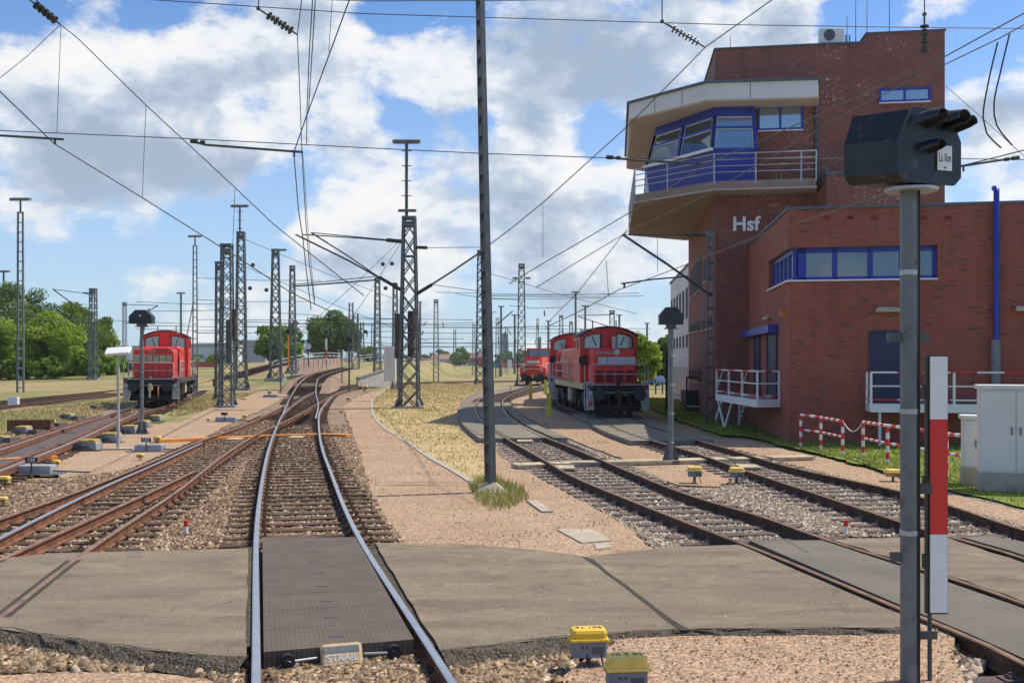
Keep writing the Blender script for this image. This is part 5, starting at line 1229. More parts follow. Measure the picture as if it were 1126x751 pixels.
    def cabin(y0, y1, w_, z0, z1, sill):
        cb_ = bpy.data.objects.new('cab', None); COL.objects.link(cb_); cb_.parent = t
        hx = w_ / 2; arc = []
        for i in range(13):
            a = -1 + 2 * i / 12; arc.append((hx * a, z1 - (.42 if True else .3) * (abs(a) ** 2.3)))
        # front/back walls with window openings: build wall as frame pieces
        zl = arc[0][1]
        for yy, sg in ((y0, -1), (y1, 1)):
            m_ = MB(); th_ = .08
            def slab_(poly, mi=0):
                n = len(poly); y2 = yy - sg * th_
                v0 = [(p[0], yy, p[1]) for p in poly]; v1 = [(p[0], y2, p[1]) for p in poly]
                a = sum(poly[i][0] * poly[(i + 1) % n][1] - poly[(i + 1) % n][0] * poly[i][1] for i in range(n))
                f0, f1 = tuple(range(n)), tuple(range(n, 2 * n))[::-1]
                m_.add(v0 + v1, [f0, f1] + [(i, n + i, n + (i + 1) % n, (i + 1) % n) for i in range(n)], mi)
            wt = z1 - .42; pw = .20; cw = .36; sill = sill + .06
            slab_([(-hx, z0), (hx, z0), (hx, sill), (-hx, sill)])
            slab_([(-cw, sill), (cw, sill), (cw, wt + .16), (-cw, wt + .16)])
            for s in (-1, 1): slab_([(s * hx, sill), (s * (hx - pw), sill), (s * (hx - pw), zl - .02), (s * hx, zl)][::s])
            top = [(-hx + .0, zl)] + arc[1:-1] + [(hx, zl)] + [(hx - pw, zl - .02)] + [(hx * .62, wt + .10), (cw, wt + .16), (-cw, wt + .16), (-hx * .62, wt + .10)] + [(-hx + pw, zl - .02)]
            slab_(top)
            m_.build('end_wall', 'loco_red', cb_, world=False)
            for s in (-1, 1):
                g_ = MB(); x0, x1 = s * cw, s * (hx - pw); y2 = yy - sg * .05
                q = [(x0, sill), (x1, sill), (x1, zl - .04), (s * hx * .60, wt + .10), (x0, wt + .14)]
                g_.add([(p[0], y2, p[1]) for p in q] + [(p[0], y2 - sg * .015, p[1]) for p in q], [(0, 1, 2, 3, 4), (9, 8, 7, 6, 5)] + [(i, 5 + i, 5 + (i + 1) % 5, (i + 1) % 5) for i in range(5)]); wn = g_.build('window', 'glass_loco', cb_, world=False)
                m_ = MB(); pts = [(p[0], yy + sg * .012, p[1]) for p in q]; m_.tube(pts + [pts[0]], .028, 5); m_.build('seal', 'black', wn, world=False)
                m_ = MB(); m_.tube([((x0 + x1) / 2, yy + sg * .04, wt), ((x0 + x1) / 2 - .18 * s, yy + sg * .04, sill + .12)], .014, 4); m_.build('wiper', 'black', wn, world=False)
        for s in (-1, 1):
            m_ = MB(); m_.box((s * (hx - .04), (y0 + y1) / 2, (z0 + sill) / 2), (.08, y1 - y0 - .17, sill - z0)); m_.box((s * (hx - .04), (y0 + y1) / 2, (zl + zl - .14) / 2), (.08, y1 - y0 - .17, .14))
            for f_ in (.05, .5, .95): m_.box((s * (hx - .04), y0 + .08 + (y1 - y0 - .17) * f_, (sill + zl - .14) / 2), (.08, .14, zl - .14 - sill - .002))
            m_.build('side_wall', 'loco_red', cb_, world=False)
            m_ = MB(); m_.box((s * (hx - .05), (y0 + y1) / 2, (sill + zl - .14) / 2), (.02, y1 - y0 - .3, zl - .16 - sill)); m_.build('window', 'glass_loco', cb_, world=False)
        m_ = MB(); ov = .14; n = 13; o = [(x * 1.05, zz_ + .01) for x, zz_ in arc]
        vs = [(x, y0 - ov, zz_) for x, zz_ in o] + [(x, y1 + ov, zz_) for x, zz_ in o] + [(x, y0 - ov, zz_ + .06) for x, zz_ in o] + [(x, y1 + ov, zz_ + .06) for x, zz_ in o]
        fs = [(i + 1, i, n + i, n + i + 1) for i in range(n - 1)] + [(2 * n + i, 2 * n + i + 1, 3 * n + i + 1, 3 * n + i) for i in range(n - 1)] + [(i, i + 1, 2 * n + i + 1, 2 * n + i) for i in range(n - 1)] + [(n + i + 1, n + i, 3 * n + i, 3 * n + i + 1) for i in range(n - 1)] + [(0, 2 * n, 3 * n, n), (n - 1, 2 * n - 1, 4 * n - 1, 3 * n - 1)]
        m_.add(vs, fs); m_.build('cab_roof', 'loco_dark', cb_, world=False)
        for s in (-1, 1): m_ = MB(); m_.tube([(s * .55, (y0 + y1) / 2, z1 - .05), (s * .55, (y0 + y1) / 2, z1 + .38)], .03, 6); m_.build('antenna', 'black', cb_, world=False)
        return cb_
    def grille(x, y, z_, w_, h_, mat='loco_grille'): m_ = MB(); m_.box((x, y, z_), (w_, .03, h_)); [m_.box((x, y - .02, z_ - h_ / 2 + h_ * (k + .5) / 6), (w_ * .94, .02, h_ / 14)) for k in range(6)]; b(m_, 'grille', mat)
    if front_cab:      # short hood first, cab right behind it
        h0, h1 = (1.0, 2.7); hood(h0, h1, 1.95, 3.06, .10, name='short_hood')
        for k in range(4): grille(-.68 + k * .45 - (.0 if k < 2 else -.0), h0 - .01, 1.82, .33, .5)
        m = MB(); [m.box((x, h0 - .012, 2.50), (w_, .03, .36)) for x, w_ in ((-.53, .40), (.13, .86), (.75, .36))]; b(m, 'number_panel', 'pale_panel')
        text_mesh('294 902-0', .20, 'pale_panel', Matrix.Translation((-.47, h0 - .012, 2.86)) @ Matrix.Rotation(R(90), 4, 'X'), None, 'number', .006).parent = t
        m = MB(); m.disc((.10, h0 - .01, 2.90), (0, 1, 0), .135, .05, 20); b(m, 'emblem_disc', 'pale_panel')
        m = MB(); m.disc((.10, h0 - .03, 2.90), (0, 1, 0), .085, .03, 20); b(m, 'emblem_ring', 'lamp_clear')
        m = MB(); m.tube([(.16, h0 + .9, 3.0), (.16, h0 + .9, 3.62)], .13, 10); b(m, 'exhaust_stack', 'loco_grey')
        cabin(2.72, 5.2, 2.62, 1.47, 4.05, 3.02)
        hood(5.22, 12.9, 2.0, 3.16, .12, name='long_hood')
        m = MB(); m.disc((-1.15, 2.60, 2.55), (0, 1, 0), .22, .08, 20); m.box((-1.15, 2.6, 2.55), (.44, .07, .3)); b(m, 'air_intake', 'black')
        for s in (-1, 1):
            for k in range(5): m = MB(); m.rbox((s * 1.0, 6.2 + k * 1.35, 2.25), (.03, 1.2, 1.2), .01); b(m, 'hood_door', 'loco_red')
        m = MB(); m.box((-1.18, .14, .62), (.18, .03, .22)); b(m, 'tail_board', 'sign_red')
    else:              # long radiator hood first
        hood(1.15, 4.4, 2.16, 3.16, .22, name='radiator_hood'); hood(4.35, 7.4, 2.34, 3.30, .16, name='long_hood')
        m = MB(); m.rbox((0, 2.1, 3.17), (1.6, 1.4, .10), .04); b(m, 'roof_fan', 'loco_red')
        for k in range(6):
            m = MB(); m.rbox((-.87 + k * .348, 1.13, 2.58), (.30, .03, .42), .02); b(m, 'louvre_window', 'cream')
        for k in range(5): m = MB(); m.box((-.72 + k * .36, 1.145, 1.82), (.022, .02, .68)); b(m, 'panel_seam', 'loco_grille')
        m = MB(); m.disc((0, 1.10, 2.96), (0, 1, 0), .15, .16, 18); m.disc((0, 1.02, 2.96), (0, 1, 0), .11, .05, 18, mi=1); b(m, 'headlamp', ['cream', 'container_orange'])
        cabin(7.42, 9.7, 2.75, 1.47, 4.28, 3.12)
        hood(9.72, 13.2, 2.0, 2.9, .12, name='short_hood')
        for s in (-1, 1):
            for k in range(5): m = MB(); m.rbox((s * 1.085 if k < 2 else s * 1.175, 1.9 + k * 1.2, 2.3), (.03, 1.05, 1.2), .01); b(m, 'hood_door', 'loco_red')
    t.scale = (1, 1, zs)
    return t
def along(p, q): return math.atan2(q[1] - p[1], q[0] - p[0]) - pi / 2
GL = 'red shunting engines in the yard'
fr1 = (4.58, 47.0); bk1 = (3.62, 61.2)
loco('red shunting engine with white number 294 902-0 on its short hood', fr1, along(fr1, bk1), 'rear_hood', GL, 0, .98)
fr2 = (3.52, 62.6); bk2 = (3.95, 76.7)
loco('red shunting engine coupled behind the numbered one, cream louvre panels showing', fr2, along(fr2, bk2), 'rear_hood', GL, 0, 1.0)
cfar = ((W(149, 446) + W(182, 446)) / 2)
c0 = W(165.5, 445.5); d0 = W(218, 428)
fr3 = ((W(149, 446).x + W(182, 446).x) / 2, W(149, 446).y); bk3 = ((W(190, 432.5).x + W(208, 433.5).x) / 2 , W(199, 433).y)
loco('red shunting engine with a row of cream louvres, alone on the left tracks', fr3, along(fr3, bk3) + R(-1), 'front_hood', GL, 0, 1.0)
# the rounded modern engine behind the yellow posts
def modern(label, c, heading, z):
    t = thing('shunting_locomotive', label, 'locomotive', (c[0], c[1], z), GL); t.rotation_euler = (0, 0, heading)
    def b(m_, n_, mt): return m_.build(n_, mt, t, world=False)
    m = MB(); m.box((0, 7.5, 1.1), (2.9, 14.4, .5)); m.box((0, 7.5, .7), (2.3, 4, .7)); b(m, 'frame', 'underframe')
    m = MB(); m.prism([(-1.0, .7), (-.75, .35), (.75, .35), (1.0, .7), (1.15, 5.5), (-1.15, 5.5)], 1.35, 3.1); b(m, 'hood', 'loco_red')
    m = MB(); m.prism([(-1.45, .0), (1.45, .0), (1.45, 1.0), (-1.45, 1.0)], .95, 1.9); b(m, 'nose_apron', 'loco_red')
    m = MB(); m.box((0, .0, 2.9 - .35), (1.25, .75, .34)); b(m, 'front_panel', 'pale_panel')
    m = MB(); m.prism([(-1.4, 5.52), (-1.2, 5.1), (1.2, 5.1), (1.4, 5.52), (1.4, 8.2), (-1.4, 8.2)], 1.36, 3.2); b(m, 'cab', 'loco_red')
    m = MB(); m.prism([(-1.3, 5.5), (-1.1, 5.2), (1.1, 5.2), (1.3, 5.5), (1.3, 8.1), (-1.3, 8.1)], 3.2, 4.0); b(m, 'cab_windows', 'glass_dark')
    m = MB()
    for x in (-1.3, 0, 1.3): m.box((x, 5.35 if x == 0 else 5.5, 3.6), (.26 if x == 0 else .14, .3, .82))
    m.box((0, 6.7, 4.06), (2.7, 3.2, .14)); b(m, 'cab_pillars', 'loco_red')
    m = MB(); m.prism([(-1.1, 8.25), (1.1, 8.25), (1.0, 14), (-1.0, 14)], 1.36, 2.9); b(m, 'rear_hood', 'loco_red')
    for zz_ in (2.3, 1.9):
        m = MB(); m.tube([(-1.42, 1.0, zz_), (-1.42, .1, zz_), (-1.0, .0, zz_ - .1), (1.0, .0, zz_ - .1), (1.42, .1, zz_), (1.42, 1.0, zz_)], .03, 5); b(m, 'stripe_rail', 'white_paint')
    for s in (-1, 1):
        m = MB(); m.disc((s * .875, -.45, 1.05), (0, 1, 0), .3, .1, 20); m.tube([(s * .875, 0, 1.05), (s * .875, -.45, 1.05)], .14, 10); b(m, 'buffer', 'black')
        m = MB(); m.disc((s * 1.0, -.02, 1.62), (0, 1, 0), .13, .06, 16); b(m, 'lamp', 'lamp_clear')
        for y_ in (2.2, 4.3, 10.6, 12.7): m = MB(); m.disc((s * .78, y_, .5), (1, 0, 0), .5, .14, 24); b(m, 'wheel', 'rust_dark')
        m = MB(); m.tube([(s * 1.42, 1.0, 1.4), (s * 1.42, 1.0, 2.4), (s * 1.42, 5.0, 2.4)], .03, 5); b(m, 'handrail', 'white_paint')
    m = MB(); m.box((0, -.1, 1.0), (.3, .4, .5)); m.box((0, -.15, 1.75), (.2, .2, .2)); b(m, 'coupler', 'yellow_dull')
    m = MB(); m.box((0, .1, .7), (2.6, .4, .5)); b(m, 'plough', 'underframe')
    return t
c3 = P(586, 423, 121); modern('red modern engine with white rails and rounded nose behind the yellow posts', (c3.x, c3.y), R(-8), -.2)

# ================================================================== SIGNALS
def octa_shield(m_, c, w_, h_, d_, mi=0, cut=.3, rz=0):
    hx, hz = w_ / 2, h_ / 2; q = [(-hx, -hz), (hx, -hz), (hx, hz * .1), (hx - cut * w_, hz), (-hx + cut * w_, hz), (-hx, hz * .1)]
    v0 = [(p[0], -d_ / 2, p[1]) for p in q]; v1 = [(p[0], d_ / 2, p[1]) for p in q]; s0 = len(m_.v)
    m_.add(v0 + v1, [tuple(range(6)), tuple(range(6, 12))[::-1]] + [(i, 6 + i, 6 + (i + 1) % 6, (i + 1) % 6) for i in range(6)], mi)
    m_.xform(Matrix.Translation(c) @ Matrix.Rotation(rz, 4, 'Z'), s0)
def dwarf_signal(label, px, yb, ytop, zg=-.17, wpx=24, hpx=17, cut=.28, base=True, name='shunting_signal', r=.055, Z=None, mat='steel_grey', dot=True):
    g = W(px, yb, zg) if Z is None else P(px, yb, Z); k = g.y / F; zt_ = HC + (397 - ytop) * k; w_, h_ = wpx * k, hpx * k
    t = thing(name, label, 'railway signal', tuple(g))
    m = MB(); m.tube([(g.x, g.y, g.z), (g.x, g.y, zt_ - h_ * .9)], r, 10); m.build('post', mat, t)
    if base:
        m = MB(); 
        for s in (-1, 1): m.beam((g.x + s * .16, g.y, g.z), (g.x + s * .03, g.y, g.z + .45), .05, .12)
        m.box((g.x, g.y, g.z + .02), (.42, .34, .05)); m.build('foot', 'steel_dark', t)
        for kk in range(4): m = MB(); z_ = g.z + .5 + (zt_ - g.z - 1) * kk / 4; m.tube([(g.x, g.y - .07, z_), (g.x + .09, g.y - .07, z_)], .012, 5); m.build('cable_clip', 'galv', t)
    m = MB(); octa_shield(m, (g.x, g.y, zt_ - h_ / 2), w_, h_, .28 * max(1, w_ / .6), cut=cut); m.build('head', 'black_plastic', t)
    m = MB(); m.box((g.x, g.y, zt_ - h_ - .04), (w_ * .38, .2, .09)); m.box((g.x, g.y, zt_ - h_ - .10), (w_ * .55, .2, .025)); m.build('collar', 'steel_dark', t)
    if dot: m = MB(); m.disc((g.x, g.y - .14 * max(1, w_ / .6), zt_ - h_ * .42), (0, 1, 0), .04, .03, 10); m.build('inspection_light', 'lamp_clear', t)
    return t
dwarf_signal('black-headed signal on a grey post between the right-hand tracks', 737.5, 508, 338, -.12, 26, 19, r=.07, dot=False)
dwarf_signal('black-headed signal in front of the lone red engine', 156, 477, 341, -.17, 25, 15, r=.065)
# far signals around the climbing branch
for px, yb, yt, Z, w_, lab in ((384, 431, 370, 83, 8, 'far black signal right of the climbing branch track'), (317, 405, 362, 105, 5.5, 'far signal on an orange post under the round tree'), (359, 400, 363, 130, 4.5, 'far signal with a red and white board under the round tree'), (429.5, 407, 388, 150, 5, 'tiny far signal left of the big lamp mast')):
    dwarf_signal(lab, px, yb, yt, Z=Z, wpx=w_, hpx=w_ * .85, base=False, r=.07, mat='orange' if 'orange' in lab else 'steel_dark', dot=False)
g = P(359, 400, 130); m = MB(); m.box((g.x, g.y - .2, g.z + 1.7), (.25, .05, 2.6)); m.box((g.x, g.y - .23, g.z + 1.2), (.24, .03, .9), mi=1); tag(m.build('mast_board', ['sign_white', 'sign_red']), 'tiny far red and white board below a signal', 'mast board')
# the near signal and its mast board
Zs = 8.5; sx = (999.5 - 563) / F * Zs; kz = Zs / F
sg_ = thing('light_signal', 'near grey signal post with a big black hooded head at the right', 'railway signal', (sx, Zs, -.18))
zt_post = HC + (397 - 211) * kz
m = MB(); m.tube([(sx, Zs, -.18), (sx, Zs, zt_post)], .066, 24); m.build('post', 'post_grey', sg_)
# head: long six-sided housing, front turned to the right and away from the lens
hz0, hz1 = HC + (397 - 204.5) * kz, HC + (397 - 125.5) * kz; hd_ = bpy.data.objects.new('head', None); COL.objects.link(hd_); hd_.parent = sg_
hcx = sx + .005
def hexring(cx, cy, w_, ang, z0, z1, top=.42, low=.06):
    hx = w_ / 2; q = [(-hx + low, z0), (hx - low, z0), (hx, z0 + low), (hx, z1 - (z1 - z0) * .42), (hx - w_ * .20, z1), (-hx + w_ * .20, z1), (-hx, z1 - (z1 - z0) * .42), (-hx, z0 + low)]
    return [(cx + x * cos(ang), cy + x * sin(ang), z) for x, z in q]
A_ = R(-38)   # the face plane runs to the right and towards the camera
fx, fy = hcx + .17, Zs - .05; nx_, ny_ = sin(-A_) * -1, -cos(A_)
nf = Vector((sin(A_) * -1 * 1, -cos(A_), 0));  # facing direction
nf = Vector((-sin(-A_), -cos(-A_), 0)); tf = Vector((cos(A_), sin(A_), 0)); nf = Vector((tf.y, -tf.x, 0)) * 1
rings = []
bx, by = hcx - .24, Zs + .03
r0 = [(hcx - .385 + (p[0]), by + .10 + p[1] * 1, p[2]) for p in hexring(0, 0, .30, R(-62), hz0 + .02, hz1 - .02)]
def ring_at(cx, cy, w_, ang, z0, z1): return hexring(cx, cy, w_, ang, z0, z1)
R0 = ring_at(hcx - .26, Zs + .10, .52, R(-32), hz0 + .01, hz1 - .01)
R1 = ring_at(hcx + .12, Zs - .14, .60, R(-32), hz0 - .0, hz1)
m = MB(); n = 8
# housing: extruded backwards from the front plate
fw = Vector((cos(R(-32)), sin(R(-32)), 0)); nrm_ = Vector((fw.y, -fw.x, 0))   # towards camera-left
face_c = Vector((hcx + .10, Zs - .12, 0)); back_c = face_c + Vector((-.26, .20, 0)) * 1.0
RF = hexring(face_c.x, face_c.y, .54, R(20), hz0, hz1); RB_ = hexring(face_c.x - .40, face_c.y + .26, .40, R(20), hz0 + .015, hz1 - .0)
m.add(RF + RB_, [tuple(range(8)), tuple(range(8, 16))[::-1]] + [(i, 8 + i, 8 + (i + 1) % 8, (i + 1) % 8) for i in range(8)])
m.build('housing', 'black_plastic', hd_)
m = MB(); RF2 = hexring(face_c.x + .01, face_c.y - .03, .575, R(20), hz0 - .008, hz1 + .008); RF3 = hexring(face_c.x + .0, face_c.y, .575, R(20), hz0 - .008, hz1 + .008)
m.add(RF2 + RF3, [tuple(range(8)), tuple(range(8, 16))[::-1]] + [(i, 8 + i, 8 + (i + 1) % 8, (i + 1) % 8) for i in range(8)]); m.build('face_plate', 'black_plastic', hd_)
# hoods over the lenses: half pipes pointing along the face normal and to the right
fd = Vector((cos(R(20)), sin(R(20)), 0)); fn = Vector((sin(R(20)), -cos(R(20)), 0)); out = Vector((.62, -.72, .20)).normalized()
def hoodpipe(x, z, r, L_, name='lens_hood'):
    c = face_c + fd * x + Vector((0, 0, z)) + fn * .02; m_ = MB(); n = 12; vs = []
    for j, (f_, rr) in enumerate(((0, 1), (.6, .92), (1, .62))):
        for sgn in (1, .84):
            for i in range(n + 1):
                a = R(-10 + 200 * i / n); vs.append(c + out * L_ * f_ + fd * (r * rr * sgn * cos(a)) + Vector((0, 0, r * rr * sgn * sin(a) * (1 - .0 * f_))))
    k = n + 1; fs = []
    for j in range(2):
        for s_ in (0, 1):
            o1, o2 = (2 * j + s_) * k, (2 * (j + 1) + s_) * k
            for i in range(n): fs.append((o1 + i, o1 + i + 1, o2 + i + 1, o2 + i) if s_ == 0 else (o1 + i + 1, o1 + i, o2 + i, o2 + i + 1))
        fs.append(((2 * j) * k, (2 * j + 1) * k, (2 * j + 3) * k, (2 * j + 2) * k)); fs.append(((2 * j + 1) * k + n, (2 * j) * k + n, (2 * j + 2) * k + n, (2 * j + 3) * k + n))
    o = 4 * k
    for i in range(n): fs.append((o + i, o + i + 1, o + k + i + 1, o + k + i))
    m_.add(vs, fs, 0, False); m_.build(name, 'black_plastic', hd_)
    m_ = MB(); m_.disc(c + fn * -.005, fn, r * .8, .03, 18); m_.build('lens', 'lamp_clear', hd_)
zc_ = (hz0 + hz1) / 2
hoodpipe(-.13, zc_ + .15, .085, .22); hoodpipe(.05, zc_ + .14, .095, .24); hoodpipe(.17, zc_ + .13, .08, .20); hoodpipe(-.08, zc_ - .05, .07, .17)
q = P(1016, 174, 8.55)
Mx = Matrix.Translation((face_c.x + fd.x * .115 + fn.x * .045, face_c.y + fd.y * .115 + fn.y * .045, HC + (397 - 174) * kz * .985)) @ Matrix.Rotation(R(20), 4, 'Z') @ Matrix.Rotation(R(90), 4, 'X')
m = MB(); m.box((0, 0, 0), (.135, .19, .008)); m.xform(Mx); idp = m.build('name_sign', 'sign_white', sg_)
text_mesh('Ls Xm', .056, 'black', Mx @ Matrix.Translation((0, 0, .005)) @ Matrix.Diagonal((.80, 1.7, 1, 1)), sg_, 'lettering', .001)
m = MB(); m.box((0, -.075, .006), (.018, .010, .003)); m.xform(Mx); m.build('rivet', 'black', sg_)
m = MB(); m.disc((sx + .02, Zs, zt_post + .012), (0, 0, 1), .20, .022, 24); m.build('collar', 'galv', sg_)
m = MB(); m.box((sx + .02, Zs, zt_post + .09), (.16, .16, .13)); m.box((sx - .12, Zs + .06, zt_post + .10), (.3, .2, .08)); m.build('swivel', 'black_plastic', sg_)
for py, x0, x1, dz in ((371, -18, -2, 0), (371, 3, 23, 0)): pass
def hbar(py, xa, xb, w_=.05, h_=.06, dy=0): m = MB(); p, q_ = P(xa, py, Zs), P(xb, py, Zs); m.beam(p, q_, w_, h_); m.build('bracket', 'steel_dark', sg_)
hbar(371, 976, 1020, .05, .07); hbar(612, 979, 992, .04, .07); hbar(537, 1004, 1024, .04, .08); hbar(698, 1006, 1030, .03, .06)
for py in (300, 452, 585): m = MB(); z_ = HC + (397 - py) * kz; m.tube([(sx, Zs, z_ - .02), (sx, Zs, z_ + .02)], .071, 24); m.box((sx - .03, Zs - .08, z_), (.05, .03, .035)); m.build('band_clamp', 'galv', sg_)
m = MB(); m.tube([(sx + .062, Zs - .045, zz_) for zz_ in np.linspace(-.1, zt_post, 8)], .009, 6); m.build('cable', 'rubber', sg_)
# red and white mast board
bxp = (1031.5 - 563) / F * Zs
mbd = thing('mast_board', 'tall white red white board standing beside the near signal post', 'mast board', (bxp, Zs + .02, -.18))
segs = ((673, 587, 'sign_white'), (587, 461, 'sign_red'), (461, 392, 'sign_white'))
for (ya, yb_, mt) in segs:
    za, zc = HC + (397 - ya) * kz, HC + (397 - yb_) * kz; m = MB(); m.box((bxp, Zs - .012, (za + zc) / 2), (.135, .012, abs(zc - za) - .002)); m.build('panel', mt, mbd)
za, zc = HC + (397 - 675) * kz, HC + (397 - 390.5) * kz; m = MB(); m.box((bxp, Zs + .006, (za + zc) / 2), (.15, .018, zc - za)); m.box((bxp - .07, Zs + .03, (za + zc) / 2), (.03, .06, zc - za)); m.build('back_plate', 'black', mbd)
m = MB(); m.tube([(bxp - .05, Zs + .04, -.18), (bxp - .05, Zs + .04, za + .5)], .018, 8); m.build('leg', 'steel_dark', mbd)
for py in (617, 430, 531): m = MB(); z_ = HC + (397 - py) * kz; m.box((bxp - .09, Zs + .01, z_), (.05, .05, .11)); m.build('clamp', 'black', mbd)

# the slanted white lamp on a post at the left
g = W(130, 494, -.17); k = g.y / F
t = thing('track_lamp', 'slanted white lamp panel on a thin grey post by the rail brakes', 'lamp', tuple(g))
zt_ = HC + (397 - 391) * k; m = MB(); m.tube([(g.x, g.y, g.z), (g.x, g.y, zt_)], .042, 10); m.build('post', 'loco_grey', t)
m = MB(); m.tube([(g.x, g.y, g.z), (g.x, g.y, g.z + .95)], .052, 10); m.build('lower_post', 'loco_grey', t)
m = MB(); m.box((g.x, g.y, g.z + .02), (.9, .6, .05), .2); m.build('foot_slab', 'concrete', t)
m = MB(); m.rbox((0, 0, 0), (.74, .34, .07), .02); m.xform(Matrix.Translation((g.x, g.y, zt_ + .14)) @ Matrix.Rotation(R(-4), 4, 'Y') @ Matrix.Rotation(R(35), 4, 'X')); m.build('lamp_head', 'white_paint', t)

# ================================================================== SMALL TRACKSIDE BOXES
def yellow_box(label, px, py, wpx, mats=('yellow', 'box_grey'), z0=-.17, group=None, text=None, depth=.75, legs=True, hk=.95, rz=0.0, zb_=None):
    """py: where its feet stand"""
    g = W(px, py, z0); k = g.y / F; w_ = wpx * k; h_ = w_ * hk; t = thing('connection_box', label, 'trackside box', tuple(g), group)
    Mx = Matrix.Translation(g) @ Matrix.Rotation(rz, 4, 'Z')
    def put(m_, n_, mt, par=None): m_.xform(Mx); return m_.build(n_, mt, par or t)
    lg = h_ * (.40 if legs else .05); bh = h_ * .33; lh = h_ * .24; d_ = w_ * depth
    m_ = MB(); m_.rbox((0, 0, lg + bh / 2), (w_ * .9, d_ * .9, bh), w_ * .05); bx_ = put(m_, 'body', mats[1])
    if w_ > .12: 
        m_ = MB(); [m_.disc((x * w_, -d_ * .46, lg + bh * .65), (0, 1, 0), w_ * .03, .02, 8) for x in (-.2, -.08)]; m_.box((w_ * .2, -d_ * .452, lg + bh * .45), (w_ * .3, .008, bh * .4)); put(m_, 'fitting', 'steel_dark', bx_)
    m_ = MB(); m_.rbox((0, 0, lg + bh + lh * .12), (w_ * 1.02, d_ * 1.02, lh * .25), w_ * .03); m_.rbox((0, w_ * .0, lg + bh + lh * .24 + lh * .4), (w_ * .92, d_ * .9, lh * .8), w_ * .10); m_.box((-w_ * .52, 0, lg + bh), (w_ * .06, d_ * .2, lh * .3)); ld = put(m_, 'lid', mats[0])
    if text: 
        Mt = Mx @ Matrix.Translation((0, d_ * .02, lg + bh + lh * 1.04 + .002)) @ Matrix.Rotation(pi, 4, 'Z'); o = text_mesh(text, w_ * .26, 'loco_dark', Mt, t, 'lettering', .001)
    if legs:
        m_ = MB(); m_.tube([(-w_ * .0, 0, 0), (-w_ * .0, 0, lg)], w_ * .07, 8); put(m_, 'leg', 'steel_dark')
        for s in (-1, 1):
            m_ = MB(); m_.tube([(s * w_ * .18 + w_ * .1, -d_ * .4, lg + bh * .3), (s * w_ * .2 + w_ * .12, -d_ * .55, lg * .7), (s * w_ * .3 + w_ * .1, -d_ * .5, -.02)], w_ * .025, 6); put(m_, 'cable', 'rubber')
    return t
GY = 'yellow lidded trackside boxes'
yellow_box('bright yellow lidded box with faded digits, farther of the front pair', 647, 741, 42, group=GY, text='901 76', depth=.62, rz=R(6), z0=-.13, hk=1.25)
yellow_box('pale yellow lidded box lowest in the picture, nearer of the front pair', 689, 779, 47, ('yellow_faded', 'box_grey'), group=GY, text='10 2 01', depth=.62, rz=R(6), hk=1.3, z0=-.05)
yellow_box('left one of two small yellow lidded boxes between the right tracks', 764, 531, 17, ('yellow_faded', 'box_grey'), group=GY, depth=.8, rz=R(-8), hk=1.1)
yellow_box('right one of two small yellow lidded boxes between the right tracks', 810, 532, 17, ('yellow_faded', 'box_grey'), group=GY, depth=.8, rz=R(-8), hk=1.1)
yellow_box('yellow box on the lawn edge behind the near signal post', 982, 529, 18, ('yellow_faded', 'yellow_dull'), group=GY, depth=.8, rz=R(-8), hk=.75)
for px, py, w_, lab in ((154, 506, 9, 'tiny yellow topped box left of the left point machine'), (173, 487, 9, 'tiny yellow topped box behind the point machine marked 187'), (5, 535, 14, 'yellow topped box cut by the left picture edge'), (3, 556, 12, 'lower yellow topped box at the left picture edge'), (62, 514, 10, 'small yellow topped post right of the machine marked 188'), (268, 439, 7, 'yellow cover beside the lattice mast foot'), (271, 432, 6, 'tiny yellow cover behind the first lattice mast'), (229, 464, 5, 'tiny yellow box left of the middle point machine'), (269, 461, 6, 'tiny yellow box right of the middle point machine'), (401, 431, 9, 'yellow box beside the bend of the main track'), (383, 441, 5, 'tiny yellow box at the upper path edge'), (375, 455, 5, 'tiny yellow box at the ballast edge left of the kerb'), (368, 421, 5, 'tiny yellow cover under the far black signal'), (394, 423, 5, 'tiny yellow cover before the low retaining wall')):
    yellow_box(lab, px, py, w_ * .85, ('yellow_faded', 'yellow_dull'), group=GY, hk=1.0 if 'cover' not in lab else .4, legs='cover' not in lab)
def point_machine(label, px, py, wpx, number=None):
    g = W(px, py, -.18); k = g.y / F; w_ = wpx * k; t = thing('point_machine', label, 'point machine', tuple(g), 'grey point machines')
    m = MB(); m.rbox((g.x, g.y + .15, g.z + .12), (w_ * .8, .38, .2), .03); m.build('case', 'motor_grey', t)
    m = MB(); m.box((g.x, g.y + .12, g.z + .015), (w_ * 1.25, .5, .03)); m.build('base_plate', 'steel_grey', t)
    m = MB(); m.tube([(g.x + w_ * .4, g.y + .1, g.z + .08), (g.x + w_ * 1.3, g.y + .1, g.z + .05)], .02, 6); m.build('throw_rod', 'steel_dark', t)
    m = MB(); m.tube([(g.x - w_ * .02, g.y - .12, g.z), (g.x - w_ * .02, g.y - .12, g.z + .34)], .018, 6); m.build('number_stake', 'black', t)
    m = MB(); m.box((g.x - w_ * .02, g.y - .13, g.z + .36), (.28, .02, .12)); pl_ = m.build('number_plate', 'black', t)
    if number: text_mesh(number, .13, 'sign_white', Matrix.Translation((g.x - w_ * .02, g.y - .143, g.z + .355)) @ Matrix.Rotation(R(90), 4, 'X'), t, 'lettering', .002)
point_machine('grey point machine marked 188 near the left picture edge', 38, 522, 46, '188'); point_machine('grey point machine marked 187 beside the slanted lamp post', 163, 497, 38, '187'); point_machine('grey point machine with a red spot left of the orange guard', 248, 464, 28, None); point_machine('small far grey point machine beside the joining rails', 297, 437, 19, None)
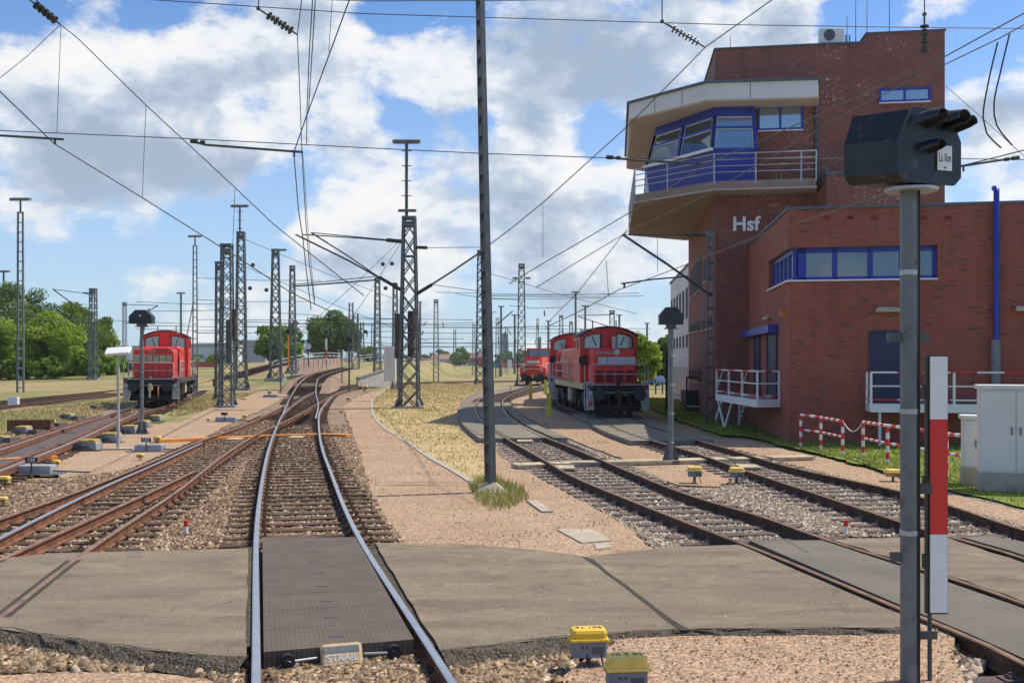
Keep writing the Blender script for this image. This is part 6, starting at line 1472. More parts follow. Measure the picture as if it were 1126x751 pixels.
# rail brakes along the left track: yellow-grey drive units and rusty beams
def brake_unit(label, px, py, wpx, side=1):
    g = W(px, py, -.18); k = g.y / F; w_ = wpx * k; t = thing('rail_brake_unit', label, 'rail brake', tuple(g), 'rail brake drive units'); h_ = w_ * .48
    m = MB(); m.rbox((g.x, g.y + .2, g.z + h_ * .45), (w_ * .75, .5, h_ * .7), .03); m.build('case', 'motor_grey', t)
    m = MB(); m.rbox((g.x - w_ * .04, g.y + .2, g.z + h_ * .92), (w_ * .72, .55, h_ * .25), .03); m.build('lid', 'yellow_dull', t)
    m = MB(); m.disc((g.x - w_ * .42, g.y - .05, g.z + h_ * .42), (0, 1, 0), h_ * .40, .12, 16); m.tube([(g.x - w_ * .3, g.y - .08, g.z + h_ * .3), (g.x - w_ * .0, g.y - .1, g.z + h_ * .5), (g.x + w_ * .2, g.y - .1, g.z + h_ * .2)], h_ * .09, 7); m.build('drive', 'steel_dark', t)
    m = MB(); m.box((g.x, g.y + .1, g.z + h_ * .04), (w_ * 1.1, .6, h_ * .08)); m.build('base_plate', 'rust_dark', t)
for px, py, w_, lab in ((97, 496, 30, 'nearest yellow lidded brake unit right of the left track'), (121, 487, 26, 'second yellow lidded brake unit from the camera, right of the left track'), (142, 477, 22, 'middle yellow lidded brake unit right of the left track'), (157, 470, 18, 'fourth yellow lidded brake unit beside the black signal foot'), (171, 463.5, 17, 'farthest yellow lidded brake unit right of the left track')):
    brake_unit(lab, px, py, w_ * .85)
for px, py, w_, lab in ((74, 460.5, 14, 'farthest brake unit on the grass side of the left track'), (52, 468.5, 16, 'middle brake unit on the grass side of the left track'), (24, 477, 20, 'brake unit with rusty beam on the grass side of the left track'), (0, 486, 16, 'brake unit at the picture edge on the grass side')):
    brake_unit(lab, px, py, w_ * .85)
    g = W(px + w_ * .85, py + 1.5, -.18); k = g.y / F; m = MB(); m.box((g.x, g.y, g.z + .11), (w_ * k * .9, .5, .16), -.5, taper=.8); tag(m.build('brake_cover', 'sleeper_grey'), 'brown sloping cover plate beside the ' + lab.replace('brake unit', 'unit').replace(' on the grass side', '').replace(' with rusty beam',''), 'cover plate')
g = W(34, 475, -.18); m = MB(); m.box((g.x, g.y, g.z + .26), (1.5, .7, .42), .2); tag(m.build('rusty_block', 'rust'), 'rusty block between the brake units on the grass side', 'steel block')
# brake beams beside both rails of the left track
t = thing('rail_brake_beams', 'rusty brake beams along both rails of the left track', 'rail brake', tuple(W(60, 490, 0)))
A1, A2 = ramp_of(far_l, 22, 50), ramp_of(far_r, 20, 48)
for src, offs_ in ((A1, (.17, -.17)), (A2, (.17, -.17))):
    for o_ in offs_:
        m = MB(); m.sweep(offset_line(src, o_), [(-.05, -.1), (.05, -.1), (.05, .03), (-.05, .03)]); m.build('beam', 'rust', t)
m = MB(); mid_ = [a.lerp(A2[min(range(len(A2)), key=lambda j: (A2[j] - a).length)], .5) for a in A1]; m.sweep(mid_, [(-.42, -.16), (.42, -.16), (.42, -.08), (-.42, -.08)]); m.build('centre_plate', 'sleeper_grey', t)
# white milestone-like block on the far left track, small stone
g = W(15, 446, -.1); m = MB(); m.box((g.x, g.y, g.z + .25), (.55, .3, .5)); tag(m.build('wheel_stop', 'white_paint'), 'white block standing on the nearer grass siding', 'wheel stop')
g = W(103, 450, -.2); m = MB(); m.rbox((g.x, g.y, g.z + .12), (.32, .3, .26), .08); tag(m.build('grey_cap', 'steel_dark'), 'small dark cap in the dry grass left of the engine', 'cap')
# red-capped markers in the ballast
for px, py, lab in ((204.5, 587, 'small red and white marker peg in the ballast left of the main track'), (930, 587, 'small red and white marker peg in the grey ballast on the right')):
    g = W(px, py, -.18); t = thing('marker_peg', lab, 'marker peg', tuple(g)); m = MB(); m.tube([g, g + Vector((0, 0, .12))], .032, 10); m.build('stem', 'white_paint', t); m = MB(); m.tube([g + Vector((0, 0, .12)), g + Vector((0, 0, .21))], .036, 10); m.build('cap', 'sign_red', t)
# yellow posts beside the curved track
for px, yt, yb_, lab in ((603.5, 433, 458, 'yellow post nearest the camera beside the paved track'), (583.5, 421, 439, 'yellow post in the middle of the three'), (600, 418, 433, 'yellow post farthest away beside the engines')):
    g = W(px, yb_, -.17); k = g.y / F; t = thing('yellow_post', lab, 'bollard', tuple(g), 'yellow posts between the right-hand tracks'); h_ = (yb_ - yt) * k
    m = MB(); m.box((g.x, g.y, g.z + h_ / 2), (.22, .22, h_)); m.build('post', 'post_yellow', t); m = MB(); m.box((g.x, g.y, g.z + h_ + .01), (.25, .25, .03)); m.box((g.x, g.y, g.z + .02), (.4, .4, .04)); m.build('cap', 'post_yellow', t)
# ================================================================== MASTS
def yofz(z, Z): return 397 - (z - HC) * F / Z
def lattice(label, px, Z, ytop, w0, w1, name='lattice_mast', cat='mast', group='lattice masts of the overhead line', foot=True, zbase=None, panel_=None, cap=True, mat='steel_mast'):
    x = (px - 563) / F * Z; zb0 = terrain(x, Z) if zbase is None else zbase; zt_ = HC + (397 - ytop) * Z / F
    t = thing(name, label, cat, (x, Z, zb0), group); H_ = zt_ - zb0; rz = random.uniform(-.1, .1)
    panel_ = panel_ or max(w0 * .95, .7); n = max(4, int(H_ / panel_)); th_ = max(.07, w0 * .11) * (1 + Z * .0012); tb = th_ * .5
    def c(i, f): 
        w_ = (w0 + (w1 - w0) * f) / 2; sx_, sy_ = ((-1, -1), (1, -1), (1, 1), (-1, 1))[i % 4]; xx, yy = sx_ * w_, sy_ * w_
        return Vector((x + xx * cos(rz) - yy * sin(rz), Z + xx * sin(rz) + yy * cos(rz), zb0 + H_ * f))
    m = MB()
    for i in range(4): m.beam(c(i, 0), c(i, 1), th_, th_)
    m.build('legs', mat, t)
    m = MB()
    for k in range(n):
        f0, f1 = k / n, (k + 1) / n
        for i in range(4 if Z < 150 else 1):
            m.beam(c(i, f0), c(i + 1, f1), tb, tb); m.beam(c(i + 1, f0), c(i, f1), tb, tb)
        if k % 4 == 0:
            for i in range(4): m.beam(c(i, f0), c(i + 1, f0), tb, tb)
    m.build('lattice', mat, t)
    if cap: m = MB(); m.box((x, Z, zt_ + .0), (w1 * 1.25, w1 * 1.25, .16)); m.box((x, Z, zt_ - .35), (w1 * 1.1, w1 * 1.1, .3)); m.build('head_plate', mat, t)
    if foot:
        for i in range(4): m = MB(); q = c(i, 0); m.beam(q + Vector(((q.x - x) * .35, (q.y - Z) * .35, 0)), c(i, .05), th_ * 1.6, th_ * 1.3); m.build('foot', 'steel_dark', t)
        m = MB(); m.box((x, Z, zb0 + .03), (w0 * 1.7, w0 * 1.7, .3)); m.build('base', 'concrete_grey', t)
    return t, x, zb0, zt_
def lamp_head(t, x, Z, z, wpx, zfrom, rungs=True, mat='steel_grey', r=.07, lit=False):
    k = Z / F; m = MB(); m.tube([(x, Z, zfrom), (x, Z, z)], r, 8); m.build('lamp_pole', 'steel_mast', t)
    m = MB(); w_ = wpx * k; m.rbox((0, 0, 0), (w_, w_ * .38, w_ * .13), .02); m.xform(Matrix.Translation((x, Z, z + w_ * .08)) @ Matrix.Rotation(R(14), 4, 'X')); m.build('lamp_head', 'steel_grey', t)
    m = MB(); m.box((x, Z - .02, z + w_ * -.0), (w_ * .9, w_ * .1, w_ * .03)); m.build('lamp_rim', 'galv', t)
    if rungs:
        m = MB(); n = max(3, int((z - zfrom) / (.75)))
        for i in range(n): zz_ = zfrom + (z - zfrom) * (i + .5) / n; m.beam((x - .28, Z, zz_), (x + .28, Z, zz_), .05, .04)
        m.build('climbing_irons', 'steel_mast', t)
# the big one in the middle
t, x, zb0, zt_ = lattice('big lattice mast with a tall lamp pole on top in the centre', 450, 61, 240, 1.05, .62, group=None)
Z = 61; k = Z / F; lamp_head(t, x - .15, Z, HC + (397 - 158) * k, 30, zt_, r=.09)
m = MB(); m.rbox((x - .1, Z - .1, HC + (397 - 232) * k), (1.0, .35, .12), .02); m.build('small_lamp', 'steel_grey', t)
for dx, ya, yb_, w_ in ((-12, 345, 394, 9), (2, 342, 392, 8)):
    z1_, z2_ = HC + (397 - ya) * k, HC + (397 - yb_) * k; m = MB(); m.tube([(x + dx * k, Z + .1, z2_), (x + dx * k, Z + .1, z1_)], w_ * k / 2, 12); tag(m.build('tension_weight', 'weight_brown'), 'dark cylindrical tension weight ' + ('left of' if dx < -5 else 'inside') + ' the big lattice mast', 'weight')
g = P(429, 419, 72); m = MB(); m.rbox((g.x, g.y, g.z + 1.15), (.75, .5, 2.3), .03); m.box((g.x, g.y - .26, g.z + 1.15), (.03, .02, 2.1), mi=0); tag(m.build('relay_cabinet', 'cabinet_grey'), 'tall pale cabinet behind the big lattice mast', 'cabinet')
# the left cluster
t1_, x, zb0, z1_ = lattice('thick double lattice mast at the left edge of the pink path', 249.5, 62, 270, .72, .52)
m = MB(); m.tube([(x + .35, 62.2, HC + (397 - 372) * 62 / F), (x + .35, 62.2, HC + (397 - 340) * 62 / F)], .22, 10); m.build('weight', 'weight_brown', t1_)
lattice('thin lattice mast just left behind the thick double mast', 240.5, 74, 289, .42, .34)
t2_, x, zb0, z2_ = lattice('lattice mast with a lamp on top right of the thick double mast', 265, 95, 256, .95, .55); lamp_head(t2_, x - .1, 95, HC + (397 - 228) * 95 / F, 19, z2_, r=.08)
m = MB(); m.tube([(x - .8, 94, HC + (397 - 400) * 95 / F), (x - .8, 94, HC + (397 - 352) * 95 / F)], .26, 10); tag(m.build('tension_weight', 'weight_brown'), 'rusty stacked tension weight between the two left masts', 'weight')
t3_, x, zb0, z3_ = lattice('lattice mast with a short side arm left of the round tree', 303, 95, 275, .95, .5, zbase=.8)
m = MB(); m.box((x + .5, 95, z3_), (.9, .25, .16)); m.build('side_arm', 'steel_grey', t3_)
lattice('slim lattice mast in front of the round tree', 321.5, 118, 293, .8, .45, zbase=1.2)
lattice('lattice mast with a cantilever at the far left among the trees', 102.5, 118, 318, .75, .55)
lattice('thin ladder mast behind the slanted lamp', 137, 190, 333, .6, .5, foot=False)
lattice('lattice mast standing on the grey retaining wall', 415, 118, 306, .75, .45, zbase=-.2)
lattice('slim lattice mast close left of the big lamp mast', 434.5, 100, 312, .5, .35)
t4_, x, zb0, z4_ = lattice('lattice mast with a crossarm left of the modern red engine', 573.5, 128, 291, 1.0, .6)
m = MB(); 
for s in (-1, 1): m.box((x + s * .75, 128, HC + (397 - 306) * 128 / F), (.6, .3, .2))
m.build('crossarm', 'steel_grey', t4_)
t5_, x, zb0, z5_ = lattice('lattice mast half hidden behind the tall grey pole', 528, 128, 276, .95, .55)
lattice('slim mast in the gap left of the grey pole', 479.5, 170, 330, .8, .55, foot=False)
lattice('far lattice mast above the modern red engine', 617, 230, 347, 1.0, .7, foot=False)
lattice('far lattice mast just right of the one above the modern engine', 628, 260, 354, 1.0, .7, foot=False)
lattice('narrow ladder mast above the first red engine cab', 673, 150, 342, .7, .6, foot=False)
for px, Z, yt in ((391, 150, 345), (398, 210, 354), (386, 190, 333), (372, 240, 322 + 20), (410, 260, 356), (434, 220, 350), (547, 260, 349), (521, 300, 356), (500, 340, 362), (557, 350, 360), (591, 330, 350), (640, 360, 362), (594, 400, 370)):
    lattice('distant overhead line mast in the haze of the yard', px, Z, yt, .9, .6, foot=False, group='distant overhead line masts', cap=False)
# lamp masts
def lamp_mast(label, px, ytop, wpx, Z=None, H_=16.3, ladder=True, group='tall yard lamp masts', rungs=False):
    Z = Z or (H_ - HC) * F / (397 - ytop); x = (px - 563) / F * Z; zb0 = terrain(x, Z); z1_ = HC + (397 - ytop) * Z / F; t = thing('lamp_mast', label, 'lamp mast', (x, Z, zb0), group); k = Z / F
    m = MB(); w_ = .26
    if ladder:
        for s in (-1, 1): m.beam((x + s * w_, Z, zb0), (x + s * w_ * .75, Z, z1_ - .9), .10, .2)
        m.build('post', 'steel_mast', t); m = MB(); n = int((z1_ - zb0) / .8)
        for i in range(n): zz_ = zb0 + (i + .5) * .8; m.beam((x - w_ * .9, Z, zz_), (x + w_ * .9, Z, zz_), .12, .10)
        m.build('rungs', 'galv', t); m = MB(); m.tube([(x, Z, z1_ - 1.0), (x, Z, z1_)], .08, 6); m.build('spigot', 'steel_mast', t)
    else: m.tube([(x, Z, zb0), (x, Z, z1_)], [max(.14, Z * .0012), max(.09, Z * .0009)], 8); m.build('post', 'steel_mast', t)
    if rungs:
        m = MB(); [m.beam((x - 1.0, Z, z1_ - 2.5 - 2.2 * i), (x + 1.0, Z, z1_ - 2.5 - 2.2 * i), .14, .14) for i in range(4)]; m.build('climbing_irons', 'steel_mast', t)
    m = MB(); w_ = wpx * k; m.rbox((0, 0, 0), (w_, w_ * .4, w_ * .16), .02); m.xform(Matrix.Translation((x, Z, z1_ + w_ * .08)) @ Matrix.Rotation(R(10), 4, 'X')); m.build('lamp_head', 'steel_grey', t)
    return t
lamp_mast('lamp mast with ladder post in front of the left trees', 22.5, 221, 21, Z=90)
lamp_mast('lamp mast at the very left edge above the trees', 4, 299.5, 13, ladder=False)
lamp_mast('lamp mast rising right behind the lone red engine', 214.5, 261, 14)
lamp_mast('smaller far lamp mast left of the one behind the lone engine', 199, 323, 9, ladder=False)
for px, yt, w_, lab in ((633, 322, 9, 'far lamp mast left of two above the coupled engines'), (643.5, 337, 8, 'far lamp mast right of two above the coupled engines'), (551, 337.5, 7, 'far lamp mast right of the grey pole'), (566, 347, 7, 'far lamp mast beside the crossarm mast'), (681, 347, 6.5, 'far lamp mast right of the first engine roof'), (711.5, 356, 6, 'far lamp mast above the small green tree'), (603, 353.5, 6, 'far lamp mast with crossbars above the modern engine'), (462, 332.5, 5, 'far lamp mast right of the big lattice mast')):
    lamp_mast(lab, px, yt, w_, ladder=False, rungs='crossbars' in lab)

# the tall batten pole in the foreground
g = W(539.5, 541, -.17); t = thing('batten_pole', 'tall dark double channel pole standing on a concrete foot in grass', 'pole', tuple(g)); lean = Vector((-.20 / 9.4, 0, 1)).normalized(); H_ = 11.5
px_ = Vector((cos(R(-54)), sin(R(-54)), 0)); py_ = Vector((-px_.y, px_.x, 0))
def channel(m_, s):
    b0 = g + px_ * s * .085; t0_ = g + px_ * s * .062 + lean * H_; ax = px_
    m_.beam(b0, t0_, .016, .13, upv=py_) if False else None
    for (o_, wd_, dp_) in ((0, .014, .13),):
        pass
    vs = []
    for e, sc_ in ((b0, 1), (t0_, .75)):
        for (u, v) in ((-.02, -.07), (.02, -.07), (.02, .07), (-.02, .07)): vs.append(e + px_ * u * sc_ * s * 1.0 + py_ * v * sc_)
    m_.add(vs, [(0, 1, 2, 3), (7, 6, 5, 4), (0, 4, 5, 1), (1, 5, 6, 2), (2, 6, 7, 3), (3, 7, 4, 0)])
    return m_
for s in (-1, 1): channel(MB(), s).build('channel', 'steel_dark', t)
for i in range(30):
    q = g + lean * (.2 + i * .385); m = MB(); m.beam(q - px_ * .075, q + px_ * .075, .12, .055, upv=(0, 0, 1)); m.build('batten', 'steel_dark', t)
m = MB(); z0 = g.z; vs = [(g.x + sx_ * .36, g.y + sy_ * .3, z0 - .03) for sx_, sy_ in ((-1, -1), (1, -1), (1, 1), (-1, 1))] + [(g.x + sx_ * .10, g.y + sy_ * .10, z0 + .20) for sx_, sy_ in ((-1, -1), (1, -1), (1, 1), (-1, 1))]
m.add(vs, [(3, 2, 1, 0), (4, 5, 6, 7), (0, 1, 5, 4), (1, 2, 6, 5), (2, 3, 7, 6), (3, 0, 4, 7)]); m.build('concrete_foot', 'concrete', t)
# ladder-like mast beside the tower
Z = 45.2; x = (781 - 563) / F * Z; t = thing('batten_mast', 'dark ladder-like mast standing against the tower side', 'mast', (x, Z, -.2)); z1_ = HC + (397 - 258) * Z / F
for s in (-1, 1): m = MB(); m.beam((x + s * .15, Z, -.2), (x + s * .10, Z, z1_), .05, .14); m.build('channel', 'steel_dark', t)
for i in range(13):
    if .3 + i * .62 < z1_: m = MB(); m.beam((x - .13, Z, .3 + i * .62), (x + .13, Z, .3 + i * .62), .08, .10); m.build('batten', 'steel_dark', t)
m = MB(); m.box((x, Z, z1_), (.3, .3, .25)); m.build('head_plate', 'steel_grey', t)
m = MB(); m.tube([P(783, 326, Z), P(735, 291.5, Z - .6), P(684.5, 258, Z - 1.2)], .05, 6); m.build('strut', 'steel_dark', t)
m = MB(); m.tube([P(745, 258.5, Z - .5), P(766, 258.5, Z - .2), P(780, 259, Z)], [.03, .07, .03], 6); m.build('insulator', 'insulator', t)
m = MB(); m.tube([P(684.5, 258, Z - 1.2), P(748, 258.5, Z - .5)], .018, 5); m.build('tie', 'steel_dark', t)
m = MB(); m.tube([P(683, 312, Z - 1.2), P(720, 307, Z - .8), P(757, 304, Z - .4)], .035, 6); m.tube([P(686.5, 312, Z - 1.2), P(686.5, 317, Z - 1.2)], .05, 6); m.build('steady_arm', 'steel_dark', t)

# ================================================================== OVERHEAD WIRES
def wire(label, pts, r=.011, mat='wire', name='overhead_wire', cat='wire', group=None, sag=0, n=6):
    pts = [P(*q) for q in pts]; out = []
    if sag:
        for a, b in zip(pts, pts[1:]):
            for i in range(12): s_ = i / 12; q = a.lerp(b, s_); q.z -= sag * 4 * s_ * (1 - s_); out.append(q)
        out.append(pts[-1]); pts = out
    m_ = MB(); rr = [r * max(1, p_.y / 26) for p_ in pts]; m_.tube(pts, rr, 5); o = m_.build(name, mat); return tag(o, label, cat, group)
GW = 'wires of the overhead line'
ZS = 25.0
# head span wires across all tracks
wire('upper cross span wire running over the whole picture', [(120, -3, ZS), (400, 15.5, ZS), (663, 23.5, ZS), (800, 27.5, ZS), (960, 30, ZS), (1140, 32, ZS)], .011, group=GW)
wire('short cross span wire at the top edge', [(260, -3, ZS - 1), (400, 1.5, ZS - 1), (560, 1, ZS - 1), (760, -3, ZS - 1)], .010, group=GW)
wire('lower cross span wire crossing behind the tall pole to the tower cabin', [(-10, 143.5, ZS), (210, 153, ZS), (400, 162.7, ZS), (530, 169, ZS), (670, 174, ZS), (830, 175, ZS), (1040, 174.5, ZS), (1135, 176, ZS)], .011, group=GW)
def insulator(label, a, b, discs=8, r=.10, Z1=ZS, Z2=ZS, tail=None):
    p, q = P(a[0], a[1], Z1), P(b[0], b[1], Z2); t_ = thing('insulator', label, 'insulator', tuple(p), 'ribbed insulators on the overhead line'); m_ = MB(); m_.tube([p, q], .022, 6); m_.build('rod', 'steel_dark', t_)
    d = (q - p); m_ = MB()
    for i in range(discs): c = p + d * (.28 + .55 * i / max(discs - 1, 1)); m_.disc(c, d, r * (1 - .25 * (i % 2)), .035, 12)
    m_.build('discs', 'insulator', t_)
    if tail: m_ = MB(); m_.tube([P(tail[0], tail[1], Z1), p], .015, 5); m_.disc(p, (0, 1, .2), .045, .07, 8); m_.build('hanger', 'steel_dark', t_)
insulator('ribbed insulator at the top left corner of the sky', (30, -2), (66, 27), 9, .10)
insulator('ribbed insulator hanging over the main track wires', (284, 10), (327, 38.5), 7, .10, tail=(285, -4))
insulator('ribbed insulator hanging left of the tower', (728, 24), (775, 52), 8, .10, tail=(728, -5))
insulator('upright dark insulator in front of the tower top right corner', (1016.5, 16), (1016.5, 64), 7, .10, tail=(1016.5, -5))
# registration arms
def arm(label, pts, r=.028, Z=ZS, name='registration_arm', ins=True):
    P_ = [P(px, py, Z) for px, py in pts]; t_ = thing(name, label, 'registration arm', tuple(P_[0]), 'registration arms under the cross span'); m_ = MB(); m_.tube(P_, r, 7); m_.build('tube', 'steel_dark', t_)
    d = (P_[-1] - P_[0]).normalized(); m_ = MB(); m_.disc(P_[0] + d * .05, d, .05, .16, 8); m_.disc(P_[0] + d * .25, d, .045, .10, 8); m_.build('joint', 'insulator', t_)
    m_ = MB(); e = P_[-1] - d * .2; m_.tube([e, e - Vector((0, 0, .13))], .025, 6); m_.build('clamp', 'steel_dark', t_)
arm('dark arm at the left edge holding the left contact wire', [(-20, 148), (70, 153.5)]); arm('dark arm holding the contact wires of the main track', [(211, 155.5), (226, 159.5), (333, 167.5)])
arm('rusty arm crossing in front of the blue cabin balcony', [(668, 173), (700, 176.5), (774, 180.5)]); arm('dark arm right of the big black signal head', [(1119, 173.5), (1050, 184)])
# left track catenary
ZL = 60
wire('left messenger wire descending from the top left insulator', [(28, -12, 22), (66, 27, ZS), (85, 42, 26.5), (160, 115.5, 35), (258, 206, 52), (300, 246, 68), (345, 282, 95), (400, 325, 150)], .012, group=GW)
wire('left contact wire crossing the sky from the left edge', [(-15, 86, 21), (0, 101, 22), (60, 158.5, ZS), (157, 218, 34), (240, 270, 50), (258, 281, 55), (320, 322, 80), (390, 355, 130)], .013, group=GW)
wire('thin stay wire from the top left insulator to the left edge', [(66, 28, ZS), (30, 62, ZS), (-10, 94, ZS)], .008, group=GW)
for i, (xa, ya, xb, yb_, Zd, lab) in enumerate(((67, 29, 62.5, 146, 25, 'dropper wire nearest the left edge'), (160.5, 116, 156.5, 217, 34, 'second dropper wire of the left catenary'), (258.5, 207, 255.5, 278, 52, 'third dropper wire above the left lamp mast'))):
    wire(lab, [(xa, ya, Zd), (xb, yb_, Zd)], .007, name='dropper_wire', group='droppers of the overhead line')
# main track catenary
wire('main contact wire swinging down past the registration arm', [(392, -14, 20), (385, -2, 21), (340, 120, 24.6), (323, 168, 25), (328, 230, 33), (333, 262, 42), (337, 300, 60), (342, 340, 95)], .013, group=GW)
wire('main messenger wire below the hanging insulator', [(333, -10, 22), (327, 38.5, ZS), (330, 110, 30), (332, 170, 37), (336, 240, 52), (340, 290, 75), (346, 335, 110)], .011, group=GW)
wire('left of two close wires above the main track', [(344, -6, 20), (340, 60, 22), (337.5, 122, 25), (337, 160, 27)], .011, group=GW)
wire('right of two close wires above the main track', [(347, -6, 20), (343, 60, 22), (339, 124, 25)], .011, group=GW)
wire('thin dropper at the main contact wire', [(365.5, -3, 23), (361.5, 58, 23)], .007, name='dropper_wire', group='droppers of the overhead line')
wire('pale thin wire parallel to the main messenger', [(333, 168, 25), (337, 230, 36), (341, 280, 55), (346, 330, 80)], .007, group=GW)
# middle: wire from upper right over the tall pole to the horizon
wire('right messenger wire passing left of the tower', [(862, -9, 22), (852, -2, 22.5), (776, 52, ZS), (690, 139, 31), (597, 223, 42), (565, 249, 49), (536, 271, 56)], .012, group=GW)
wire('wire dropping from the tower balcony height to the far masts', [(690, 252, 43), (665, 284, 52), (636, 321, 70), (620, 337, 90), (605, 352, 130)], .009, group=GW)
wire('upper contact wire crossing in front of the tower', [(1140, 5, 16), (1126, 15, 17), (1040, 62, 19), (940, 108, 22), (830, 158, 26), (775, 181, 28), (721, 217, 33), (640, 265, 42), (600, 288, 50), (560, 312, 65)], .012, 'wire_green', group=GW)
wire('lower messenger wire crossing in front of the tower', [(1140, 20, 16), (1100, 42, 17), (1000, 90, 20), (940, 119, 22), (850, 172, 26), (766, 220, 31), (692, 254, 38), (640, 285, 46), (590, 316, 60)], .010, 'wire_green', group=GW)
wire('contact wire crossing low in front of the brick annex', [(995, 206, 18), (953, 220, 20), (900, 238, 23), (816, 266, 29), (776, 283, 32), (720, 304, 38), (680, 319, 44), (640, 341, 58), (600, 360, 85)], .011, 'wire_green', group=GW)
wire('contact wire right of the big black signal head', [(1135, 163, 15), (1100, 172, 16), (1051, 184, 17)], .009, group=GW)
for i, (pts, lab) in enumerate((([(1097, 47), (1087, 90), (1081, 130), (1085, 147), (1101, 163)], 'left of two looping jumper cables beside the tower'), ([(1110, 38), (1100, 80), (1093, 115), (1096, 138), (1113, 160)], 'right of two looping jumper cables beside the tower'))):
    m = MB(); m.tube(spline([P(a, b, 16.2) for a, b in pts], .12), .012, 6); tag(m.build('jumper_cable', 'wire'), lab, 'cable')
wire('thin stay wire behind the jumper cables', [(1040, 95, 30), (1080, 130, 26), (1126, 172, 22)], .008, group=GW)
wire('thin dropper below the right messenger wire', [(597, 224, 42), (597, 283, 42)], .006, name='dropper_wire', group='droppers of the overhead line')
wire('thin dropper left of the white building', [(723, 262, 40), (723, 299, 40)], .006, name='dropper_wire', group='droppers of the overhead line')
wire('thin dropper under the tower balcony corner', [(666.5, 286, 52), (669, 323, 52)], .007, name='dropper_wire', group='droppers of the overhead line')
# cantilevers of the big lattice mast
Z = 61
def canti(label, segs, Z=61, group='cantilever arms on the masts'):
    t_ = thing('cantilever_arm', label, 'cantilever', tuple(P(segs[0][0][0][0], segs[0][0][0][1], Z)), group)
    for (pts, r, nm) in segs:
        m_ = MB(); m_.tube([P(px, py, Z - dz) for (px, py, dz) in [(*q, 0) if len(q) == 2 else q for q in pts]], r, 6); m_.build(nm, 'insulator' if nm == 'insulator' else 'steel_dark', t_)
canti('long cantilever reaching left from the big lattice mast', [([(443, 320), (417, 305)], .11, 'insulator'), ([(441, 319), (384, 287), (325, 258)], .055, 'strut'), ([(417, 305), (382, 281), (342, 256)], .05, 'strut'), ([(444, 266), (425, 264)], .12, 'insulator'), ([(428, 265), (395, 262), (332, 258)], .035, 'tie'), ([(428, 264), (385, 260), (343, 256)], .03, 'tie')])
canti('cantilever reaching right from the big lattice mast to the tall pole', [([(457, 324), (475, 313)], .11, 'insulator'), ([(457, 324), (495, 300), (529, 277)], .055, 'strut'), ([(455, 272), (470, 272.5)], .10, 'insulator'), ([(470, 272.5), (530, 272)], .02, 'tie'), ([(475, 313), (525, 320)], .02, 'steady_wire')])
canti('horizontal cantilever of the mast on the retaining wall', [([(412, 308), (375, 311), (322, 315)], .09, 'beam'), ([(322, 313), (360, 309.5), (412, 304)], .05, 'tie')], 118)
canti('cantilever on the far left mast among the trees', [([(101, 348), (80, 334), (58, 318)], .07, 'strut'), ([(101, 323), (80, 321), (58, 318)], .04, 'tie'), ([(101, 323.5), (92, 322)], .11, 'insulator')], 118)
canti('cantilever on the thin ladder mast behind the slanted lamp', [([(139, 335), (174, 336)], .07, 'tie'), ([(139, 356), (174, 336)], .09, 'strut')], 190)
canti('cantilever above the first red engine', [([(672, 346), (635, 347)], .06, 'tie'), ([(708, 372), (636, 348)], .07, 'strut')], 150)
canti('cantilever strut right of the tall grey pole', [([(545, 358), (564, 342)], .09, 'strut'), ([(545, 343), (530, 347)], .05, 'tie')], 150)
for px, py, lab in ((421, 290.5, 'left of two pulley wheels by the big lattice mast'), (431, 290, 'right of two pulley wheels by the big lattice mast'), (278, 291.5, 'dark round pulley wheel right of the left lamp lattice mast'), (275, 317, 'lower dark pulley wheel beside the left lamp lattice mast'), (293, 319, 'dark pulley wheel left of the side arm mast'), (424, 317, 'pulley wheel hanging under the left cantilever'), (402, 365, 'tiny far round wheel between the distant masts')):
    p_ = P(px, py, 80); m = MB(); m.disc(p_, (.2, 1, 0), .15, .08, 14); m.disc(p_, (.2, 1, 0), .05, .16, 10); tag(m.build('pulley_wheel', 'steel_dark'), lab, 'pulley wheel')
# distant span wires and droppers
sp_rows = []
for i in range(30):
    Z = random.uniform(110, 330); yv = 397 - (random.uniform(6.2, 11.5) - HC) * F / Z; x0 = random.choice((150, 215, 265, 303, 321, 386, 415, 450, 480, 528)); x1 = x0 + random.uniform(90, 260); x1 = min(x1, 735)
    yv2 = yv + random.uniform(-3, 3)
    wire('faint distant cross wire among the far masts', [(x0, yv, Z), ((x0 + x1) / 2, (yv + yv2) / 2 + 1.2, Z), (x1, yv2, Z)], .0065, name='distant_wire', group='faint distant wires')
for i in range(26):
    px = random.uniform(330, 620); Z = random.uniform(130, 300); z_ = random.uniform(6.5, 9.5); yv = 397 - (z_ - HC) * F / Z; dx = random.uniform(-4, 4)
    p, q = P(px, yv, Z), P(px + dx, yv + random.uniform(5, 10), Z); m = MB(); m.tube([p, p.lerp(q, .3), p.lerp(q, .7), q], [.03, .09, .09, .03], 5); tag(m.build('distant_insulator', 'steel_dark'), 'tiny dark insulator hanging among the distant masts', 'insulator', 'tiny distant insulators')
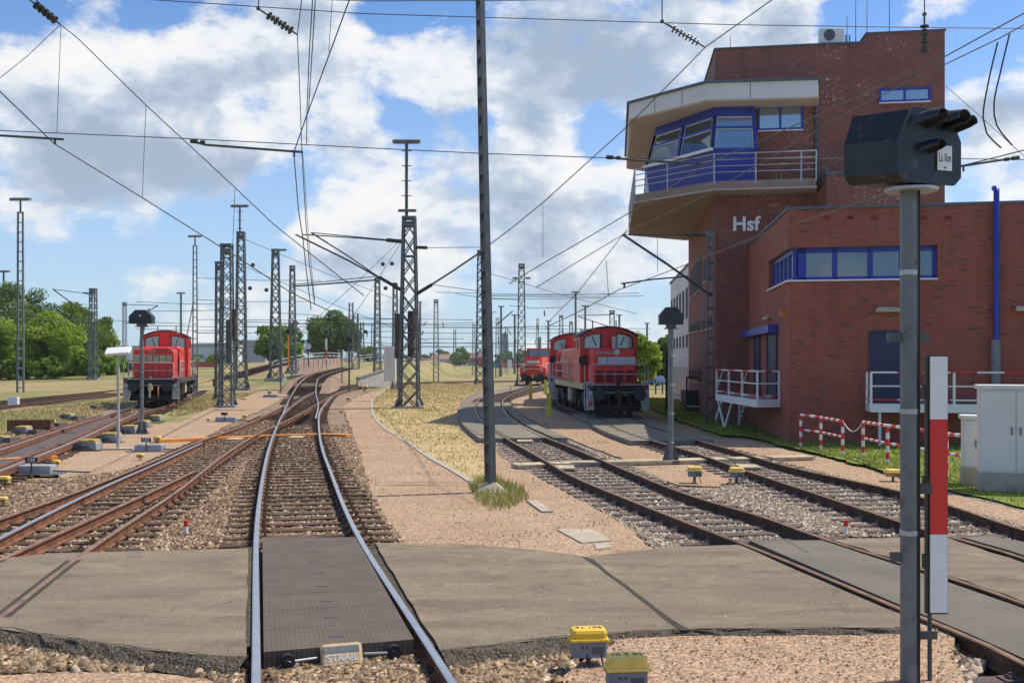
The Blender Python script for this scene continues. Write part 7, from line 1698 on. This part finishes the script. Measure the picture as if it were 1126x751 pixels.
for (x0, y0, Za, x1, y1, Zb_, lab) in ((266, 262, 95, 450, 335, 160, 'wire sloping down right from the left lamp mast'), (250, 285, 62, 470, 375, 190, 'wire sloping down right from the thick double mast'), (443, 262, 61, 330, 366, 220, 'wire fanning down left from the big lattice mast top'), (444, 262, 61, 372, 372, 230, 'steeper wire fanning down from the big lattice mast'), (536, 300, 128, 700, 345, 200, 'sloping wire right of the tall grey pole'), (560, 336, 200, 618, 338, 200, 'flat far wire left of the far lamp masts'), (300, 344, 150, 520, 352, 150, 'flat far wire behind the central masts'), (0, 343, 118, 205, 356, 150, 'thin wire across the left trees'), (0, 348, 110, 100, 352, 118, 'lower thin wire across the left trees'), (500, 263 + 60, 128, 575, 330, 128, 'steady wire between the masts right of the pole')):
    wire(lab, [(x0, y0, Za), ((x0 + x1) / 2, (y0 + y1) / 2 + 2, (Za + Zb_) / 2), (x1, y1, Zb_)], .0065, group=GW)

# ================================================================== TREES AND BUSHES
def tree(label, px, Z, ytop, wpx, n, leafm, base=None, name='broadleaf_tree', trunk=True, cat='tree', group=None, dens=1.0, low=.18, leaf=.42, fy=None, seed=0):
    rg = np.random.default_rng(seed + int(px * 7) + n); x = (px - 563) / F * Z; zb0 = terrain(x, Z) if base is None else base; zt_ = HC + (397 - ytop) * Z / F; H_ = zt_ - zb0; Wd = wpx * Z / F
    t_ = thing(name, label, cat, (x, Z, zb0), group)
    if trunk:
        m_ = MB(); ht = H_ * .55; r0 = max(.12, H_ * .022); lean_ = rg.uniform(-.03, .03) * H_
        m_.tube([(x, Z, zb0 - .1), (x + lean_ * .4, Z, zb0 + ht * .5), (x + lean_, Z, zb0 + ht)], [r0, r0 * .75, r0 * .4], 8)
        for i in range(9):
            a = rg.uniform(0, 2 * pi); z0_ = zb0 + ht * rg.uniform(.4, 1); L_ = Wd * rg.uniform(.22, .42); p0 = Vector((x + lean_ * (z0_ - zb0) / ht, Z, z0_)); p2 = p0 + Vector((cos(a) * L_, sin(a) * L_, H_ * rg.uniform(.08, .28)))
            m_.tube([p0, p0.lerp(p2, .5) + Vector((0, 0, -.04 * H_ * rg.uniform(-.5, 1))), p2], [r0 * .4, r0 * .25, r0 * .08], 5)
        m_.build('trunk', 'leaf_trunk', t_)
    # clumps spread through the crown volume
    nc = max(10, int(34 * dens)); C = []
    for i in range(nc):
        u = rg.normal(size=3); u /= np.linalg.norm(u); rr = rg.uniform(.35, 1.0) ** .6
        cz = zb0 + H_ * (low + (1 - low) * .5) + u[2] * rr * H_ * (1 - low) * .44
        fz = 1 - .35 * abs((cz - zb0) / H_ - .45)
        C.append((x + u[0] * rr * Wd * .42 * fz, Z + u[1] * rr * Wd * .42 * fz, cz, rg.uniform(.10, .2) * min(Wd, H_ * 1.2)))
    C = np.array(C); idx = rg.integers(0, nc, n); u = rg.normal(size=(n, 3)); u /= np.linalg.norm(u, axis=1)[:, None]; rr = rg.uniform(.25, 1.05, n) ** .5
    Pp = C[idx, :3] + u * (rr * C[idx, 3])[:, None] * np.array([1.15, 1.15, .8]); Pp = Pp[Pp[:, 2] > zb0 + .05]; n = len(Pp)
    s = leaf * rg.uniform(.5, 1.2, n); e1 = rg.normal(size=(n, 3)); e1 /= np.linalg.norm(e1, axis=1)[:, None]; e2 = np.cross(e1, rg.normal(size=(n, 3))); e2 /= np.linalg.norm(e2, axis=1)[:, None]
    a_, b_ = e1 * s[:, None] * .5, e2 * s[:, None] * .32
    Vv = np.stack([Pp - a_, Pp + b_, Pp + a_, Pp - b_], 1).reshape(-1, 3); Fc = np.arange(4 * n).reshape(-1, 4)
    tint = rg.random(nc)[idx[:n]] * .5 + rg.random(n) * .5
    o = mesh_np('crown', Vv - np.array((x, Z, zb0)), Fc, tint, leafm); o.parent = t_; return t_
for i in range(12):
    tree('low leafy bush in the green belt under the left trees', -40 + i * 15.5, 122 + 10 * (i % 3), 378 + 7 * ((i * 5) % 4), 46, 3600, ('leaf_mid', 'leaf_light', 'leaf_dark')[i % 3], name='shrub', cat='bush', trunk=False, low=.0, leaf=.4, group='low bushes of the left green belt', seed=500 + i)
GT = 'trees along the left edge of the yard'
for i, a in enumerate((('tall dark tree at the left picture edge', 2, 150, 305, 90, 9000, 'leaf_dark'), ('pale green young tree left of the ladder lamp mast', 12, 128, 345, 42, 5000, 'leaf_light'), ('dark tall tree right of the ladder lamp mast', 40, 165, 316, 60, 8000, 'leaf_dark'), ('broad bright green tree, largest of the left row', 60, 125, 344, 72, 12000, 'leaf_light'), ('open airy tree just left of the cantilever mast', 84, 145, 328, 60, 5500, 'leaf_mid'), ('loose branched tree right of the cantilever mast', 112, 150, 345, 36, 3000, 'leaf_mid'), ('dark tree filling the row behind the bright green tree', 30, 190, 335, 60, 6000, 'leaf_mid'))):
    tree(*(a[:5] + (int(a[5] * 1.9), a[6])), group=GT, seed=i, leaf=.36 if a[6] != 'leaf_light' else .31, low=.10, dens=1.5)
for i, (px, Z, yt, w_, lab) in enumerate(((-15, 130, 384, 70, 'bush at the left picture edge below the trees'), (20, 128, 388, 60, 'low bush at the foot of the young tree'), (52, 130, 392, 60, 'low bush below the broad bright tree'), (88, 134, 388, 50, 'low bush left of the cantilever mast'), (118, 145, 383, 44, 'dark bush right of the cantilever mast'), (206, 210, 389, 40, 'bush before the white shed wall'), (233, 230, 388, 26, 'bush right of the blue signboard'))):
    tree(lab, px, Z, yt, w_, 3500, ('leaf_mid', 'leaf_light')[i % 2], name='bush', cat='bush', trunk=False, low=.0, leaf=.4, group='bushes along the yard edge', seed=50 + i)
for i, (px, Z, yt, w_, n, lm, zb__, lab) in enumerate(((366, 230, 344, 66, 24000, 'leaf_dark', 2.0, 'big round dark tree behind the climbing branch track'), (300, 200, 355, 46, 9000, 'leaf_mid', 1.6, 'broad lighter tree left of the big round one'), (322, 190, 374, 24, 3500, 'leaf_light', 1.6, 'small bright bush between the two central trees'), (405, 300, 379, 24, 4000, 'leaf_mid', 1.5, 'small tree right of the big round tree'), (322, 260, 352, 24, 3000, 'leaf_dark', 2.0, 'small dark crown poking up between the central trees'))):
    tree(lab, px, Z, yt, w_, n, lm, base=zb__, seed=90 + i, leaf=.6, low=.04, dens=1.5)
tree('light green tree beside the white building', 704, 88, 363, 48, 12000, 'leaf_light', seed=7, low=.05, leaf=.34); tree('darker taller tree behind the light green one by the white building', 736, 105, 355, 36, 8000, 'leaf_dark', seed=8, low=.1, leaf=.4)
tree('small bushy tree behind the containers', 506, 560, 381, 22, 3500, 'leaf_mid', base=-1.6, seed=9, leaf=1.5, low=.05)
for i in range(14):
    px = 425 + i * 21 + random.uniform(-6, 6); tree('far off tree on the horizon behind the yard', px, 760, 388 + random.uniform(-4, 3), random.uniform(22, 34), 900, 'leaf_dark', base=-1.6, name='distant_tree', trunk=True, group='far off trees on the horizon', seed=200 + i, leaf=2.6, low=0)
for i in range(9):
    px = 120 + i * 30 + random.uniform(-6, 6); tree('far off tree on the horizon left of the yard', px, 620, 390 + random.uniform(-4, 3), random.uniform(26, 36), 900, 'leaf_dark', base=-.3, name='distant_tree', trunk=True, group='far off trees on the left horizon', seed=300 + i, leaf=2.4, low=0)

# ================================================================== FAR BACKDROP THINGS
cols = ['container_red', 'container_red', 'container_teal', 'container_white', 'container_white', 'container_orange', 'container_red', 'container_teal', 'container_red', 'container_blue', 'container_white', 'container_teal', 'container_red', 'container_red', 'container_green', 'container_blue', 'container_orange', 'container_orange', 'container_red', 'container_white', 'container_red', 'container_red', 'container_orange']
cn = {'container_red': 'rust red', 'container_teal': 'teal', 'container_white': 'white', 'container_orange': 'orange', 'container_blue': 'blue', 'container_green': 'green'}
ctr = {}
for i, c in enumerate(cols):
    px = 436 + i * 7.5; Z = 620; g = P(px, 404.9, Z); g.z = -1.7; ctr[c] = ctr.get(c, 0) + 1
    t = thing('shipping_container', 'far %s shipping container, number %d of its colour from the left' % (cn[c], ctr[c]), 'container', tuple(g), 'row of far shipping containers')
    m = MB(); m.box((g.x, g.y, g.z + 1.9), (3.6, 2.5, 2.6)); 
    m.build('box', c, t); m = MB(); m.box((g.x, g.y, g.z + .35), (3.4, 2.2, .5)); m.build('wagon_frame', 'rust_dark', t)
def house(label, px, Z, w_, h_, wallm, roofm, base=-1.6, gable=True, d_=10, roofh=.35, name='house'):
    x = (px - 563) / F * Z; t_ = thing(name, label, 'building', (x, Z, base)); m_ = MB(); m_.box((x, Z, base + h_ * (1 - roofh) / 2), (w_, d_, h_ * (1 - roofh))); m_.build('wall', wallm, t_)
    z0 = base + h_ * (1 - roofh); z1 = base + h_; hx, hy = w_ / 2 + .3, d_ / 2 + .3; m_ = MB()
    if gable: m_.add([(x - hx, Z - hy, z0), (x + hx, Z - hy, z0), (x + hx, Z + hy, z0), (x - hx, Z + hy, z0), (x - hx * .85, Z, z1), (x + hx * .85, Z, z1)], [(3, 2, 1, 0), (0, 1, 5, 4), (2, 3, 4, 5), (1, 2, 5), (3, 0, 4)])
    else: m_.box((x, Z, (z0 + z1) / 2), (w_ + .6, d_ + .6, z1 - z0))
    m_.build('roof', roofm, t_)
    n = max(2, int(w_ / 4)); 
    for k_ in range(n): m_ = MB(); m_.box((x - w_ / 2 + w_ * (k_ + .5) / n, Z - d_ / 2 - .02, base + h_ * (1 - roofh) * .6), (w_ / n * .5, .08, h_ * .15)); m_.build('window', 'glass_dark', t_)
    return t_
house('far brown roofed house behind the containers', 489, 640, 16, 8, 'wall_far', 'roof_far'); house('far low shed with pale roof left of the brown house', 464, 640, 24, 5.5, 'wall_far', 'far_grey'); house('far red brick house behind the containers', 524, 650, 14, 9, 'container_red', 'roof_far')
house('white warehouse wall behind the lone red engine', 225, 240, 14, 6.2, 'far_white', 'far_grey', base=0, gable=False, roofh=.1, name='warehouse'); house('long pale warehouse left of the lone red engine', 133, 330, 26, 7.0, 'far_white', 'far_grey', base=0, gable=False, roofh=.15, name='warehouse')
house('small white house showing through the left trees', 14, 200, 9, 5.5, 'far_white', 'far_grey', base=-.2); house('grey block right of the left lattice masts', 279, 320, 9, 7.5, 'far_grey', 'far_grey', base=1.0, gable=False, roofh=.08, name='office_block')
g = P(237, 388, 238); m = MB(); m.box((g.x, g.y, g.z), (1.2, .2, 1.0)); m.box((g.x + .2, g.y, g.z - 1.5), (.9, .2, .6)); tag(m.build('signboard', 'blue_frame'), 'small blue signboard on the white warehouse', 'sign')
g = P(212, 404, 150); m = MB(); m.box((g.x + .5, g.y, g.z + .4), (5.2, 1.2, .75), .05); tag(m.build('flat_wagon', 'terra'), 'red brown flat load behind the lone engine', 'wagon load')
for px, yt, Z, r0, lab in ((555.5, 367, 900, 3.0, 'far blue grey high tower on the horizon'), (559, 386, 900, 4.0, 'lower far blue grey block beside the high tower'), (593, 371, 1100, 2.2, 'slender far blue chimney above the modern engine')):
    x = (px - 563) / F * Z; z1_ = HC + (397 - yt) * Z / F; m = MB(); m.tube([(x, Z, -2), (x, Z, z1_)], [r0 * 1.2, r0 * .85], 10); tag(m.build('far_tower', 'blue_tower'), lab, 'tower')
# harbour cranes far left
for px, yt, Z, lab in ((157, 366, 700, 'far harbour crane between the slanted lamp and the signal'), (206, 366, 900, 'far harbour crane right of the far lamp mast')):
    x = (px - 563) / F * Z; k = Z / F; t = thing('harbour_crane', lab, 'crane', (x, Z, 0)); z0 = HC; m = MB(); m.beam((x - 5 * k, Z, z0), (x - 2 * k, Z, z0 + 28 * k), .9); m.beam((x + 1 * k, Z, z0), (x - 2 * k, Z, z0 + 28 * k), .9); m.box((x - 2 * k, Z, z0 + 14 * k), (6 * k, 3, 5 * k)); m.build('tower', 'far_grey', t)
    m = MB(); m.beam((x - 2 * k, Z, z0 + 20 * k), (x + 7 * k, Z, z0 + (58 if px < 180 else 66) * k - 0), .9); m.build('jib', 'far_grey', t)
# retaining walls and fences round the climbing branch
pw = [P(393, 416.5, 100), P(433, 417.5, 116)]; t = thing('retaining_wall', 'dark grey ribbed retaining wall right of the climbing branch', 'wall', tuple(pw[0]))
a, b = P(393, 417, 100), P(434, 419, 118); za, zc = HC - (416.3 - 397) * 100 / F, HC - (403.5 - 397) * 118 / F
m = MB(); vs = [(a.x, a.y, a.z - .6), (b.x, b.y, b.z - .8), (b.x, b.y, zc), (a.x, a.y, za)]; vs += [(v[0] + .1, v[1] + .5, v[2]) for v in vs]; m.add(vs, [(0, 1, 2, 3), (7, 6, 5, 4), (0, 4, 5, 1), (1, 5, 6, 2), (2, 6, 7, 3), (3, 7, 4, 0)]); m.build('wall', 'concrete_grey', t)
m = MB()
for i in range(13):
    q = a.lerp(b, i / 12); z1_ = za + (zc - za) * i / 12; m.box((q.x, q.y - .05, (q.z - .6 + z1_) / 2), (.12, .12, z1_ - q.z + .6))
m.beam((a.x, a.y - .06, za + .04), (b.x, b.y - .06, zc + .04), .3, .14); m.build('ribs', 'steel_grey', t)
a, b = P(322, 401, 120), P(374, 396, 165); t = thing('retaining_wall', 'low pinkish wall with posts between the two climbing tracks', 'wall', tuple(a))
za, zc = a.z + .5, b.z + .3; m = MB(); vs = [(a.x, a.y, a.z - 1.2), (b.x, b.y, b.z - 1.6), (b.x, b.y, zc), (a.x, a.y, za)]; vs += [(v[0] - .3, v[1] + .3, v[2]) for v in vs]; m.add(vs, [(0, 1, 2, 3), (7, 6, 5, 4), (0, 4, 5, 1), (1, 5, 6, 2), (2, 6, 7, 3), (3, 7, 4, 0)]); m.build('wall', 'sand_panel', t)
m = MB()
for i in range(12): q = a.lerp(b, i / 11); m.box((q.x, q.y - .1, q.z - .1), (.12, .12, 1.2))
m.build('posts', 'steel_grey', t)
t = thing('safety_railing', 'pale tube railing curving up along the climbing track', 'railing', tuple(P(300, 400, 125)))
rp = spline([P(298, 398, 125), P(322, 392.5, 135), P(345, 388.8, 150), P(372, 388.5, 175), (P(400, 391, 190))], 2.0)
for dz in (0, -.45): m = MB(); m.tube([q + Vector((0, 0, dz)) for q in rp], .07, 5); m.build('rail', 'galv', t)
for i in range(0, len(rp), 2): m = MB(); q = rp[i]; m.tube([q, q - Vector((0, 0, 1.4))], .06, 5); m.build('post', 'galv', t)
t = thing('safety_railing', 'far pale railing right of the round tree above the tracks', 'railing', tuple(P(405, 396, 210)))
for dz in (0, -.5): m = MB(); m.tube([P(402, 390.5, 210) + Vector((0, 0, dz)), P(437, 387.5, 240) + Vector((0, 0, dz))], .08, 5); m.build('rail', 'galv', t)
for i in range(9): q = P(402, 390.5, 210).lerp(P(437, 387.5, 240), i / 8); m = MB(); m.tube([q, q - Vector((0, 0, 1.3))], .07, 5); m.build('post', 'galv', t)
g = P(385, 398, 150); m = MB(); m.rbox((g.x, g.y, g.z + .7), (.9, .6, 1.5), .03); tag(m.build('relay_cabinet', 'white_paint'), 'tiny white cabinet right of the round tree', 'cabinet')
g = P(560.5, 405.5, 260); m = MB(); m.rbox((g.x, g.y, g.z + 1.0), (1.0, .6, 2.2), .03); tag(m.build('relay_cabinet', 'white_paint'), 'small far white cabinet right of the grey pole', 'cabinet')
# information boards on thin stakes at the branch
for px, yb_, yt, Z, lab in ((308.5, 427, 378, 84, 'thin stake with diamond board left of the main track bend'), (376, 418, 385, 92, 'thin dark stake before the retaining wall'), (339, 400, 381, 120, 'white round board on a stake under the round tree')):
    g = P(px, yb_, Z); z1_ = HC + (397 - yt) * Z / F; t = thing('track_sign', lab, 'track sign', tuple(g)); m = MB(); m.tube([(g.x, g.y, g.z - .3), (g.x, g.y, z1_)], .05, 6); m.build('stake', 'steel_dark', t)
    m = MB(); s_ = .34
    if 'diamond' in lab: m.box((0, 0, 0), (s_ * 1.4, .04, s_ * 1.4)); m.xform(Matrix.Translation((g.x, g.y - .08, z1_ - .2)) @ Matrix.Rotation(R(45), 4, 'Y')); m.build('board', 'steel_grey', t)
    elif 'white' in lab: m.disc((g.x, g.y - .08, z1_), (0, 1, 0), .32, .05, 16); m.build('board', 'sign_white', t)
    else: m.box((g.x, g.y - .08, z1_ - .3), (.16, .04, .5)); m.build('board', 'steel_dark', t)
g = W(235, 428, -.2); m = MB(); m.tube([g, g + Vector((0, 0, .9))], .09, 8); m.disc(g + Vector((0, 0, .9)), (0, 0, 1), .13, .1, 10); tag(m.build('short_post', 'rust_dark'), 'short dark rusty post in the dry grass left of the pink path', 'post')
# parked cars and bollards behind the first engine
def car(label, px, yb_, Z, mat, rz, white=False):
    g = P(px, yb_, Z); g.z = terrain(g.x, g.y) + .0; t_ = thing('parked_car', label, 'car', tuple(g), 'cars parked by the white building'); t_.rotation_euler = (0, 0, rz)
    prof = [(-2.1, .35), (-2.15, .75), (-1.2, .92), (-.55, 1.42), (.9, 1.45), (1.65, .98), (2.1, .9), (2.15, .35)]; m_ = MB(); n = len(prof)
    for s0, s1, w_ in ((0, 0, .84),):
        vs = [(x_, -w_ if z_ < 1 else -w_ * .8, z_) for x_, z_ in prof] + [(x_, w_ if z_ < 1 else w_ * .8, z_) for x_, z_ in prof]
        m_.add(vs, [tuple(range(n)), tuple(range(n, 2 * n))[::-1]] + [(i, n + i, n + (i + 1) % n, (i + 1) % n) for i in range(n)])
    m_.build('body', mat, t_, world=False)
    for s in (-1, 1):
        m_ = MB(); w2 = .80; m_.add([(-1.05, s * w2, .95), (1.45, s * w2, 1.0), (.85, s * .70, 1.38), (-.5, s * .70, 1.36)], [(0, 1, 2, 3) if s < 0 else (3, 2, 1, 0)]); m_.build('side_window', 'glass_dark', t_, world=False)
        for xx in (-1.35, 1.35): m_ = MB(); m_.disc((xx, s * .76, .32), (0, 1, 0), .32, .2, 18); m_.build('wheel', 'rubber', t_, world=False)
        m_ = MB(); m_.box((2.13, s * .6, .78), (.05, .3, .14)); m_.build('tail_lamp', 'sign_red', t_, world=False)
    m_ = MB(); m_.add([(-1.22, -.66, .93), (-.57, -.6, 1.41), (-.57, .6, 1.41), (-1.22, .66, .93)], [(0, 1, 2, 3)]); m_.build('windscreen', 'glass_dark', t_, world=False)
    m_ = MB(); m_.add([(1.64, .66, 1.0), (.93, .6, 1.43), (.93, -.6, 1.43), (1.64, -.66, 1.0)], [(0, 1, 2, 3)]); m_.build('rear_window', 'glass_dark', t_, world=False)
car('dark blue parked car with a red tail lamp beside the first engine', 723, 422, 125, 'car_blue', R(-125)); car('silver parked car behind the dark blue one', 729, 417, 150, 'car_silver', R(-150)); car('white parked car farthest back by the white building', 720, 413, 180, 'car_white', R(-170))
for px, lab in ((721, 'left short dark bollard near the parked cars'), (728.5, 'right short dark bollard near the parked cars')):
    g = W(px, 433, -.17); m = MB(); m.tube([g, g + Vector((0, 0, 1.0))], .07, 8); tag(m.build('bollard', 'steel_dark'), lab, 'bollard')
g = W(733, 452, -.17); t = thing('black_stake', 'tall thin black post left of the black-headed signal', 'post', tuple(g)); m = MB(); m.beam(g, g + Vector((0, 0, 3.1)), .12, .08); m.build('post', 'black', t)

# ================================================================== AIR
m = MB(); m.prism([(-420, -40), (420, -40), (420, 1250), (-420, 1250)], -4.0, 120)
mh, nt, ns, ls, p_ = newmat('air'); ns.remove(p_); vol = ns.new('ShaderNodeVolumePrincipled'); vol.inputs['Color'].default_value = (.90, .94, 1.0, 1); vol.inputs['Density'].default_value = .00016; vol.inputs['Anisotropy'].default_value = .3
ls.new(vol.outputs[0], ns['Material Output'].inputs['Volume']); MATS['air'] = mh
tag(m.build('haze', 'air'), 'thin summer haze over the yard', kind='stuff')
